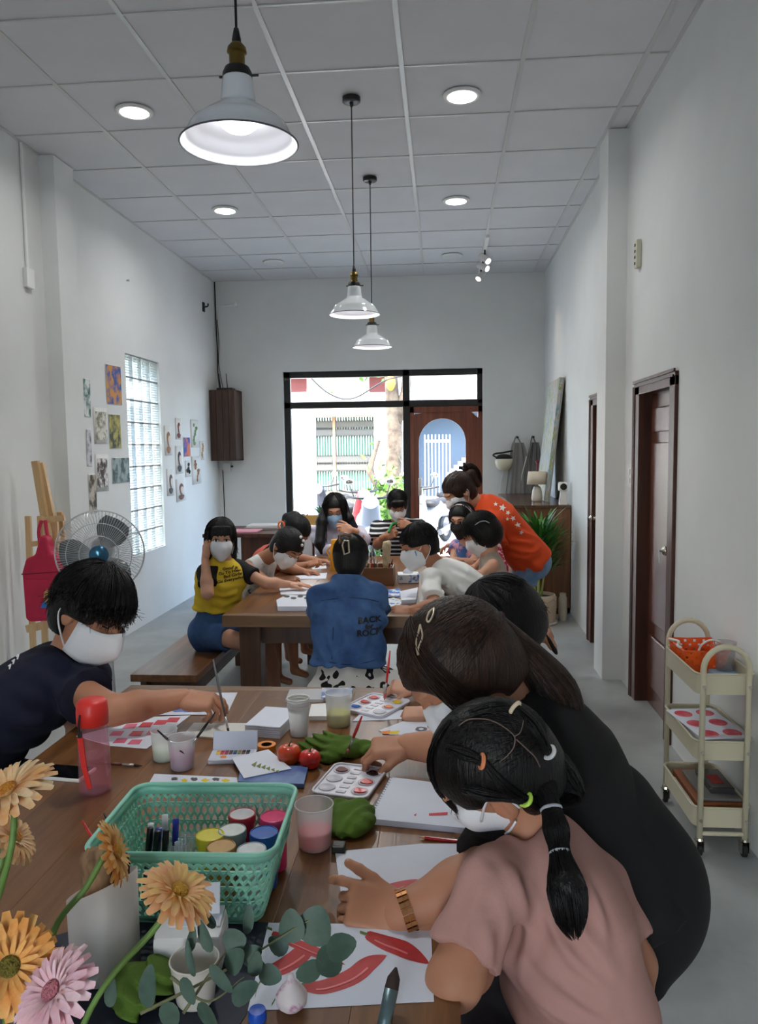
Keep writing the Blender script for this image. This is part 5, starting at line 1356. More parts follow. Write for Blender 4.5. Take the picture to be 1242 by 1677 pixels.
add_mask(H, B, straps=False)
tie = (0.0, -.108, .028)
hc = hair_cap(H, .019, .055, -.055, -.085, .0055, .062)
hair = np_obj('hair', [hc.mesh(), pulled(H, 3200, .0195, tie, 3, .0009), fall(H, 70, .02, lambda ph: 1.5, lambda ph: .09, 9, .0011, phis=(.9, 1.35), jit=.006), fall(H, 70, .02, lambda ph: 1.5, lambda ph: .09, 10, .0011, phis=(-1.35, -.9), jit=.006),
    ponytail([H(*tie), P(872, 1092, 1.47), P(905, 1140, 1.46), P(918, 1200, 1.44), P(912, 1245, 1.42)], [.022, .042, .055, .048, .02], 1100, .0017, .35, 4),
    (lambda q: q.mesh())(Solid(.006).chain([H(*tie), P(872, 1092, 1.47), P(902, 1135, 1.46), P(914, 1190, 1.44)], [.02, .036, .044, .026], .02))], m_hairb, B)
tq = P(848, 1084, 1.46); dq = unit(P(872, 1094, 1.47) - H(*tie)); uq = unit(np.cross(dq, V(0, 1, 0))); vq = np.cross(dq, uq); c_ = H(*tie) + dq * .012
MB().tube([c_ + (uq * math.cos(a) + vq * math.sin(a)) * .022 for a in np.linspace(0, 2 * PI, 25)[:-1]], .008, 8, closed=True).build('hair_tie', mat('plum_scrunchie', (58, 40, 46), .9), hair, True)
m_clip = mat('pearl_clip', (206, 190, 166), .3, metal=.5)
for pts in ([(690, 1024), (684, 1036), (681, 1055), (684, 1074), (688, 1060), (691, 1040)], [(712, 998), (705, 1004), (701, 1016), (704, 1020), (710, 1010)]):
    q = pix_on(hair, pts, .003)
    if len(q) > 3: MB().tube(bez(q + [q[0]], 30), .002, 6).build('hair_clip', m_clip, hair, True)
# wrist watch
ax = unit(wrL - elL); wc_ = wrL - ax * .012; u1 = unit(np.cross(ax, V(0, 0, 1))); u2 = np.cross(u1, ax)
m_gold = mat('rose_gold', (204, 146, 96), .22, metal=1.0)
wt = thing('wrist_watch', wc_ - V(0, 0, .03), 'rose gold link watch on the wrist of the woman in black', 'watch')
for k in range(22):
    a = 2 * PI * k / 22
    if abs(((a - 4.2 + PI) % (2 * PI)) - PI) < .42: continue
    c_ = V(0, 0, .03) + (u1 * math.cos(a) + u2 * math.sin(a)) * .0335; tn = -u1 * math.sin(a) + u2 * math.cos(a)
    for off in (-.0045, .0045): MB().box((-.0036, -.0042, -.0022), (.0036, .0042, .0022), M=np.stack([tn, ax, unit(c_ - V(0, 0, .03))], 1)).build('link', m_gold, wt, loc=c_ + ax * off)
a = 4.2; nrm = u1 * math.cos(a) + u2 * math.sin(a); c_ = V(0, 0, .03) + nrm * .034
Mw = np.stack([ax, np.cross(nrm, ax), nrm], 1)
cs = MB().lathe([(0, -.003), (.015, -.003), (.016, .001), (.014, .004), (.0125, .003)], 28, M=Mw, c=c_).build('watch_case', m_gold, wt, auto=40)
MB().lathe([(0, .0028), (.0125, .003)], 28, M=Mw, c=c_, caps=False).build('dial', mat('dial_pink', (206, 160, 140), .3), cs)
# --- girl in pink
m_pink = mat('pink_cotton', (178, 135, 126), .9, bump=.05, bs=250)
H = Head(P(812, 1262, 1.25), (-.78, .24, -.58), (-.52, -.30, .80), .93)
pel = P(965, 1700, 1.24); nb = P(878, 1392, 1.24); shL = P(806, 1450, 1.13); shR = P(978, 1440, 1.32)
elL = P(744, 1606, 1.05); wrL = P(800, 1545, 1.24)
elR = P(1036, 1578, 1.27); wrR = P(1010, 1745, 1.18)
pink = figure('girl in a pale pink T-shirt with segmented pigtails nearest the camera', H, pel, nb, (-.80, -.25, -.4), L=(elL, wrL, dict(curls=REST, along=(.8, .6, .1))), R=(elR, wrR, dict(curls=REST)), s=.84, skin=m_skinB, sw=.16, shL=shL, shR=shR,
              shirt=dict(m=m_pink, sleeve=.72, inf=.016, hem=.10, sr=.008, wa=.009, wf=62, collar=.02, cf=.2), bottom=dict(m=mat('grey_shorts', (90, 92, 100), .9), length=.7), h=.005, hh=.003, ar=(.05, .044, .03), wc=.16, ww=.155, wp=.16, flat=.7)
B = pink['body']
for q in ([(838, 1425), (858, 1475), (866, 1540), (850, 1600)], [(872, 1462), (925, 1550), (1000, 1640)], [(880, 1570), (950, 1630), (1010, 1670)], [(945, 1420), (980, 1495), (995, 1565)], [(800, 1430), (775, 1490), (760, 1540)], [(905, 1440), (950, 1520), (1005, 1590)], [(862, 1620), (900, 1650), (930, 1672)], [(790, 1500), (800, 1545), (796, 1580)]): fold(pink['shirt'], q, .011, .0075)
add_mask(H, B, h=.004, straps=False)
hc = hair_cap(H, .016, .05, .008, -.07, .005, .062); hc.ell(H(-.098, -.006, -.014), H.r(.034, .034, .042), H.R, .008, 's'); hc.box(H(-.07, .05, -.05), H.r(.05, .06, .045), H.R, .02, .008, 's')
def reg(f): return f
ties = {'orange': (790, 1246), 'cream': (842, 1162), 'white': (896, 1232), 'lime': (860, 1306)}
base = np_obj('hair', [hc.mesh(), pulled(H, 900, .0155, (-.02, -.105, .03), 11, .0012, region=lambda q: not (q[0] < -.03 and q[2] < .045 and q[1] > -.06)), fall(H, 60, .016, lambda ph: 1.5, lambda ph: .07, 4, .001, phis=(-.55, -.15), jit=.005)], m_hairk, B)
seg_paths = [([(735, 1225), (762, 1238), (790, 1246), (815, 1275), (840, 1297), (862, 1307)], .010), ([(770, 1172), (805, 1160), (842, 1160), (872, 1190), (896, 1232)], .011), ([(760, 1290), (800, 1300), (835, 1308), (862, 1308), (885, 1318)], .011)]
for pts, rr_ in seg_paths:
    q = pix_on(base, pts, .003)
    if len(q) > 2: np_obj('hair_section', [ponytail(q, [rr_ * .6, rr_, rr_ * .55, rr_, rr_ * .7], 130, .0013, .02, 5)], m_hairk, base)
m_tie = {'orange': mat('tie_orange', (226, 140, 96), .6), 'cream': mat('tie_cream', (214, 196, 170), .6), 'white': mat('tie_white', (206, 204, 206), .6), 'lime': mat('tie_lime', (186, 226, 90), .6)}
def band(c, d, r, m, w=.004, par=None):
    d = unit(d); u_ = unit(np.cross(d, V(.1, .9, .2))); v_ = np.cross(d, u_); MB().tube([c + (u_ * math.cos(a) + v_ * math.sin(a)) * r for a in np.linspace(0, 2 * PI, 21)[:-1]], w, 6, closed=True).build('hair_band', m, par or base, True)
for nm, (x, y) in ties.items():
    q = pix_on(base, [(x, y), (x + 6, y + 5)], .004)
    if len(q) == 2: band(q[0], q[1] - q[0], .010, m_tie[nm], .0035)
for pts in ([(752, 1190), (768, 1180), (790, 1178), (812, 1184), (832, 1196), (843, 1208), (842, 1224), (832, 1238), (818, 1248)], [(843, 1206), (852, 1198), (857, 1182), (856, 1170)], [(846, 1212), (862, 1226), (876, 1240), (884, 1256)]):
    q = pix_on(base, pts, .0014)
    if len(q) > 2: MB().tube(bez(q, 40), [.0011] * len(bez(q, 40)), 4).build('hair_parting', mat('scalp', (120, 100, 90), .7), base, True)
t0 = H(-.035, -.095, .0)
tail = [P(890, 1290, 1.19), P(903, 1325, 1.155), P(912, 1362, 1.13), P(917, 1397, 1.105), P(928, 1450, 1.07), P(934, 1500, 1.06), P(942, 1536, 1.06)]
np_obj('pigtail', [ponytail(tail, [.022, .0135, .021, .0125, .03, .026, .008], 1100, .0014, .4, 6), Solid(.004).chain(tail[:-1], [.018, .012, .018, .011, .024, .008], .008).mesh()], m_hairk, base)
np_obj('pigtail', [ponytail([P(896, 1232, 1.25), P(915, 1250, 1.24), P(935, 1280, 1.23), P(945, 1305, 1.22), P(915, 1320, 1.2)], [.012, .02, .018, .012, .01], 260, .0013, .3, 7)], m_hairk, base)
for a, c_ in ((1, .0145), (3, .0135)): band(tail[a], tail[a + 1] - tail[a], c_, mat('tie_grey', (176, 180, 190), .5), .003)
# mask loops in front of and behind the ear
e0 = H(-.09, -.006, -.008)
for pts in ([H(-.085, -.004, .03), H(-.084, .02, .012), H(-.072, .05, -.02)], [H(-.085, -.004, .03), H(-.09, -.028, .01), H(-.086, -.03, -.02)], [H(-.082, -.004, -.045), H(-.078, .02, -.06), H(-.066, .045, -.075)]):
    MB().tube(bez(pts, 10), .0022, 6).build('mask_loop', m_mask, B, True)
# foliage and scooters of the street (need the solid builder)
tree_t = [o for o in bpy.data.objects if o.name == 'street_tree'][0]
leaf_cloud(tree_t, 900, lambda r: V(.1, 0, 3.75) + r.normal(0, 1, 3) * V(.75, .7, .38), .13, m_fol, 3)
bb = V(W(640, 812, 12.6)[0], 12.6, GZ); t = thing('green_bush', bb, 'bright green bush under the street tree', 'bush'); leaf_cloud(t, 900, lambda r: V(0, 0, .72) + r.normal(0, 1, 3) * V(.2, .2, .28), .11, m_fol, 5); MB().tube([V(0, 0, 0), V(.02, 0, .9)], .03, 6).build('stem', m_bark, t)
bb = V(W(660, 860, 10.6)[0] - .15, 10.4, GZ); t = thing('low_bush', bb, 'low leafy bush just outside the glass', 'bush'); leaf_cloud(t, 500, lambda r: V(0, 0, .25) + r.normal(0, 1, 3) * V(.3, .2, .14), .09, m_fol, 6); MB().tube([V(0, 0, 0), V(.0, 0, .3)], .03, 6).build('stem', m_bark, t)
q = W(640, 627, 12.9); t = thing('paper_lantern', q, 'small orange lantern hanging in the street tree', 'lantern'); MB().ell((0, 0, 0), (.075, .075, .13)).build('lantern_body', mat('lantern_orange', (236, 150, 40), .6), t, True); MB().cyl((0, 0, .12), (0, 0, .9), .006, 6).build('lantern_string', m_cable, t)
w0 = [W(x, y, 12.0) for x, y in ((500, 610), (540, 645), (580, 652), (640, 620), (720, 612))]; o = MB().tube(bez(w0, 30), .012, 5).build('street_wire', m_cable, None, True); tag(o, 'sagging overhead wire across the street', 'wire')
def scooter(px, py, Y, rz, cc, label):
    p = W(px, py, Y); t = thing('scooter', (p[0], Y, GZ), label, 'scooter', 'scooters parked across the street', rz)
    mc = mat('scooter_%d' % cc[0], cc, .3, coat=.5)
    for y in (-.62, .62):
        MB().tube([V(0, y + .22 * math.cos(a), .27 + .22 * math.sin(a)) for a in np.linspace(0, 2 * PI, 25)[:-1]], .05, 8, closed=True).build('tyre', m_rub, t, True); MB().lathe([(0, -.03), (.17, -.02), (.17, .02), (0, .03)], 20, M=rotm('Y', PI / 2), c=(0, y, .27)).build('wheel_rim', m_steel, t)
    S = Solid(.022); S.cone((0, .62, .55), (0, .15, .62), .10, .16, .08); S.cone((0, .15, .62), (0, -.15, .32), .14, .12, .08); S.cone((0, -.15, .32), (0, -.42, .40), .12, .14, .08); S.cone((0, -.42, .42), (0, -.58, .92), .17, .12, .08, ((0, 1, 0), .45)); S.cone((0, -.60, .5), (0, -.72, .48), .10, .07, .06); np_obj('bodywork', [S.mesh()], mc, t)
    S = Solid(.02); S.cone((0, .55, .74), (0, -.02, .72), .10, .13, .04, ((0, 0, 1), .55)); np_obj('seat', [S.mesh()], m_rub, t)
    MB().tube(bez([V(-.33, -.42, 1.03), V(-.15, -.55, 1.0), V(.15, -.55, 1.0), V(.33, -.42, 1.03)], 12), .018, 8).build('handlebar', m_black, t, True); MB().ell((0, -.64, .95), (.10, .06, .09)).build('headlight', mat('lamp_glass', (220, 224, 230), .1), t, True)
    for sx in (-1, 1): m_ = MB().tube([V(.22 * sx, -.5, 1.02), V(.27 * sx, -.5, 1.17)], .008, 6).build('mirror_stalk', m_black, t); MB().ell((.28 * sx, -.5, 1.22), (.07, .02, .045)).build('mirror', m_chr, m_, True)
    MB().cyl((.12, .1, .22), (.14, .72, .32), .05, 10).build('exhaust', m_steel, t)
scooter(572, 800, 12.4, .5, (110, 24, 28), 'red scooter parked in front of the green gate'); scooter(603, 800, 10.9, .15, (120, 124, 130), 'pale silver scooter in front of the bush'); scooter(545, 800, 14.4, -.3, (30, 34, 44), 'dark scooter nearest the white garden wall'); scooter(706, 780, 13.2, -.4, (120, 40, 28), 'orange red scooter behind the wooden door'); scooter(748, 770, 14.8, .6, (110, 112, 116), 'grey scooter under the outside stairs')
# ================================================================== people around the far table
m_denim = mat('blue_denim', (44, 74, 120), .85, col2=(72, 106, 152), vs=7, bump=.1, bs=400)
m_denimL = mat('pale_denim', (104, 138, 178), .85, col2=(140, 170, 200), vs=9, bump=.1, bs=400)
# --- girl in yellow
H = Head(P(362, 884, 3.95), (.30, -.95, -.06), (.04, -.05, 1), .85)
pel = V(-1.225, 3.98, .545); nb = P(366, 921, 3.97)
m_yel2 = mat('yellow_cotton', (224, 190, 52), .9, bump=.05, bs=250); m_rag = mat('black_cotton', (24, 24, 26), .9)
yg = figure('girl in a yellow and black raglan T-shirt sitting on the bench, hand at her ear', H, pel, nb, (.45, -.9, 0), R=(P(340, 972, 3.80), P(336, 914, 3.88), dict(curls=[(20, 40, 20)] * 4, thumb=(30, 20, 20), along=(.06, .1, 1), back=(-.75, -.65, 0))),
            L=(P(436, 955, 3.98), P(474, 957, 4.08), dict(curls=[(6, 8, 5)] * 4, thumb=(30, 5, 5), along=(1, .2, -.05), back=(0, -.1, 1))), s=.8, skin=m_skinA, sw=.15, shirt=dict(m=m_yel2, sleeve=0, inf=.012, hem=-.15), bottom=dict(m=m_denim, length=.5, inf=.014, name='shorts'),
            legv=[(V(-.93, 3.95, .52), V(-.88, 3.98, .1)), (V(-.96, 3.80, .52), V(-.90, 3.82, .1))], h=.006, hh=.0035, ar=(.042, .035, .024), shR=P(338, 938, 3.9), shL=P(392, 932, 4.05))
B = yg['body']
for q in ([(335, 965), (362, 976), (388, 970)], [(338, 984), (368, 990), (390, 982)], [(345, 950), (350, 975), (348, 992)]): fold(yg['shirt'], q, .012, .007)
S = Solid(.006)
for sh, A in ((yg['shL'], P(436, 955, 3.98)), (yg['shR'], P(342, 972, 3.80))): S.cone(nb * .72 + sh * .28, sh, .046, .048, .02); S.cone(sh, sh + (A - sh) * .55, .046, .05, .02, clip=1)
S.cut(nb + V(0, 0, .012), V(.1, -.3, 1)); np_obj('raglan_sleeves', [S.mesh()], m_rag, B)
S = Solid(.005); S.cone(nb + V(0, 0, -.006), nb + V(0, 0, .006), .05, .05, .01, clip=1, clipa=1); np_obj('collar', [S.mesh()], m_rag, B)
add_mask(H, B); face_details(H, B)
hc = hair_cap(H, .014, .045, -.10, -.13, .006, .055, fringe=.035); hc.chain([H(-.06, -.05, -.08), H(-.07, -.05, -.2), H(-.06, -.04, -.28)], [.03, .03, .012], .02); hc.chain([H(.07, -.02, -.06), H(.08, -.01, -.16)], [.022, .01], .02)
np_obj('hair', [hc.mesh(), fall(H, 420, .016, lambda ph: 1.3 if abs(ph) < .9 else 1.6, lambda ph: .0 if abs(ph) < .9 else .12, 3, .0016, jit=.006)], m_hairk, B)
mt_ = mat('shirt_print', (40, 36, 30), .8)
fw = yg['bf']; cc = P(376, 947, 3.86); rt_ = V(.93, .36, .12)
for i, tx in enumerate(('Good girls', 'Go To Heaven', 'Bad Girls', 'Go Everywhere')): text_on(yg['shirt'], tx, .0215, P(364, 936 + 6.6 * i, 3.8), rt_, (0, 0, 1), (.12, 1, 0), mt_, bold=.0006)
# --- two girls bent over their drawings
H = Head(P(470, 897, 4.38), (.55, -.52, -.66), (.55, -.12, .82), .88)
nb = P(428, 918, 4.43); pel = V(-1.20, 4.5, .54)
m_flor = mat('white_floral_cotton', (214, 216, 214), .9, col2=(52, 92, 128), vs=26, ramp=(.62, .66))
g1 = figure('girl in a sleeveless white floral top bent low over her drawing', H, pel, nb, (.8, -.4, -.5), R=(P(440, 956, 4.22), P(466, 950, 4.32), dict(curls=GRIP, along=(1, .1, .1), back=(0, -.4, 1))), L=(P(470, 930, 4.62), P(500, 936, 4.6), dict(curls=REST, along=(1, -.2, 0))), s=.78, skin=m_skinB, sw=.15,
           shirt=dict(m=m_flor, sleeve=0, inf=.01, hem=.05, arms0=1), bottom=dict(m=m_flor, length=.8, name='skirt'), h=.0065, hh=.0035)
add_mask(H, g1['body'], sm=m_mask); face_details(H, g1['body'], closed=True)
hc = hair_cap(H, .016, .05, -.05, -.09, .006, .06)
hr = np_obj('hair', [hc.mesh(), pulled(H, 420, .017, (-.03, -.105, .0), 3, .0016), ponytail([H(-.03, -.11, .0), P(425, 915, 4.46), P(410, 935, 4.48), P(400, 962, 4.5)], [.016, .02, .018, .006], 240, .002, .3)], m_hairk, g1['body'])
for q in pix_on(hr, [(492, 880), (496, 886), (494, 893)], .004): MB().ell(q, (.009, .009, .009)).build('hair_clip', m_white, hr, True)
H = Head(P(484, 873, 4.80), (.6, -.45, -.66), (.5, -.1, .86), .86)
nb = P(448, 900, 4.85); pel = V(-1.22, 4.95, .54)
g2 = figure('girl with an orange hair tie bent over paper behind the floral girl', H, pel, nb, (.8, -.4, -.5), R=(P(474, 932, 4.66), P(504, 924, 4.72), dict(curls=FIST, along=(1, .1, .25), back=(0, -.5, .9))), L=(P(490, 915, 5.02), P(520, 918, 5.0), dict(curls=REST, along=(1, -.2, 0))), s=.78, skin=m_skinB, sw=.15,
           shirt=dict(m=mat('coral_cotton', (190, 92, 78), .9), sleeve=.3, inf=.01), bottom=dict(m=m_dkjean, length=.7), h=.007, hh=.0035)
hc = hair_cap(H, .016, .05, -.05, -.09, .0065, .06); hc.ell(H(0, -.09, .085), H.r(.036, .036, .04), H.R, .01); hc.chain([H(0, -.11, .07), H(0, -.14, .02), H(0, -.13, -.05)], [.03, .028, .014], .02)
hr = np_obj('hair', [hc.mesh(), pulled(H, 300, .017, (0, -.085, .09), 3, .0017)], m_hairk, g2['body'])
q = P(461, 860, 4.72); MB().tube([q + V(.018 * math.cos(a), 0, .022 * math.sin(a)) for a in np.linspace(0, 2 * PI, 17)[:-1]], .006, 6, closed=True).build('hair_tie', mat('orange_tie', (238, 110, 50), .6), hr, True)
# --- lady with long hair
H = Head(P(549, 836, 5.72), (.08, -.93, -.36), (0, -.36, .93), .95)
nb = P(553, 866, 5.78); pel = V(-.80, 5.88, .56); m_lav = mat('lavender_silk', (206, 200, 218), .6, bump=.05, bs=60)
ld = figure('young woman with long black hair in a lavender long dress', H, pel, nb, (.05, -1, 0), R=(P(530, 905, 5.60), P(552, 897, 5.44), dict(curls=GRIP, along=(.7, -.3, .3), back=(-.2, -.9, .3))), L=(P(596, 885, 5.62), P(576, 868, 5.48), dict(curls=GRIP, along=(-.7, -.3, .2), back=(.1, -.9, .4))), s=.95, skin=m_skinA, sw=.165,
            shirt=dict(m=m_lav, name='long_dress', sleeve=1.85, inf=.012, hem=.1, collar=.04, sr=.014), bottom=dict(m=m_lav, length=1.6, name='trousers'), h=.008, hh=.004)
add_mask(H, ld['body'], m=m_maskb, sm=m_mask); face_details(H, ld['body'], closed=True)
hc = hair_cap(H, .014, .062, -.10, -.14, .007, .05)
hc.chain([H(.08, -.01, .02), P(527, 855, 5.62), P(524, 890, 5.55), P(527, 905, 5.53)], [.025, .04, .038, .015], .02); hc.chain([H(-.08, -.01, .02), P(572, 850, 5.70), P(585, 875, 5.80), P(592, 905, 5.88)], [.025, .035, .035, .02], .02)
np_obj('hair', [hc.mesh(), fall(H, 700, .016, lambda ph: 1.5, lambda ph: .05 if abs(ph) < .6 else .34, 3, .0017, phis=(.55, 2 * PI - .55), down=(0, .05, -1), jit=.008)], m_hairk, ld['body'])
# --- boy in stripes
H = Head(P(651, 828, 5.80), (.12, -.85, -.5), (.05, -.5, .86), .90)
nb = P(652, 857, 5.86); pel = V(-.335, 5.93, .56)
m_str = mat('striped_cotton', (226, 226, 226), .9)
nt = m_str.node_tree; tc = node(nt, 'ShaderNodeTexCoord'); wv = node(nt, 'ShaderNodeTexWave', Scale=9.5, Distortion=.6); wv.bands_direction = 'Z'; wv.inputs['Detail Scale'].default_value = .6; rp = node(nt, 'ShaderNodeValToRGB'); rp.color_ramp.interpolation = 'CONSTANT'
rp.color_ramp.elements[0].color = (*lin((28, 30, 36)), 1); rp.color_ramp.elements[1].position = .70; rp.color_ramp.elements[1].color = (*lin((220, 220, 220)), 1)
nt.links.new(tc.outputs['Object'], wv.inputs['Vector']); nt.links.new(wv.outputs['Fac'], rp.inputs[0]); nt.links.new(rp.outputs[0], nt.nodes['Principled BSDF'].inputs['Base Color'])
bs_ = figure('boy in a black and white striped T-shirt at the far end', H, pel, nb, (0, -1, 0), R=(P(618, 893, 5.72), P(632, 878, 5.58), dict(curls=FIST, along=(.8, -.2, .3), back=(-.1, -.9, .3))), L=(P(690, 880, 5.7), P(672, 860, 5.56), dict(curls=FIST, along=(-.7, -.2, .1), back=(.1, -.9, .4))), s=.88, skin=m_skinB, sw=.18,
             shirt=dict(m=m_str, sleeve=.75, inf=.018, hem=.05, sr=.024), bottom=dict(m=m_dkjean, length=.9), h=.008, hh=.004)
add_mask(H, bs_['body']); face_details(H, bs_['body'], closed=True)
hc = hair_cap(H, .012, .05, -.01, -.075, .006, .055, fringe=.045); np_obj('hair', [hc.mesh(), fall(H, 300, .013, lambda ph: 1.25, None, 3, .0016, jit=.004)], m_hairk, bs_['body'])
m_grn = mat('green_ribbon', (40, 140, 66), .7)
t = thing('green_strap', P(655, 885, 5.48), 'green strap the striped boy is fastening', 'strap')
o0 = P(655, 885, 5.48)
MB().tube(bez([P(637, 872, 5.5) - o0, P(640, 862, 5.56) - o0, P(648, 856, 5.68) - o0, P(664, 858, 5.60) - o0, P(668, 862, 5.52) - o0], 16), .009, 6).build('strap_band', m_grn, t, True)
# --- girl in denim, seen from behind
H = Head(P(575, 917, 3.32), (.03, .93, -.36), (0, .36, .93), .84)
nb = P(571, 957, 3.26); pel = V(-.405, 3.20, .50)
dg_ = figure('girl in a denim jacket seen from behind at the end of the far table', H, pel, nb, (0, 1, 0), L=(P(520, 1000, 3.36), P(545, 963, 3.55), dict(curls=REST, along=(.5, .8, .0))), R=(P(620, 1000, 3.38), P(600, 972, 3.55), dict(curls=REST, along=(-.3, .9, 0))), s=.80, skin=m_skinA, sw=.16,
            shirt=dict(m=m_denim, name='denim_jacket', sleeve=1.8, inf=.031, hem=-.115, flare=1.0, sr=.018, collar=.02, cf=.0, wa=.0075, wf=70), h=.006, hh=.0035, shL=P(526, 978, 3.27), shR=P(614, 978, 3.27), ww=.14, wp=.155, wc=.15, bottom=dict(m=None, length=.3) if 0 else None)
B = dg_['body']
for q in ([(545, 990), (538, 1035), (548, 1080)], [(592, 1000), (602, 1040), (590, 1078)], [(560, 1010), (566, 1050), (560, 1085)], [(512, 985), (514, 1003)], [(625, 985), (624, 1005)]): fold(dg_['shirt'], q, .014, .008)
m_fl = mat('daisy_print', (226, 224, 218), .9)
nt = m_fl.node_tree; tc = node(nt, 'ShaderNodeTexCoord'); vo = node(nt, 'ShaderNodeTexVoronoi', Scale=15.0, Randomness=.75); rp = node(nt, 'ShaderNodeValToRGB'); rp.color_ramp.interpolation = 'CONSTANT'
rp.color_ramp.elements[0].color = (*lin((222, 220, 214)), 1)
for ps_, cc in ((.10, (24, 24, 26)), (.40, (222, 220, 214))):
    e = rp.color_ramp.elements.new(ps_) if ps_ < .2 else rp.color_ramp.elements[-1]
    e.position = ps_; e.color = (*lin(cc), 1)
nz = node(nt, 'ShaderNodeTexNoise', Scale=34.0, Detail=0.0); mx = node(nt, 'ShaderNodeMath', operation='MULTIPLY_ADD'); mx.inputs[1].default_value = .7; mx.inputs[2].default_value = -.35
ad = node(nt, 'ShaderNodeMath', operation='ADD')
nt.links.new(tc.outputs['Object'], vo.inputs['Vector']); nt.links.new(tc.outputs['Object'], nz.inputs['Vector']); nt.links.new(nz.outputs['Fac'], mx.inputs[0]); nt.links.new(vo.outputs['Distance'], ad.inputs[0]); nt.links.new(mx.outputs[0], ad.inputs[1]); nt.links.new(ad.outputs[0], rp.inputs[0]); nt.links.new(rp.outputs[0], nt.nodes['Principled BSDF'].inputs['Base Color'])
S = Solid(.006); S.cone(pel + V(0, .0, .13), pel + V(0, .01, .02), .121, .126, .015, ((0, 1, 0), .62)); S.cone(pel + V(0, .03, .02), pel + V(0, .03, -.07), .13, .17, .03, ((0, 1, 0), .75)); S.ell(pel + V(.09, .06, -.01), (.17, .13, .08), None, .03); S.ell(pel + V(-.02, .0, -.03), (.17, .125, .10), None, .03); S.noise = wrinkle(.004, 60, .4); np_obj('skirt', [S.mesh()], m_fl, B)
for tx, yy, sz in (('BACK', 1035, .036), ('for', 1046, .026), ('ROCK', 1056, .036)): text_on(dg_['shirt'], tx, sz, P(597, yy, 2.95), (1, .1, .02), (0, 0, 1), (0, 1, 0), m_black, bold=.0015)
m_sm = mat('denim_seam', (40, 66, 104), .85)
for pts in ([(527, 984), (550, 980), (575, 979), (600, 981), (620, 985)], [(519, 1079), (545, 1085), (575, 1088), (605, 1084), (630, 1075)], [(548, 984), (546, 1030), (544, 1080)], [(604, 984), (606, 1015)]):
    q = pix_on(dg_['shirt'], pts, .001)
    if len(q) > 2: MB().tube(bez(q, 16), .0022, 4).build('seam', m_sm, dg_['shirt'], True)
S = Solid(.005); S.cone(nb + V(0, -.002, .0), nb + V(0, .008, .04), .064, .056, .01, ((0, 1, 0), .9), clip=1, clipa=1); np_obj('jacket_collar', [S.mesh()], m_denim, B)
hc = hair_cap(H, .015, .05, -.06, -.10, .006, .06); hc.ell(H(0, -.085, .06), H.r(.045, .03, .045), H.R, .02)
hr = np_obj('hair', [hc.mesh(), pulled(H, 500, .0165, (-.01, -.10, .06), 3, .0016)], m_hairk, B)
MB().tube([P(561, 893, 3.18), P(564, 885, 3.18), P(571, 886, 3.18), P(572, 905, 3.19), P(564, 908, 3.19)], .004, 6, closed=True).build('claw_clip', m_clip, hr)
MB().tube([P(558, 890, 3.18), P(556, 878, 3.19), P(564, 874, 3.2), P(575, 878, 3.19)], .008, 6).build('claw_clip', mat('tortoise_clip', (110, 84, 70), .3), hr, True)
MB().tube(bez([H(-.08, .0, .03), H(-.088, -.02, .02), H(-.085, -.02, -.03)], 8), .002, 5).build('mask_loop', m_mask, B)
# --- boy in white, kneeling on the bench
H = Head(P(686, 895, 3.93), (-.86, -.46, -.24), (-.26, -.05, .96), .90)
nb = P(722, 932, 3.98); pel = V(.29, 4.02, .70); m_wt = mat('white_cotton', (236, 236, 232), .9, bump=.05, bs=200)
bw = figure('boy in a white T-shirt and mask leaning over the far table', H, pel, nb, (-.55, -.15, -.8), R=(P(748, 978, 4.1), P(700, 990, 4.0), dict(curls=REST, along=(-1, -.3, -.05))), L=(P(712, 992, 3.62), P(672, 1000, 3.55), dict(curls=[(30, 35, 20)] * 4, along=(-1, -.05, .05), back=(.1, -.5, .8))), s=.86, skin=m_skinB, sw=.16, shL=P(706, 948, 3.80), shR=P(745, 938, 4.12), legs='kneel',
            legv=[(V(.16, 3.97, .50), V(.46, 3.95, .50)), (V(.16, 4.14, .50), V(.47, 4.13, .50))], shirt=dict(m=m_wt, sleeve=.75, inf=.018, hem=.04, sr=.014, collar=.015, wa=.008), bottom=dict(m=m_dkjean, length=.8), h=.0065, hh=.0035)
for q in ([(706, 942), (730, 960), (746, 985)], [(736, 936), (770, 952), (800, 962)], [(720, 950), (760, 968), (790, 975)]): fold(bw['shirt'], q, .014, .009)
add_mask(H, bw['body']); face_details(H, bw['body'], closed=True, only=-1)
MB().box((-.008, -.002, -.012), (.008, .002, .012), M=H.R).build('mask_logo', mat('logo_blue', (60, 130, 200), .6), bw['body'], loc=H(-.062, .058, -.02))
hc = hair_cap(H, .016, .038, .012, -.06, .006, .066)
np_obj('hair', [hc.mesh(), fall(H, 500, .016, lambda ph: 1.4 if abs(ph) < 1.2 else 1.55, None, 3, .0016, jit=.004)], m_hairk, bw['body'])
for an in (V(.50, 3.95, .51), V(.51, 4.13, .515)):      # bare feet with flip-flops, soles up
    S = Solid(.005); S.cone(an + V(-.05, 0, 0), an + V(.02, 0, .04), .027, .03, .02); S.cone(an + V(.02, 0, .04), an + V(.055, -.01, -.02), .028, .022, .02); np_obj('bare_foot', [S.mesh()], m_skinA, bw['body'])
    S = Solid(.005); c0, c1 = an + V(.012, 0, .06), an + V(.06, -.005, -.03); S.cone(c0, c1, .034, .038, .01, (unit(np.cross(c1 - c0, V(0, 1, 0))), .35)); np_obj('flip_flop', [S.mesh()], m_rub, bw['body'])
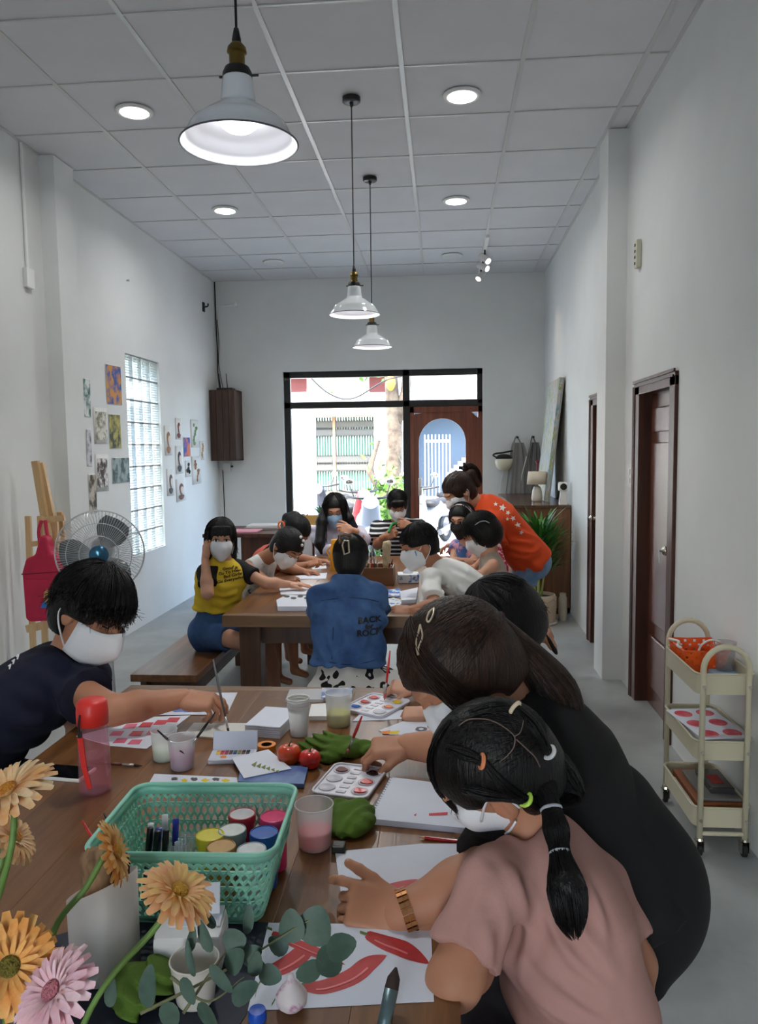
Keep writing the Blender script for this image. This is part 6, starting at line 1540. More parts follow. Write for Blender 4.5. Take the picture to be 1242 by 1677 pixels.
# --- woman in orange bending down
H = Head(P(752, 806, 4.98), (-.76, -.34, -.56), (-.5, -.15, .85), .97)
nb = P(790, 826, 5.02); pel = V(.56, 5.10, .79); m_or2 = mat('orange_cotton', (222, 78, 32), .9, bump=.06, bs=120)
ow = figure('woman in an orange T-shirt and denim shorts bending over the children', H, pel, nb, (-.6, -.1, -.8), L=(P(806, 905, 4.80), P(770, 920, 4.75), dict(curls=REST, along=(-1, 0, -.2))), R=(P(775, 880, 5.2), P(750, 890, 5.12), dict(curls=REST, along=(-1, 0, -.2))), s=.95, skin=m_skinA, sw=.17, shL=P(806, 858, 4.86), shR=P(800, 838, 5.18), legs='stand',
            legv=[(V(.47, 5.02, .40), V(.50, 5.04, .07)), (V(.50, 5.2, .40), V(.52, 5.2, .07))], shirt=dict(m=m_or2, sleeve=.72, inf=.03, hem=.06, sr=.036, collar=.02, wa=.007, wf=58), bottom=dict(m=m_denimL, length=.42, inf=.008), h=.0075, hh=.004, wp=.15, ww=.145, wc=.155, flat=.75)
add_mask(H, ow['body']); hc = hair_cap(H, .014, .055, -.03, -.085, .0065, .06)
hr = np_obj('hair', [hc.mesh(), pulled(H, 600, .0155, (0, -.10, .06), 3, .0017), ponytail([H(0, -.10, .06), H(.0, -.15, .10), H(0, -.17, .04), H(.0, -.15, -.05)], [.015, .03, .035, .02], 260, .002, .3), Solid(.007).chain([H(0, -.10, .06), H(0, -.14, .05), H(0, -.14, -.04)], [.03, .036, .02], .02).mesh()], m_hairb, ow['body'])
for q in ([(812, 855), (830, 890), (852, 905)], [(838, 898), (868, 905), (886, 896)], [(832, 884), (864, 888), (884, 878)], [(830, 910), (860, 914), (884, 906)], [(820, 840), (850, 868), (878, 880)]): fold(ow['shirt'], q, .016, .011)
m_star = mat('white_print', (236, 230, 222), .7)
for i, (x, y, rr_) in enumerate(((812, 826, 4), (823, 832, 6.5), (832, 840, 4.5), (840, 849, 5), (848, 860, 5.5), (831, 850, 3), (854, 872, 4))):
    pts = []
    for k in range(10):
        a = PI / 2 + k * PI / 5 + i; q = rr_ if k % 2 == 0 else rr_ * .45; pts.append((x + q * math.cos(a), y - q * math.sin(a)))
    q = pix_on(ow['shirt'], [(x, y)] + pts, .003)
    if len(q) == 11: mesh_obj('star_print', q, [(0, 1 + k, 1 + (k + 1) % 10) for k in range(10)], m_star, ow['shirt'])
# --- small girl with a bob
H = Head(P(788, 874, 4.42), (-.84, .12, -.52), (-.48, .0, .88), .92)
nb = P(802, 912, 4.43); pel = V(.33, 4.45, .56)
m_bei = mat('beige_linen', (190, 176, 162), .9); m_grn2 = mat('bottle_green', (20, 92, 76), .8)
bg_ = figure('small girl with a black bob in a beige and green dress', H, pel, nb, (-1, -.05, -.1), L=(P(785, 945, 4.28), P(760, 936, 4.25), dict(curls=REST, along=(-1, .1, .1), back=(0, -.4, .9))), R=(P(775, 935, 4.62), P(752, 930, 4.5), dict(curls=REST, along=(-1, -.2, .1))), s=.74, skin=m_skinA, sw=.16,
            shirt=dict(m=m_bei, name='dress', sleeve=0, inf=.012, hem=.08, arms0=1), bottom=dict(m=m_grn2, length=.8, name='skirt'), h=.0065, hh=.0035)
add_mask(H, bg_['body'])
S = Solid(.006); S.cone(P(792, 950, 4.30), P(785, 985, 4.32), .06, .07, .02, (V(0, 1, 0), .6)); np_obj('green_panel', [S.mesh()], m_grn2, bg_['body'])
hc = hair_cap(H, .018, .05, -.085, -.105, .006, .062); hc.ell(H(0, -.03, -.01), H.r(.095, .1, .10), H.R, .03); hc.cut(H(0, 0, -.105), -H.R[:, 2]); hc.box(H(0, .13, -.06), H.r(.12, .09, .1), H.R, .03, .01, 's')
hr = np_obj('hair', [hc.mesh(), fall(H, 500, .02, lambda ph: 1.6, lambda ph: .07 if abs(ph) > 1.0 else .0, 3, .0016, jit=.003)], m_hairk, bg_['body'])
q = pix_on(hr, [(778, 860), (786, 855), (795, 853), (802, 857)], .002)
if len(q) > 2: MB().tube(bez(q, 12), .0025, 5).build('hair_band', mat('tie_grey', (176, 180, 190), .5), hr, True)
# --- child in the black mask
H = Head(P(757, 853, 4.86), (-.42, -.88, -.2), (-.08, -.1, 1), .86)
nb = P(766, 892, 4.90); pel = V(.20, 4.95, .56)
m_multi = mat('pink_blue_print', (206, 150, 176), .9, col2=(70, 110, 170), vs=22, ramp=(.48, .54))
mk = figure('child in a black mask and striped headband facing the camera', H, pel, nb, (-.8, -.6, 0), R=(P(742, 925, 4.85), P(722, 915, 4.8), dict(curls=GRIP, along=(-1, -.1, .1), back=(0, -.5, .9))), L=(P(772, 925, 4.75), P(748, 917, 4.72), dict(curls=REST, along=(-1, 0, .1))), s=.78, skin=m_skinA, sw=.15,
            shirt=dict(m=m_multi, sleeve=.3, inf=.012), bottom=dict(m=m_multi, length=.8, name='skirt'), h=.007, hh=.004)
add_mask(H, mk['body'], m=mat('black_mask_fabric', (34, 35, 38), .85)); face_details(H, mk['body'])
hc = hair_cap(H, .014, .06, -.08, -.11, .0065, .05); hr = np_obj('hair', [hc.mesh(), fall(H, 200, .015, lambda ph: 1.5, lambda ph: .06 if abs(ph) > .9 else 0, 3, .0017, phis=(.6, 2 * PI - .6))], m_hairk, mk['body'])
for k, cc in enumerate(((216, 200, 200), (40, 34, 36), (216, 200, 200))):
    MB().tube([H(.093 * math.cos(a), .03 + .012 * k - .055 + .02 * math.sin(a), .04 + .108 * math.sin(a) - .02) for a in np.linspace(0, PI, 15)], .006 * H.s, 6).build('headband', mat('headband_%d' % (k % 2), cc, .8), hr, True)
o = MB(); b0 = P(818, 935, 4.6)
S = Solid(.006); S.chain([P(816, 895, 4.58), P(820, 930, 4.56), P(824, 985, 4.58)], [.02, .04, .05], .02, (V(0, 1, 0), .5)); o = np_obj('gingham_scarf', [S.mesh()], mat('red_gingham', (196, 40, 70), .9, col2=(226, 190, 200), vs=60, ramp=(.48, .52))); tag(o, 'red and white checked scarf hanging beside the girl with the bob', 'scarf')
# ================================================================== things on the front table
TZ = .75; EPS = .0006
def TP(x, y, dz=0.0): p = PZ(x, y, TZ); p[2] += dz; return p
def single(name, mb, m, loc, label, cat, group=None, rz=0.0, smooth=False, auto=None):
    o = mb.build(name, m, None, smooth, loc, auto=auto); o.rotation_euler = (0, 0, rz); return tag(o, label, cat, group)
def quad_sheet(name, pix, label, cat='paper', m=None, z=EPS, th=.0006, group=None):
    """a sheet whose corners lie at the given places on the table"""
    c = [TP(*p) for p in pix]; c0 = sum(c) / len(c); t = thing(name, (c0[0], c0[1], TZ + z), label, cat, group)
    n = len(c); vv = [(p[0] - c0[0], p[1] - c0[1], 0) for p in c] + [(p[0] - c0[0], p[1] - c0[1], th) for p in c]
    ff = [tuple(range(n)), tuple(range(n, 2 * n))] + [(i, (i + 1) % n, n + (i + 1) % n, n + i) for i in range(n)]
    o = mesh_obj('sheet', vv, ff, m or m_paper, t); bm = bmesh.new(); bm.from_mesh(o.data); bmesh.ops.recalc_face_normals(bm, faces=bm.faces); bm.to_mesh(o.data); bm.free()
    return t
_ik = [0]
def ink(t, pix, m, name='brush_mark', z=.0009, smooth_n=0):
    _ik[0] = (_ik[0] + 1) % 12; z = z + _ik[0] * .00003
    """flat paint on a sheet, outline given as places on the table"""
    L0 = np.array(t.location); c = [TP(*p) - L0 for p in pix]
    if smooth_n: c = bez(c + [c[0]], smooth_n)[:-1]
    vv = [(p[0], p[1], z) for p in c]; bm = bmesh.new(); f = bm.faces.new([bm.verts.new(v) for v in vv]); bm.normal_update()
    if f.normal.z < 0: bmesh.ops.reverse_faces(bm, faces=[f])
    bmesh.ops.triangulate(bm, faces=bm.faces[:]); return bm_obj(name, bm, m, t)
def blobpix(x, y, rx, ry, n=14, j=.12, rnd=random.Random(5)): return [(x + rx * (1 + rnd.uniform(-j, j)) * math.cos(a), y + ry * (1 + rnd.uniform(-j, j)) * math.sin(a)) for a in np.linspace(0, 2 * PI, n + 1)[:-1]]
m_redp = mat('red_pepper_paint', (172, 14, 20), .45, col2=(194, 32, 34), vs=22); m_stalk = mat('stalk_green_paint', (96, 120, 66), .6)
m_pk = mat('pink_paint', (214, 84, 116), .6, col2=(226, 130, 150), vs=16); m_rd = mat('red_paint', (200, 30, 50), .5, var=.15, vs=30); m_bl = mat('blue_paint', (62, 92, 178), .6, col2=(128, 148, 206), vs=40); m_ylp = mat('yellow_paint', (226, 196, 40), .6); m_orp = mat('orange_paint', (232, 130, 40), .6)
# --- sheets on the table
t = quad_sheet('pepper_print', [(430, 1512), (706, 1516), (711, 1641), (398, 1657)], 'white sheet printed with red chilli peppers at the near edge', z=EPS)
def pepper(t, spine, wid, stalk):
    sp_ = [V(x, y, 0) for x, y in spine]; c = bez(sp_, 24); n = len(c); up_ = []; lo_ = []
    for i, p in enumerate(c):
        d = unit((c[min(i + 1, n - 1)] - c[max(i - 1, 0)])); nn = V(-d[1], d[0], 0); s_ = i / (n - 1); w = wid * (math.sin(PI * min(1, .12 + s_ * .5)) ** .7 if s_ < .6 else math.cos((s_ - .6) / .4 * PI / 2) ** .8) * (1 if s_ > .02 else .7); up_.append(p + nn * w); lo_.append(p - nn * w)
    ink(t, [(p[0], p[1]) for p in up_ + lo_[::-1]], m_redp, 'printed_pepper')
    hl = [up_[i] * .72 + lo_[i] * .28 for i in range(4, n - 7)]; hl2 = [up_[i] * .60 + lo_[i] * .40 for i in range(4, n - 7)]; ink(t, [(p[0], p[1]) for p in hl + hl2[::-1]], mat('pepper_highlight', (226, 108, 108), .4), 'printed_highlight', .00135)
    st_ = bez([V(x, y, 0) for x, y in stalk], 10); a_ = [p + V(0, 2.2, 0) for p in st_]; b_ = [p - V(0, 2.2, 0) for p in st_]; ink(t, [(p[0], p[1]) for p in a_ + b_[::-1]], m_stalk, 'printed_stalk', .001)
pepper(t, [(497, 1617), (530, 1618), (575, 1602), (605, 1580), (634, 1566)], 15, [(500, 1612), (478, 1622), (456, 1632), (445, 1648)])
pepper(t, [(428, 1590), (450, 1590), (475, 1578), (500, 1560), (512, 1552)], 15, [(432, 1600), (422, 1618), (418, 1635)])
pepper(t, [(600, 1532), (630, 1545), (665, 1558), (704, 1580)], 14, [(602, 1532), (590, 1528)])
pepper(t, [(446, 1530), (480, 1545), (515, 1560), (566, 1582)], 9, [(446, 1524), (436, 1520)])
t = quad_sheet('pepper_print', [(549, 1396), (690, 1383), (792, 1383), (782, 1440), (770, 1476), (560, 1476)], 'white sheet with a single chilli above the watch', z=EPS * 2)
pepper(t, [(580, 1462), (610, 1465), (650, 1456), (686, 1442)], 10, [(580, 1460), (566, 1452)])
t = quad_sheet('sketch_pad_sheet', [(640, 1281), (790, 1300), (800, 1370), (604, 1350)], 'spiral sketch pad with a short red stroke', 'sketch pad', z=EPS, th=.012)
for (q, nm) in (([(697, 1335), (728, 1333), (727, 1338), (697, 1339)], 'red_stroke'), ([(672, 1338), (677, 1335), (675, 1340)], 'red_stroke')): ink(t, [(x + 6, y + 7) for x, y in q], m_rd, nm, .0125)
L0 = np.array(t.location)
for k in range(18):
    p = TP(640 + (604 - 640) * (k + .5) / 18, 1281 + (1350 - 1281) * (k + .5) / 18) - L0; MB().tube([p + V(-.004, 0, .002), p + V(-.006, 0, .010), p + V(0, 0, .0145), p + V(.005, 0, .0125)], .0008, 4).build('spiral_ring', m_steel, t)
t = quad_sheet('swatch_sheet', [(125, 1206), (242, 1175), (312, 1172), (240, 1227), (180, 1222)], 'watercolour sheet of pink and red swatches beside the bottle')
for x, y, mm in ((262, 1184, m_rd), (238, 1188, m_rd), (212, 1190, m_pk), (282, 1180, m_rd), (190, 1202, m_pk), (222, 1202, m_rd), (250, 1200, m_pk), (220, 1216, m_pk), (196, 1214, m_pk)): ink(t, [(x - 12, y + 4), (x - 4, y - 4), (x + 14, y - 4), (x + 8, y + 4)], mm)
t = quad_sheet('blue_painting', [(235, 1172), (300, 1136), (389, 1135), (372, 1171)], 'sheet with blue brush studies under the man’s hand', z=EPS * 2)
for k in range(9):
    x, y = (290 + 18 * (k % 3) - 6 * (k // 3), 1164 - 4 * (k // 3)); ink(t, blobpix(x, y, 11, 3, j=.3), m_bl)
for k in range(7): ink(t, blobpix(340 + 11 * (k % 3), 1160 - 7 * (k // 3), 8, 3, j=.3), m_bl, z=.001)
t = quad_sheet('palette_board', [(300, 1206), (318, 1186), (425, 1187), (415, 1216)], 'off white mixing board in front of the man', 'board', mat('offwhite_board', (214, 212, 204), .6), EPS, .004)
for x, y in ((392, 1205), (404, 1204)): ink(t, blobpix(x, y, 3.5, 2), m_rd, z=.0045)
t = quad_sheet('flower_sketch', [(243, 1285), (253, 1268), (388, 1274), (390, 1290)], 'sheet of pencilled flowers behind the mint basket')
for k in range(6): ink(t, blobpix(285 + 17 * k, 1277 + 2 * (k % 2), 6, 3, j=.4), (mat('sketch_grey', (90, 90, 86), .8), m_ylp)[k % 2])
t = quad_sheet('art_card', [(380, 1250), (440, 1236), (478, 1268), (400, 1284)], 'white card with a green sprig leaning by the tomatoes', z=.012, th=.002)
m_sprig = mat('sprig_green', (120, 130, 70), .7)
for k in range(6): ink(t, [(412 + 8 * k, 1262 + 2 * k), (422 + 7 * k, 1256 + 3 * k), (418 + 8 * k, 1266 + 2 * k)], m_sprig, z=.0025)
t = quad_sheet('blue_booklet', [(390, 1288), (395, 1262), (505, 1262), (498, 1292)], 'blue covered booklet beneath the sprig card', 'booklet', mat('booklet_blue', (52, 82, 150), .4, col2=(108, 134, 180), vs=14), EPS * 3, .010)
t = quad_sheet('colour_chart', [(620, 1197), (660, 1182), (760, 1178), (760, 1204), (640, 1204)], 'sheet with small grey eyes and yellow swatch by the palette')
for x, y in ((690, 1195), (710, 1191), (714, 1197)): ink(t, blobpix(x, y, 10, 4), mat('eye_grey', (96, 96, 108), .7)); ink(t, blobpix(x, y, 4, 1.6), m_paper, 'highlight', .001)
ink(t, [(628, 1199), (655, 1197), (652, 1203), (630, 1203)], m_ylp); ink(t, [(626, 1198), (640, 1197), (638, 1203), (626, 1203)], m_orp, z=.001)
t = quad_sheet('painting_sheet', [(577, 1182), (600, 1160), (720, 1166), (712, 1176)], 'white sheet under the far palette', z=EPS)
t = quad_sheet('paper_scrap', [(617, 1235), (640, 1233), (658, 1240), (634, 1246)], 'small torn paper scrap beside the green cloth')
ink(t, blobpix(636, 1239, 6, 1.5), mat('sketch_grey', (90, 90, 86), .8))
t = quad_sheet('clear_folder', [(468, 1150), (475, 1133), (530, 1132), (530, 1150)], 'clear plastic ruler case at the far table edge', 'case', m_frost, EPS, .008)
t = quad_sheet('blue_packet', [(526, 1148), (528, 1132), (578, 1132), (576, 1148)], 'blue and white packet behind the yellow cup', 'packet', mat('packet_blue', (80, 116, 180), .4, col2=(214, 220, 230), vs=12, ramp=(.45, .55)), EPS, .010)
t = quad_sheet('white_box', [(506, 1180), (510, 1160), (540, 1158), (540, 1180)], 'flat white box behind the paper cups', 'box', m_white, EPS, .012)
# napkin stack
b = TP(447, 1192)
t = thing('napkin_stack', b, 'stack of white paper napkins beside the cups', 'napkins', rz=-.15)
for k in range(6): MB().box((-.05, -.075, k * .0055), (.05, .075, k * .0055 + .005), c=.0018).build('napkin', m_paper, t)
# --- water bottle
BP = TP(157, 1296)
t = thing('water_bottle', BP, 'pink transparent water bottle with a red lid and strap', 'bottle')
m_pc = thin('pink_clear', (253, 222, 230), .86, .05, diff=(250, 200, 214)); m_rl = mat('red_lid', (216, 50, 44), .4)
MB().lathe([(0, 0), (.030, 0), (.0335, .004), (.0345, .02), (.0345, .095), (.032, .12), (.031, .15), (.029, .162)], 36, caps=False).build('bottle_body', m_pc, t, True)
MB().lathe([(0, .0065), (.0318, .0068), (.0318, .085), (0, .085)], 32).build('water', thin('clear_water', (252, 236, 240), .97, .02), t, auto=50)
MB().lathe([(.0285, .155), (.034, .157), (.0345, .185), (.033, .205), (.028, .212), (0, .213)], 36).build('lid', m_rl, t, True)
MB().tube(bez([V(-.012, -.034, .188), V(-.014, -.038, .165), V(-.012, -.037, .15)], 8), .0022, 6).build('strap_cord', m_black, t)
MB().box((-.0165, -.041, .138), (-.0075, -.034, .152), c=.001).build('strap_clasp', m_black, t)
bar(bar(MB(), (-.012, -.0375, .14), (-.006, -.0375, .07), .012, .002, (0, 1, 0)), (-.006, -.0375, .07), (.004, -.036, .022), .011, .002, (0, 1, 0)).build('strap', m_rl, t)
# --- phone, brush
p = TP(98, 1268); t = thing('smartphone', p, 'black screened phone lying by the pink bottle', 'phone', rz=-.12); MB().box((-.075, -.036, 0), (.075, .036, .008), c=.003).build('phone_body', m_hw, t); MB().box((-.07, -.033, .008), (.07, .033, .0086)).build('screen', mat('phone_glass', (10, 10, 12), .08), t)
def brush(a, c, label, hm, r=.0032, fer=m_steel, tipm=None, bl=.022, name='paint_brush', group='paint brushes', fl=.03):
    """a = end of the handle, c = tip of the bristles"""
    a, c = np.asarray(a, float), np.asarray(c, float); d = unit(c - a); L_ = np.linalg.norm(c - a); base = V(c[0], c[1], min(a[2], c[2])); t = thing(name, base, label, 'brush', group)
    MB().tube([a - base, a + d * L_ * .35 - base, c - d * (bl + fl) - base], [r * .6, r * 1.15, r * .9], 10).build('handle', hm, t, True)
    MB().tube([c - d * (bl + fl + .001) - base, c - d * bl - base], [r * .95, r * 1.0], 10).build('ferrule', fer, t, True)
    MB().tube([c - d * bl - base, c - d * bl * .5 - base, c - base], [r * 1.0, r * .9, r * .15], 10).build('bristles', tipm or mat('dark_bristle', (52, 38, 32), .8), t, True)
    return t
m_rh = mat('red_handle', (186, 28, 30), .25, coat=.5); m_bh = mat('black_handle', (20, 20, 22), .3); m_brh = mat('brown_handle', (96, 50, 30), .3, coat=.5)
brush(TP(150, 1252, .006), TP(234, 1257, .004), 'brown brush lying on the table beside the pink bottle', m_brh)
brush(P(349, 1080, 2.02), TP(376, 1208, .003), 'grey handled brush held upright by the man', mat('grey_handle', (90, 88, 88), .4))
tip = TP(567, 1247, .014); brush(P(593, 1173, 1.80), tip, 'red handled brush dipping into the near palette', m_rh, .0036, tipm=mat('white_bristle', (180, 90, 90), .7))
brush(P(639, 1066, 2.32), TP(630, 1158, .02), 'red handled brush held above the far palette', m_rh, .0036, tipm=mat('white_bristle', (180, 90, 90), .7))
# pencil
a, c = TP(686, 1374, .004), TP(790, 1386, .004); d = unit(c - a); t = thing('red_pencil', V(a[0], a[1], TZ), 'red pencil lying above the single chilli sheet', 'pencil'); o0 = V(a[0], a[1], TZ)
MB().tube([a + d * .012 - o0, c - o0], .0035, 6).build('barrel', m_rh, t); MB().tube([a - o0, a + d * .012 - o0], [.0006, .0034], 6).build('sharpened_tip', mat('cedar', (206, 164, 120), .7), t)
# --- cups
def cup(p, r0, r1, hgt, label, liquid, lev, m=m_frost, name='plastic_cup', rim=True, group='frosted water cups'):
    t = thing(name, p, label, 'cup', group); w = .0014
    MB().lathe([(0, 0), (r0 - .002, 0), (r0, .003), (r1, hgt)], 40, caps=False).build('cup_wall', m, t, True)
    if rim: MB().tube([V(r1 * math.cos(a), r1 * math.sin(a), hgt) for a in np.linspace(0, 2 * PI, 41)[:-1]], .0014, 6, closed=True).build('cup_rim', m, t, True)
    if liquid is not None:
        rl = r0 + (r1 - r0) * lev / hgt - w - .0004; MB().lathe([(0, .0045), (r0 - w - .0006, .0045), (rl, lev), (0, lev)], 36).build('paint_water', liquid, t, auto=50)
    return t
def dye(n, c): return mat(n, c, .15)
cup(TP(516, 1385), .031, .0365, .083, 'big frosted cup half full of red water by the basket', dye('red_water', (214, 30, 56)), .036)
cup(TP(299, 1257), .027, .033, .075, 'frosted cup of mauve water with a black brush', dye('mauve_water', (150, 56, 116)), .04)
cup(TP(270, 1243), .027, .032, .075, 'frosted cup of pale green water behind the mauve cup', dye('pale_green_water', (206, 220, 190)), .03)
cup(TP(555, 1187), .032, .036, .092, 'frosted cup of yellow water near the far palette', dye('yellow_water', (210, 206, 24)), .036)
brush(P(258, 1196, 1.74), P(302, 1235, 1.73), 'black brush leaning left in the mauve cup', m_bh, .003); brush(P(353, 1166, 1.80), P(300, 1240, 1.735), 'black brush leaning right in the mauve cup', m_bh, .003)
p = TP(490, 1203); m_pcup = mat('paper_cup', (226, 224, 218), .7)
for k in range(4):
    t = thing('paper_cup', p + V(0, 0, k * .0075), ('lowest paper cup of the white stack', 'second paper cup up in the white stack', 'third paper cup up in the white stack', 'topmost paper cup of the white stack')[k], 'cup', 'nested white paper cups')
    MB().lathe([(.0225, 0), (.0285 + .0005 * k, .078), (.0278 + .0005 * k, .078), (.0218, .002), (0, .002)], 36, caps=False).build('cup_wall', m_pcup, t, True)
    MB().tube([V(.0292 * math.cos(a), .0292 * math.sin(a), .078) for a in np.linspace(0, 2 * PI, 41)[:-1]], .0017, 6, closed=True).build('rolled_rim', m_pcup, t, True)
# --- paint palettes
def palette(c, w, d, rz, label, wells):
    t = thing('paint_palette', c, label, 'palette', 'white plastic palettes', rz); pl = mat('palette_plastic', (220, 218, 226), .3)
    out = rrect(-w / 2, w / 2, -d / 2, d / 2, .018); MB().prism(out, .0, .007).build('tray', pl, t); MB().tube([(x, y, .008) for x, y in out], .003, 6, closed=True).build('tray_rim', pl, t, True)
    mw = mat('palette_well', (196, 194, 204), .3); n = 3
    for i, sx in enumerate((-1, 1)):
        for j in range(n):
            x, y = sx * w * .30, (-1 + j) * d * .29; ww = MB().lathe([(.0, .0074), (.015, .0078), (.0185, .0095), (.0195, .0078)], 24, caps=False, c=(x, y, 0)).build('well', mw, t, True)
            if (i, j) in wells:
                S_ = [(.014 * (1 + .18 * math.sin(3 * a + i + j)) * math.cos(a) + x, .012 * (1 + .15 * math.cos(2 * a + j)) * math.sin(a) + y) for a in np.linspace(0, 2 * PI, 19)[:-1]]
                MB().prism(S_, .0078, .0105).build('paint_blob', wells[(i, j)], ww)
    for j in range(6): MB().box((-.012, -d * .4 + j * d * .15, .0072), (.010, -d * .4 + j * d * .15 + .012, .0086), c=.001).build('slot', mw, t)
    return t
wet = lambda n, c: mat(n, c, .12, coat=.5)
palette(TP(574, 1283), .128, .165, -.22, 'white plastic palette with red and black paint blobs', {(0, 2): wet('wet_brown', (110, 24, 22)), (1, 2): wet('wet_black', (30, 20, 22)), (1, 1): wet('wet_red', (206, 34, 28)), (1, 0): wet('wet_pinkred', (214, 52, 58))})
palette(TP(628, 1158) + V(-.02, 0, 0), .14, .165, -.5, 'far white palette with blue, red and yellow paint', {(0, 0): wet('wet_blue', (30, 92, 190)), (0, 1): wet('wet_red', (206, 34, 28)), (1, 2): wet('wet_yellow', (230, 190, 40)), (0, 2): wet('wet_red', (206, 34, 28)), (1, 1): wet('wet_orange', (226, 110, 40))})
# --- watercolour tin
p = TP(382, 1242); t = thing('watercolour_tin', p, 'open white watercolour tin with rows of little pans', 'paint tin', rz=.1); m_tin = mat('tin_white', (204, 208, 224), .35)
MB().box((-.056, -.036, 0), (.056, .028, .012), c=.003).build('tin_base', m_tin, t)
lid_ = MB().box((-.056, .0, 0), (.056, .006, .05), M=rotm('X', math.radians(-22)), c=.002).build('tin_lid', m_tin, t, loc=(0, .029, .006))
cols = [(230, 200, 50), (236, 160, 40), (214, 60, 40), (180, 30, 50), (160, 50, 60), (120, 40, 50), (90, 60, 50), (70, 60, 60), (40, 60, 120), (60, 110, 90), (120, 140, 60), (160, 120, 60), (110, 60, 40), (60, 40, 36), (50, 50, 54), (30, 30, 34)]
for i in range(8):
    for j in range(2): MB().box((-.042 + i * .0105, -.004 + j * .0125, .0118), (-.033 + i * .0105, .007 + j * .0125, .0135), c=.0006).build('paint_pan', mat('pan_%d' % (i * 2 + j), cols[i * 2 + j], .4), t)
MB().lathe([(0, .0135), (.008, .013)], 12, c=(-.02, -.02, 0), caps=False).build('mixed_paint', m_orp, t)
# --- tape, tomatoes, cloths
p = TP(437, 1230); t = thing('tape_roll', p, 'orange roll of masking tape', 'tape'); MB().lathe([(.014, 0), (.0235, 0), (.0235, .018), (.014, .018), (.014, 0)], 36).build('tape_ring', mat('orange_tape', (226, 132, 40), .5), t, auto=40); MB().lathe([(.0125, .001), (.0142, .001), (.0142, .0172), (.0125, .0172), (.0125, .001)], 36).build('core', mat('tape_core', (60, 60, 64), .7), t, auto=40)
m_tom = mat('tomato_skin', (204, 50, 26), .18, col2=(216, 92, 36), vs=12, coat=.4); m_tom2 = mat('tomato_red', (206, 34, 26), .18, coat=.4)
for px_, py_, r, mm, lab in ((474, 1250, .029, m_tom, 'larger orange red tomato beside the tape'), (508, 1257, .0265, m_tom2, 'smaller red tomato in front of the green cloth')):
    t = thing('tomato', TP(px_, py_), lab, 'tomato', 'two tomatoes'); pr = [(0, .10), (.35, .06), (.72, .22), (.98, .75), (1.0, 1.0), (.92, 1.4), (.65, 1.68), (.3, 1.74), (.08, 1.66), (0, 1.64)]
    pts = bez([V(a * r, b_ * r * .93, 0) for a, b_ in pr], 40); MB().lathe([(max(0, q[0]), max(0.0, q[1] - .06 * r)) for q in pts], 32).build('fruit', mm, t, True)
    cx_ = MB()
    for k in range(5): a = 2 * PI * k / 5; leafblade(cx_, V(0, 0, r * 1.50), V(math.cos(a), math.sin(a), .18), r * .75, r * .22, r * .25)
    cx_.tube([V(0, 0, r * 1.48), V(.002, .001, r * 1.72), V(.006, .003, r * 1.9)], .0018, 6); cx_.build('calyx', mat('calyx_green', (70, 104, 40), .6), t, True)
m_gcl = mat('green_towel', (80, 108, 34), .95, bump=.2, bs=400, var=.1, vs=20)
def rag(c, pts, label, seed):
    S = Solid(.0035); r_ = random.Random(seed)
    for (x, y, z, r) in pts: S.ell((x, y, z), (r * r_.uniform(.9, 1.3), r * r_.uniform(.9, 1.3), r * .55), rotm('Z', r_.uniform(0, 3)), .012)
    S.noise = lambda X, Y, Z: wrinkle(.0055, 150, seed)(X * 2.2, Y * 2.2, Z * 2.2); S.cut((0, 0, .0), (0, 0, -1))
    o = np_obj('green_cloth', [S.mesh()], m_gcl); o.location = tuple(c); tag(o, label, 'cloth', 'crumpled green towels')
rag(TP(545, 1235), [(-.05, .0, .018, .035), (-.02, .02, .022, .04), (.02, .0, .02, .042), (.05, .01, .014, .038), (0, -.03, .012, .032), (.08, .02, .008, .03)], 'crumpled green towel beside the tomatoes', 1)
rag(TP(570, 1352), [(-.02, .03, .016, .032), (.01, .02, .02, .036), (.02, -.01, .018, .036), (0, -.03, .012, .03)], 'folded green towel beside the red water cup', 2)
single('kneaded_eraser', MB().box((-.013, -.011, 0), (.013, .011, .016), c=.003), m_black, TP(555, 1394), 'small black eraser beside the red water cup', 'eraser')

# --- mint basket
m_mint = mat('mint_plastic', (142, 208, 184), .4, sub=.05)
BC = V(-.420, 1.2485, TZ); t = thing('mint_basket', BC, 'mint green woven plastic basket full of pots and pens', 'basket', rz=math.radians(2))
bw2, bd2, tw2, td2, bh_ = .122, .092, .152, .126, .135
def ring(f, r): return rrect(-(bw2 + (tw2 - bw2) * f), bw2 + (tw2 - bw2) * f, -(bd2 + (td2 - bd2) * f), bd2 + (td2 - bd2) * f, r, 6)
def wall_pt(u_, f):
    """point on the basket wall: u_ = fraction round the rim, f = height fraction"""
    R1 = ring(f, .03); n = len(R1); seglen = _seg; s_ = (u_ % 1.0) * _tot; i = int(np.searchsorted(_cum, s_, 'right') - 1); i = min(i, n - 1); a, c = R1[i], R1[(i + 1) % n]; w = (s_ - _cum[i]) / (_seg[i] + 1e-9)
    return V(a[0] + (c[0] - a[0]) * w, a[1] + (c[1] - a[1]) * w, .004 + f * (bh_ - .004))
R_ = ring(.5, .03); _seg = [math.dist(R_[i], R_[(i + 1) % len(R_)]) for i in range(len(R_))]; _tot = sum(_seg); _cum = np.concatenate([[0], np.cumsum(_seg)[:-1]])
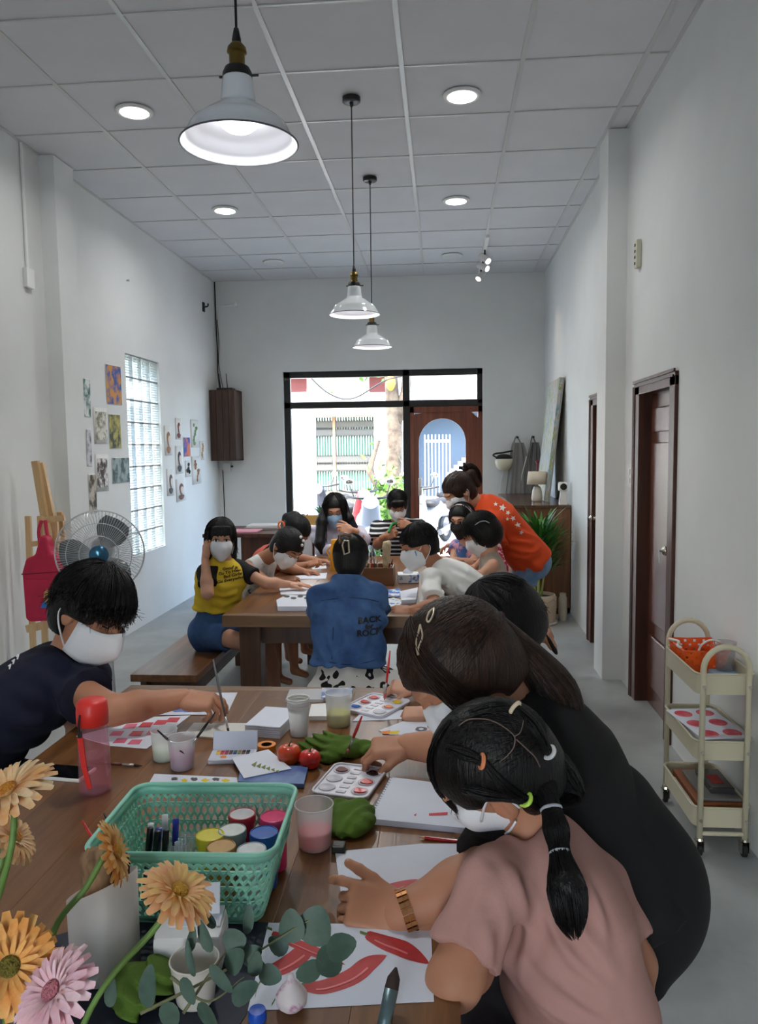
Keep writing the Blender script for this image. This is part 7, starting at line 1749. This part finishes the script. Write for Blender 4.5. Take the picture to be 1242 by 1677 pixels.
# the weave: Y-shaped links standing in rows
nu, nr = 74, 7; wv_ = MB()
def strip(p, q, w, th=.0016):
    d = unit(q - p); nn = unit(V((p[0] + q[0]) * .6, (p[1] + q[1]) * .9, .02)); sdv = unit(np.cross(d, nn)); vv = [c + sdv * sx * w / 2 + nn * sz * th for c in (p - d * .0006, q + d * .0006) for sx, sz in ((-1, -1), (1, -1), (1, 1), (-1, 1))]
    wv_.add(vv, [(3, 2, 1, 0), (4, 5, 6, 7), (0, 1, 5, 4), (1, 2, 6, 5), (2, 3, 7, 6), (3, 0, 4, 7)])
for j in range(nr):
    f0 = .07 + .80 * j / nr; df = .80 / nr
    for i in range(nu):
        u0 = (i + (j % 2) * .5) / nu; c = wall_pt(u0, f0 + df * .45); strip(wall_pt(u0, f0 - df * .1), c, .0046)
        for sg in (-1, 1): strip(c, wall_pt(u0 + sg * .5 / nu, f0 + df * .98), .0046)
        if j % 2 == 0: strip(wall_pt(u0 - .5 / nu, f0 + df * .02), wall_pt(u0, f0 + df * .02), .0026); strip(wall_pt(u0, f0 + df * .02), wall_pt(u0 + .5 / nu, f0 + df * .02), .0026)
o = wv_.build('woven_wall', m_mint, t); o['kind'] = 'stuff'
for f0, f1 in ((0, .075), (.87, 1.0)):
    b = MB(); a_, c_ = ring(f0, .03), ring(f1, .03); n = len(a_); z0, z1 = .004 + f0 * (bh_ - .004), .004 + f1 * (bh_ - .004)
    vv = [(x, y, z0) for x, y in a_] + [(x, y, z1) for x, y in c_]; o = b.add(vv, [(i, (i + 1) % n, n + (i + 1) % n, n + i) for i in range(n)]).build('wall_band', m_mint, t, True); o.modifiers.new('thick', 'SOLIDIFY').thickness = .0025
MB().prism(ring(0, .03), .001, .004).build('basket_floor', m_mint, t); MB().tube([(x, y, bh_) for x, y in ring(1.0, .032)], .0045, 8, closed=True).build('rim', m_mint, t, True)
hx_ = tw2 - .004
MB().tube([V(hx_ + .003, -.045, bh_ - .018), V(hx_ - .002, -.045, bh_ - .045), V(hx_ - .002, .03, bh_ - .045), V(hx_ + .003, .03, bh_ - .018)], .0028, 6, closed=True).build('hand_hole', m_mint, t); 
# pots of paint
pots = [((400, 1332), (222, 216, 218), (196, 50, 62), 'paint pot with a white label and red rim'), ((452, 1336), (232, 66, 120), (232, 66, 120), 'hot pink paint pot lid'), ((384, 1358), (216, 218, 214), (150, 170, 165), 'white lidded paint pot in the middle of the basket'), ((436, 1362), (28, 90, 178), (28, 90, 178), 'bright blue paint pot'), ((348, 1366), (220, 206, 40), (214, 198, 40), 'yellow paint pot behind the ochre one'), ((366, 1385), (198, 152, 82), (176, 128, 62), 'ochre paint pot at the front of the basket'), ((416, 1390), (220, 222, 222), (196, 202, 204), 'white paint pot in the near right basket corner')]
for (x, y), top, side, lab in pots:
    d_ = ray(x, y); q = d_ * ((TZ + .1015 - CAM_H) / d_[2]); q = V(q[0] - .004, q[1], TZ + .005); t = thing('paint_pot', q, lab, 'paint pot', 'lidded paint pots in the mint basket')
    MB().lathe([(0, 0), (.021, 0), (.022, .003), (.0225, .081), (0, .081)], 28).build('pot_body', mat('pot_%d%d' % (side[0], side[2]), side, .35), t, auto=40)
    MB().lathe([(0, .081), (.0247, .081), (.025, .093), (.024, .096), (.0225, .0965), (.022, .095)], 32).build('lid', mat('pot_%d%d' % (side[0], side[2]), side, .35), t, auto=35); MB().lathe([(0, .0952), (.0222, .0953)], 32, caps=False).build('lid_label', mat('lid_%d%d' % (top[0], top[2]), top, .35, var=.08, vs=50), t)
rp_ = random.Random(9)
p = V(BC[0] - .03, BC[1] - .02, TZ + .005); t = thing('clear_jar', p, 'clear plastic jar with bristly sticks inside the basket', 'jar'); MB().lathe([(0, 0), (.025, 0), (.026, .004), (.026, .10), (.0245, .10), (.0245, .006), (0, .005)], 28).build('jar_wall', m_clr, t, True)
for k in range(26): a = rp_.uniform(0, 2 * PI); r = rp_.uniform(0, .019); MB().tube([V(r * math.cos(a), r * math.sin(a), .008), V(r * 1.1 * math.cos(a), r * 1.1 * math.sin(a), rp_.uniform(.08, .105))], .0015, 4).build('cotton_stick', m_paper, t)
pen = [((10, 10, 12), 'black pen'), ((30, 50, 150), 'blue pen'), ((20, 20, 24), 'slim black pen'), ((214, 212, 208), 'white marker'), ((40, 46, 90), 'navy pen'), ((226, 226, 224), 'white correction pen'), ((24, 24, 26), 'black liner')]
where = ('standing left in the basket', 'among the pens', 'leaning on the jar', 'leaning forward by the jar', 'behind the other pens', 'nearest the far side', 'tilted right')
for k, (c, nm) in enumerate(pen):
    a0 = V(BC[0] - .085 + .011 * (k % 5), BC[1] - .045 + .018 * (k % 3), TZ + .006); a1 = a0 + V(rp_.uniform(-.018, .025), rp_.uniform(-.01, .03), .122); t = thing('pen', a0, '%s %s' % (nm, where[k]), 'pen', 'pens in the mint basket')
    MB().tube([V(0, 0, 0), (a1 - a0) * .7], .005, 8).build('barrel', mat('pen_%d' % k, c, .3), t, True); MB().tube([(a1 - a0) * .7, a1 - a0], .0057, 8).build('pen_cap', mat('pencap_%d' % (k % 3), ((14, 14, 16), (30, 50, 160), (220, 220, 220))[k % 3], .3), t, True)
brush(P(135, 1345, 1.26), V(BC[0] - .105, BC[1] - .06, TZ + .02), 'red handled brush poking out of the basket corner', m_rh, .003); brush(P(170, 1332, 1.29), V(BC[0] - .10, BC[1] - .02, TZ + .02), 'black handled brush poking out of the basket corner', m_bh, .003)

# --- near corner: canister of brushes, tissue box, dark mat, ceramic cup, eucalyptus, gerberas
t = quad_sheet('cutting_mat', [(0, 1560), (205, 1500), (440, 1512), (405, 1660), (380, 1700), (0, 1760)], 'dark blue mat under the tissue box and canister', 'mat', mat('mat_navy', (30, 36, 52), .6), EPS * .5, .0012)
CB = V(-.50, 1.045, TZ + .0025); t = thing('paper_canister', CB, 'torn white paper canister holding wide brushes', 'canister')
vv = []; ff = []; n = 40; rr_ = .05
for k in range(n):
    a = 2 * PI * k / n; top = .128 + .022 * math.cos(a - .1) - .012 * math.sin(a); vv += [(rr_ * .98 * math.cos(a), rr_ * .98 * math.sin(a), 0), (rr_ * math.cos(a), rr_ * math.sin(a), top)]
for k in range(n): j = (k + 1) % n; ff.append((2 * k, 2 * j, 2 * j + 1, 2 * k + 1))
o = mesh_obj('paper_wrap', vv, ff, mat('grey_paper', (196, 188, 180), .85), t, True); o.modifiers.new('thick', 'SOLIDIFY').thickness = .0015
MB().lathe([(0, 0), (.0475, 0), (.0475, .02), (.047, .10), (0, .10)], 28).build('brush_holder', mat('holder_tan', (196, 140, 92), .7), t, auto=40)
for k, (x, y, c, lab) in enumerate(((-.012, .005, (66, 36, 24), 'wide brush with brown and cream bristles in the canister'), (.022, .012, (30, 26, 26), 'dark bristled brush in the canister'))):
    tb = thing('wide_brush', CB + V(x, y, .101), lab, 'brush', 'brushes in the canister'); S = Solid(.0035); S.cone((0, 0, .0), (0, 0, .055), .021 - .006 * k, .024 - .008 * k, .01, ((0, 1, 0), .6)); S.noise = lambda X, Y, Z: .0012 * np.sin(900 * X + 30 * Z)
    np_obj('bristles', [S.mesh()], mat('bristle_%d' % k, c, .8, col2=((198, 160, 116), (50, 44, 42))[k], vs=18, stretch=(1, 1, .4)), tb)
p = TP(315, 1578); t = thing('tissue_pack', V(p[0], p[1], TZ + .0025), 'white and blue tissue pack behind the gerbera', 'tissues', rz=.12); MB().box((-.05, -.035, 0), (.05, .04, .062), c=.012).build('pack', mat('pack_white', (214, 214, 212), .4), t, auto=50); MB().box((-.03, -.012, .0615), (.045, .038, .064), c=.001).build('printed_flap', mat('flap_blue', (176, 208, 222), .5, col2=(232, 214, 218), vs=12), t); MB().box((-.032, .0, .062), (.04, .003, .11), M=rotm('X', -.25), c=.001).build('tissue', m_paper, t)
cup(V(-.345, .985, TZ + .0025), .026, .033, .06, 'small white ceramic cup at the bottom of the picture', None, 0, mat('white_ceramic', (206, 202, 192), .3), 'ceramic_cup', group='ceramics at the near edge')
p = TP(478, 1652); single('garlic_bulb', MB().lathe([(0, 0), (.012, .001), (.021, .01), (.022, .02), (.014, .032), (.006, .04), (.004, .05), (0, .051)], 24), mat('garlic_skin', (216, 206, 206), .5, col2=(176, 90, 150), vs=55, ramp=(.55, .68)), p, 'purple flecked garlic bulb by the pepper print', 'garlic', smooth=True)
brush(P(612, 1760, .93), P(649, 1584, 1.0), 'wide steel ferruled brush pointing up at the near edge', mat('grey_handle', (90, 88, 88), .4), .010, mat('teal_steel', (112, 134, 138), .35, metal=.8), mat('dark_bristle', (52, 38, 32), .8), .026, fl=.075)
p = TP(422, 1668); single('blue_tube_stopper', MB().lathe([(.0, .014), (.011, .013), (.0125, .008), (.0125, 0), (0, 0)], 20), mat('cap_blue', (30, 80, 180), .35), p, 'small bright blue tube cap at the near edge', 'bottle cap', auto=40)
# vase of gerberas
VB = V(-.50, .80, TZ + .0025); t = thing('gerbera_bouquet', VB, 'bouquet of orange and pink gerberas in a glass vase', 'flowers')
vs_ = MB().lathe([(0, 0), (.04, 0), (.045, .01), (.045, .11), (.043, .11), (.042, .012), (0, .01)], 32).build('vase', m_clr, t, True)
m_gst = mat('gerbera_stem', (98, 132, 62), .5); m_cal = mat('gerbera_calyx', (90, 104, 56), .7)
def gerbera(x, y, Y, face, r, stem_pts, cc, c2, ctr, seed, layers=2):
    c = P(x, y, Y) - VB; F = frame(np.cross(unit(face), V(.13, .2, .97)), face); zz = unit(face); r_ = random.Random(seed)
    hd = bpy.data.objects.new('gerbera', None); COL.objects.link(hd); hd.parent = t; hd.location = tuple(c)
    pm = mat('petal_%d' % seed, cc, .6, col2=c2, vs=40, sub=.15)
    for L_ in range(layers + 1):
        npet = (24, 20, 16)[L_]; rl = r * (1.0, .86, .5)[L_]; b = None
        for k in range(npet):
            a = 2 * PI * (k + .5 * (L_ % 2)) / npet + r_.uniform(-.06, .06); d = F @ V(math.cos(a), math.sin(a), 0) if False else None
            e1 = F[:, 0] * math.cos(a) + F[:, 1] * math.sin(a); e2 = -F[:, 0] * math.sin(a) + F[:, 1] * math.cos(a); nn = zz; vv = []; ff = []; N = 6; ln = rl * r_.uniform(.9, 1.06); lift = (.20, .42, .9)[L_] * rl; wd = ln * (.26 if L_ < 2 else .2)
            for i in range(N + 1):
                s_ = i / N; cp = e1 * (.12 * r + ln * .9 * s_) + nn * (lift * s_ - .30 * rl * s_ * s_); w = wd * (.35 + .65 * math.sin(PI * min(.93, .1 + .8 * s_))) * .5
                vv += [cp - e2 * w + nn * w * .3, cp, cp + e2 * w + nn * w * .3]
            for i in range(N):
                for q in range(2): ff.append((i * 3 + q, i * 3 + q + 1, i * 3 + 4 + q, i * 3 + 3 + q))
            mesh_obj('petal', vv, ff, pm, hd, True)
    MB().ell(zz * .006, (.22 * r, .22 * r, .08 * r), M=np.stack([F[:, 0], F[:, 1], zz], 1)).build('flower_eye', mat('eye_%d' % seed, ctr, .9, bump=1.0, bs=300), hd, True)
    MB().lathe([(0, -.32 * r), (.12 * r, -.3 * r), (.24 * r, -.1 * r), (.2 * r, .02 * r)], 16, M=np.stack([F[:, 0], F[:, 1], zz], 1), caps=False).build('calyx', m_cal, hd, True)
    pts = [c - zz * .3 * r] + [P(*q) - VB for q in stem_pts]; MB().tube(bez(pts, 20), .0038, 8).build('stem', m_gst, t, True)
OR_, OC = (240, 178, 110), (246, 206, 150)
gerbera(14, 1298, .80, (-.25, -.30, .92), .052, [(20, 1380, .79), (0, 1460, .79), (-30, 1560, .79), (-10, 1700, .80)], OR_, (248, 220, 176), (226, 150, 50), 1)
gerbera(22, 1372, .84, (.75, .15, .55), .036, [(0, 1420, .83), (-30, 1500, .82), (-20, 1700, .80)], (240, 196, 150), OC, (220, 150, 70), 2)
gerbera(186, 1396, .86, (.88, .25, .30), .040, [(140, 1455, .85), (95, 1510, .83), (75, 1580, .82), (60, 1700, .80)], (232, 172, 92), (240, 196, 128), (200, 150, 50), 3)
gerbera(292, 1462, .84, (.50, -.05, .86), .048, [(250, 1525, .83), (190, 1590, .82), (150, 1650, .81), (120, 1720, .80)], (242, 178, 130), (240, 200, 120), (226, 170, 60), 4)
gerbera(16, 1582, .74, (.35, -.80, .45), .050, [(10, 1640, .78), (10, 1700, .79)], (226, 152, 70), (240, 186, 110), (120, 110, 40), 5)
gerbera(88, 1625, .72, (-.35, -.55, .75), .047, [(80, 1680, .77), (60, 1740, .79)], (236, 180, 190), (246, 214, 216), (200, 120, 130), 6)
# eucalyptus
EB = V(-.36, .86, TZ + .0025); t = thing('eucalyptus_sprig', EB, 'grey green eucalyptus sprigs leaning over the pepper print', 'foliage'); m_euc = mat('eucalyptus_leaf', (54, 78, 66), .55, col2=(78, 100, 88), vs=20); m_est = mat('eucalyptus_stem', (110, 112, 78), .6)
def rleaf(c, nrm, ax_, rl, rw):
    F = frame(ax_, nrm); vv = [c]; N = 14
    for k in range(N): a = 2 * PI * k / N; vv.append(c + F[:, 1] * rl * (1 + math.cos(a)) * 1.0 * .5 * 2 - F[:, 1] * rl * 0 + F[:, 0] * rw * math.sin(a) * (1 - .25 * math.cos(a)) + F[:, 2] * (.12 * rl * (math.sin(a) ** 2)))
    vv[0] = c + F[:, 1] * rl; mesh_obj('leaf', [p - EB for p in vv], [(0, 1 + k, 1 + (k + 1) % N) for k in range(N)], m_euc, t, True)
for pts in ([(230, 1660, .86), (330, 1610, .90), (420, 1560, .93), (500, 1510, .96), (540, 1500, .97)], [(300, 1660, .84), (340, 1600, .87), (370, 1560, .89), (395, 1530, .91)], [(280, 1600, .84), (340, 1640, .85), (400, 1600, .88)]):
    q = bez([P(*a) for a in pts], 16); MB().tube([p - EB for p in q], [.0022 - .0001 * i for i in range(len(q))], 6).build('stem', m_est, t, True)
re_ = random.Random(4)
big = [((480, 1545, .95), (.1, -.8, .6), (-.1, .2, 1), .022, .017), ((508, 1548, .955), (.0, -.7, .7), (.25, .2, .9), .026, .024), ((520, 1560, .96), (.2, -.6, .7), (.3, .1, -.3), .022, .02), ((535, 1560, .965), (.2, -.5, .8), (1, .2, .3), .021, .018), ((500, 1575, .95), (.1, -.8, .5), (.3, .1, -.8), .016, .018), ((470, 1560, .945), (.0, -.8, .6), (-.7, .1, .5), .015, .011)]
for a, nn, ax_, rl, rw in big: rleaf(P(*a), nn, ax_, rl, rw)
for (x, y, Y, ang, ln, w) in ((318, 1600, .85, 1.75, .030, .006), (345, 1560, .87, 1.9, .028, .008), (372, 1590, .88, .9, .022, .014), (392, 1560, .90, -.7, .034, .008), (352, 1520, .89, 2.2, .020, .006), (300, 1600, .84, -1.3, .026, .008), (330, 1640, .85, -1.2, .03, .012), (380, 1640, .86, .6, .026, .012), (415, 1600, .89, 1.4, .022, .009), (365, 1545, .89, .2, .02, .016), (240, 1650, .82, 1.45, .034, .012), (180, 1650, .82, 1.5, .026, .007), (405, 1530, .91, 1.5, .026, .007), (425, 1590, .9, -.4, .02, .012), (345, 1580, .86, -1.0, .03, .008), (398, 1570, .9, .5, .018, .012), (310, 1560, .86, 1.4, .022, .006), (275, 1640, .83, -1.5, .026, .012)):
    rleaf(P(x, y, Y), (re_.uniform(-.5, .5), -.8, re_.uniform(.1, .7)), (math.cos(ang), .1, math.sin(ang)), ln * .75, w)
rag(V(-.425, .985, TZ + .0025), [(-.01, 0, .02, .03), (.02, .01, .025, .032), (.0, -.02, .012, .028)], 'green cloth tucked behind the canister at the bottom', 3)
m_plast = m_clr
# ================================================================== things on the far table
def T2(x, y): return PZ(x, y, TZ)
def sheet2(pix, label, m=None, th=.001, z=EPS, cat='paper', name='drawing_sheet', group='loose sheets on the far table'):
    return quad_sheet(name, pix, label, cat, m, z, th, group)
sheet2([(457, 962), (510, 958), (514, 974), (460, 974)], 'white sheet under the hand of the girl in yellow')
sheet2([(480, 944), (536, 938), (534, 948), (482, 949)], 'white sheet in front of the floral girl'); sheet2([(508, 926), (534, 923), (535, 931), (512, 933)], 'white sheet by the yellow jug')
t = quad_sheet('sketchbook', [(453, 990), (470, 981), (525, 984), (525, 1001), (455, 1001)], 'closed sketchbook with a floral cover near the table corner', 'book', m_paper, EPS, .022)
for k in range(5): ink(t, blobpix(470 + 11 * k, 984 + (k % 2) * 3, 5, 2), mat('sketch_grey', (90, 90, 86), .8), 'cover_print', .0225)
p = T2(539, 948); t = thing('yellow_jug', V(p[0], p[1] + .32, TZ), 'yellow plastic jug beside the girl in denim', 'jug'); m_yj = mat('yellow_jug_plastic', (226, 160, 34), .4)
MB().lathe([(0, 0), (.035, 0), (.037, .005), (.037, .15), (.03, .16), (0, .16)], 28).build('jug_body', m_yj, t, auto=40); MB().lathe([(0, .16), (.031, .16), (.031, .19), (.027, .195), (0, .195)], 24).build('jug_lid', m_yj, t, auto=40); MB().tube(bez([V(-.035, -.01, .15), V(-.055, -.01, .12), V(-.037, -.01, .08)], 10), .005, 6).build('jug_handle', m_yj, t, True)
c0, c1 = T2(576, 960), T2(645, 959); bx_ = (c0 + c1) / 2; w = c1[0] - c0[0]
t = thing('brush_box', bx_ + V(0, .09, 0), 'brown wooden box crammed with brushes on the far table', 'box'); m_bxw = wood('box_brown', (110, 72, 44), (140, 96, 62), 0)
for lo, hi in (((-w / 2, -.09, 0), (w / 2, -.08, .10)), ((-w / 2, .08, 0), (w / 2, .09, .10)), ((-w / 2, -.08, 0), (-w / 2 + .01, .08, .10)), ((w / 2 - .01, -.08, 0), (w / 2, .08, .10)), ((-w / 2, -.08, 0), (w / 2, .08, .008))): MB().box(lo, hi).build('box_board', m_bxw, t)
labs = ['thin dark', 'pale flat', 'fan shaped', 'cream mop', 'green handled', 'short black', 'long black', 'worn cream', 'slim red', 'grey', 'broad cream', 'stubby']
for k in range(12):
    a = bx_ + V(-w / 2 + .02 + (w - .04) * k / 11, .06 + .06 * (k % 3) / 3, .01); c = a + V(rp_.uniform(-.03, .03), rp_.uniform(-.02, .02), rp_.uniform(.13, .19))
    brush(a, c, '%s brush standing in the brown brush box, number of its kind unique' % labs[k] if False else '%s brush standing in the brown brush box' % labs[k], (m_bh, mat('pale_handle', (196, 170, 130), .5), m_rh)[k % 3], .0035, tipm=mat('cream_bristle', (206, 190, 154), .8) if k % 2 else None, bl=.035, group='brushes in the wooden box')
p = bx_ + V(.06, .06, .012); t = thing('mop_brush', p, 'thick cream mop brush upright at the right of the box', 'brush'); MB().tube([V(0, 0, 0), V(.01, 0, .10)], .014, 10).build('handle', mat('pale_handle', (196, 170, 130), .5), t); S = Solid(.004); S.cone((.01, 0, .10), (.018, 0, .21), .018, .024, .01); S.noise = lambda X, Y, Z: .003 * np.sin(160 * X + 80 * Z) * np.sin(150 * Y + 60 * Z); np_obj('bristles', [S.mesh()], mat('cream_bristle', (206, 190, 154), .8), t)
p = T2(668, 956) + V(0, .06, 0); t = thing('tissue_box', p, 'white and blue tissue box beside the brush box', 'tissue box', rz=.1); MB().box((-.06, -.05, 0), (.06, .06, .05), c=.005).build('carton', mat('carton_print', (222, 226, 228), .5, col2=(60, 130, 200), vs=16, ramp=(.56, .6)), t); S = Solid(.004); S.cone((0, 0, .05), (.01, 0, .10), .03, .008, .01, ((0, 1, 0), .4)); S.noise = wrinkle(.003, 90); np_obj('tissue', [S.mesh()], m_paper, t)
sheet2([(622, 967), (655, 964), (662, 976), (630, 982)], 'blue and white painted sheet by the white boy', mat('blue_wash', (60, 120, 196), .7, col2=(226, 228, 230), vs=18, ramp=(.48, .54))); sheet2([(622, 984), (640, 978), (662, 984), (650, 996), (628, 996)], 'sheet with blue patches beside the boy’s hands', mat('blue_patch', (222, 226, 228), .7, col2=(50, 120, 200), vs=20, ramp=(.55, .58)))
sheet2([(655, 975), (685, 968), (682, 988), (658, 990)], 'crumpled pale tissue in front of the boy in white', m_paper, .02)
p = T2(633, 978); t = thing('scissors', p + V(0, 0, .001), 'yellow handled scissors on the far table', 'scissors'); m_ysc = mat('scissor_yellow', (214, 170, 40), .4)
for sx in (-1, 1): MB().tube([V(.02 * sx - .02, 0, .004), V(.03 * sx - .05, .03, .004), V(.0 - .04, .02, .004)], .003, 6, closed=True).build('grip', m_ysc, t); MB().box((-.02, -.004 + .004 * sx, .002), (.05, .004 + .004 * sx, .005)).build('blade', m_steel, t)
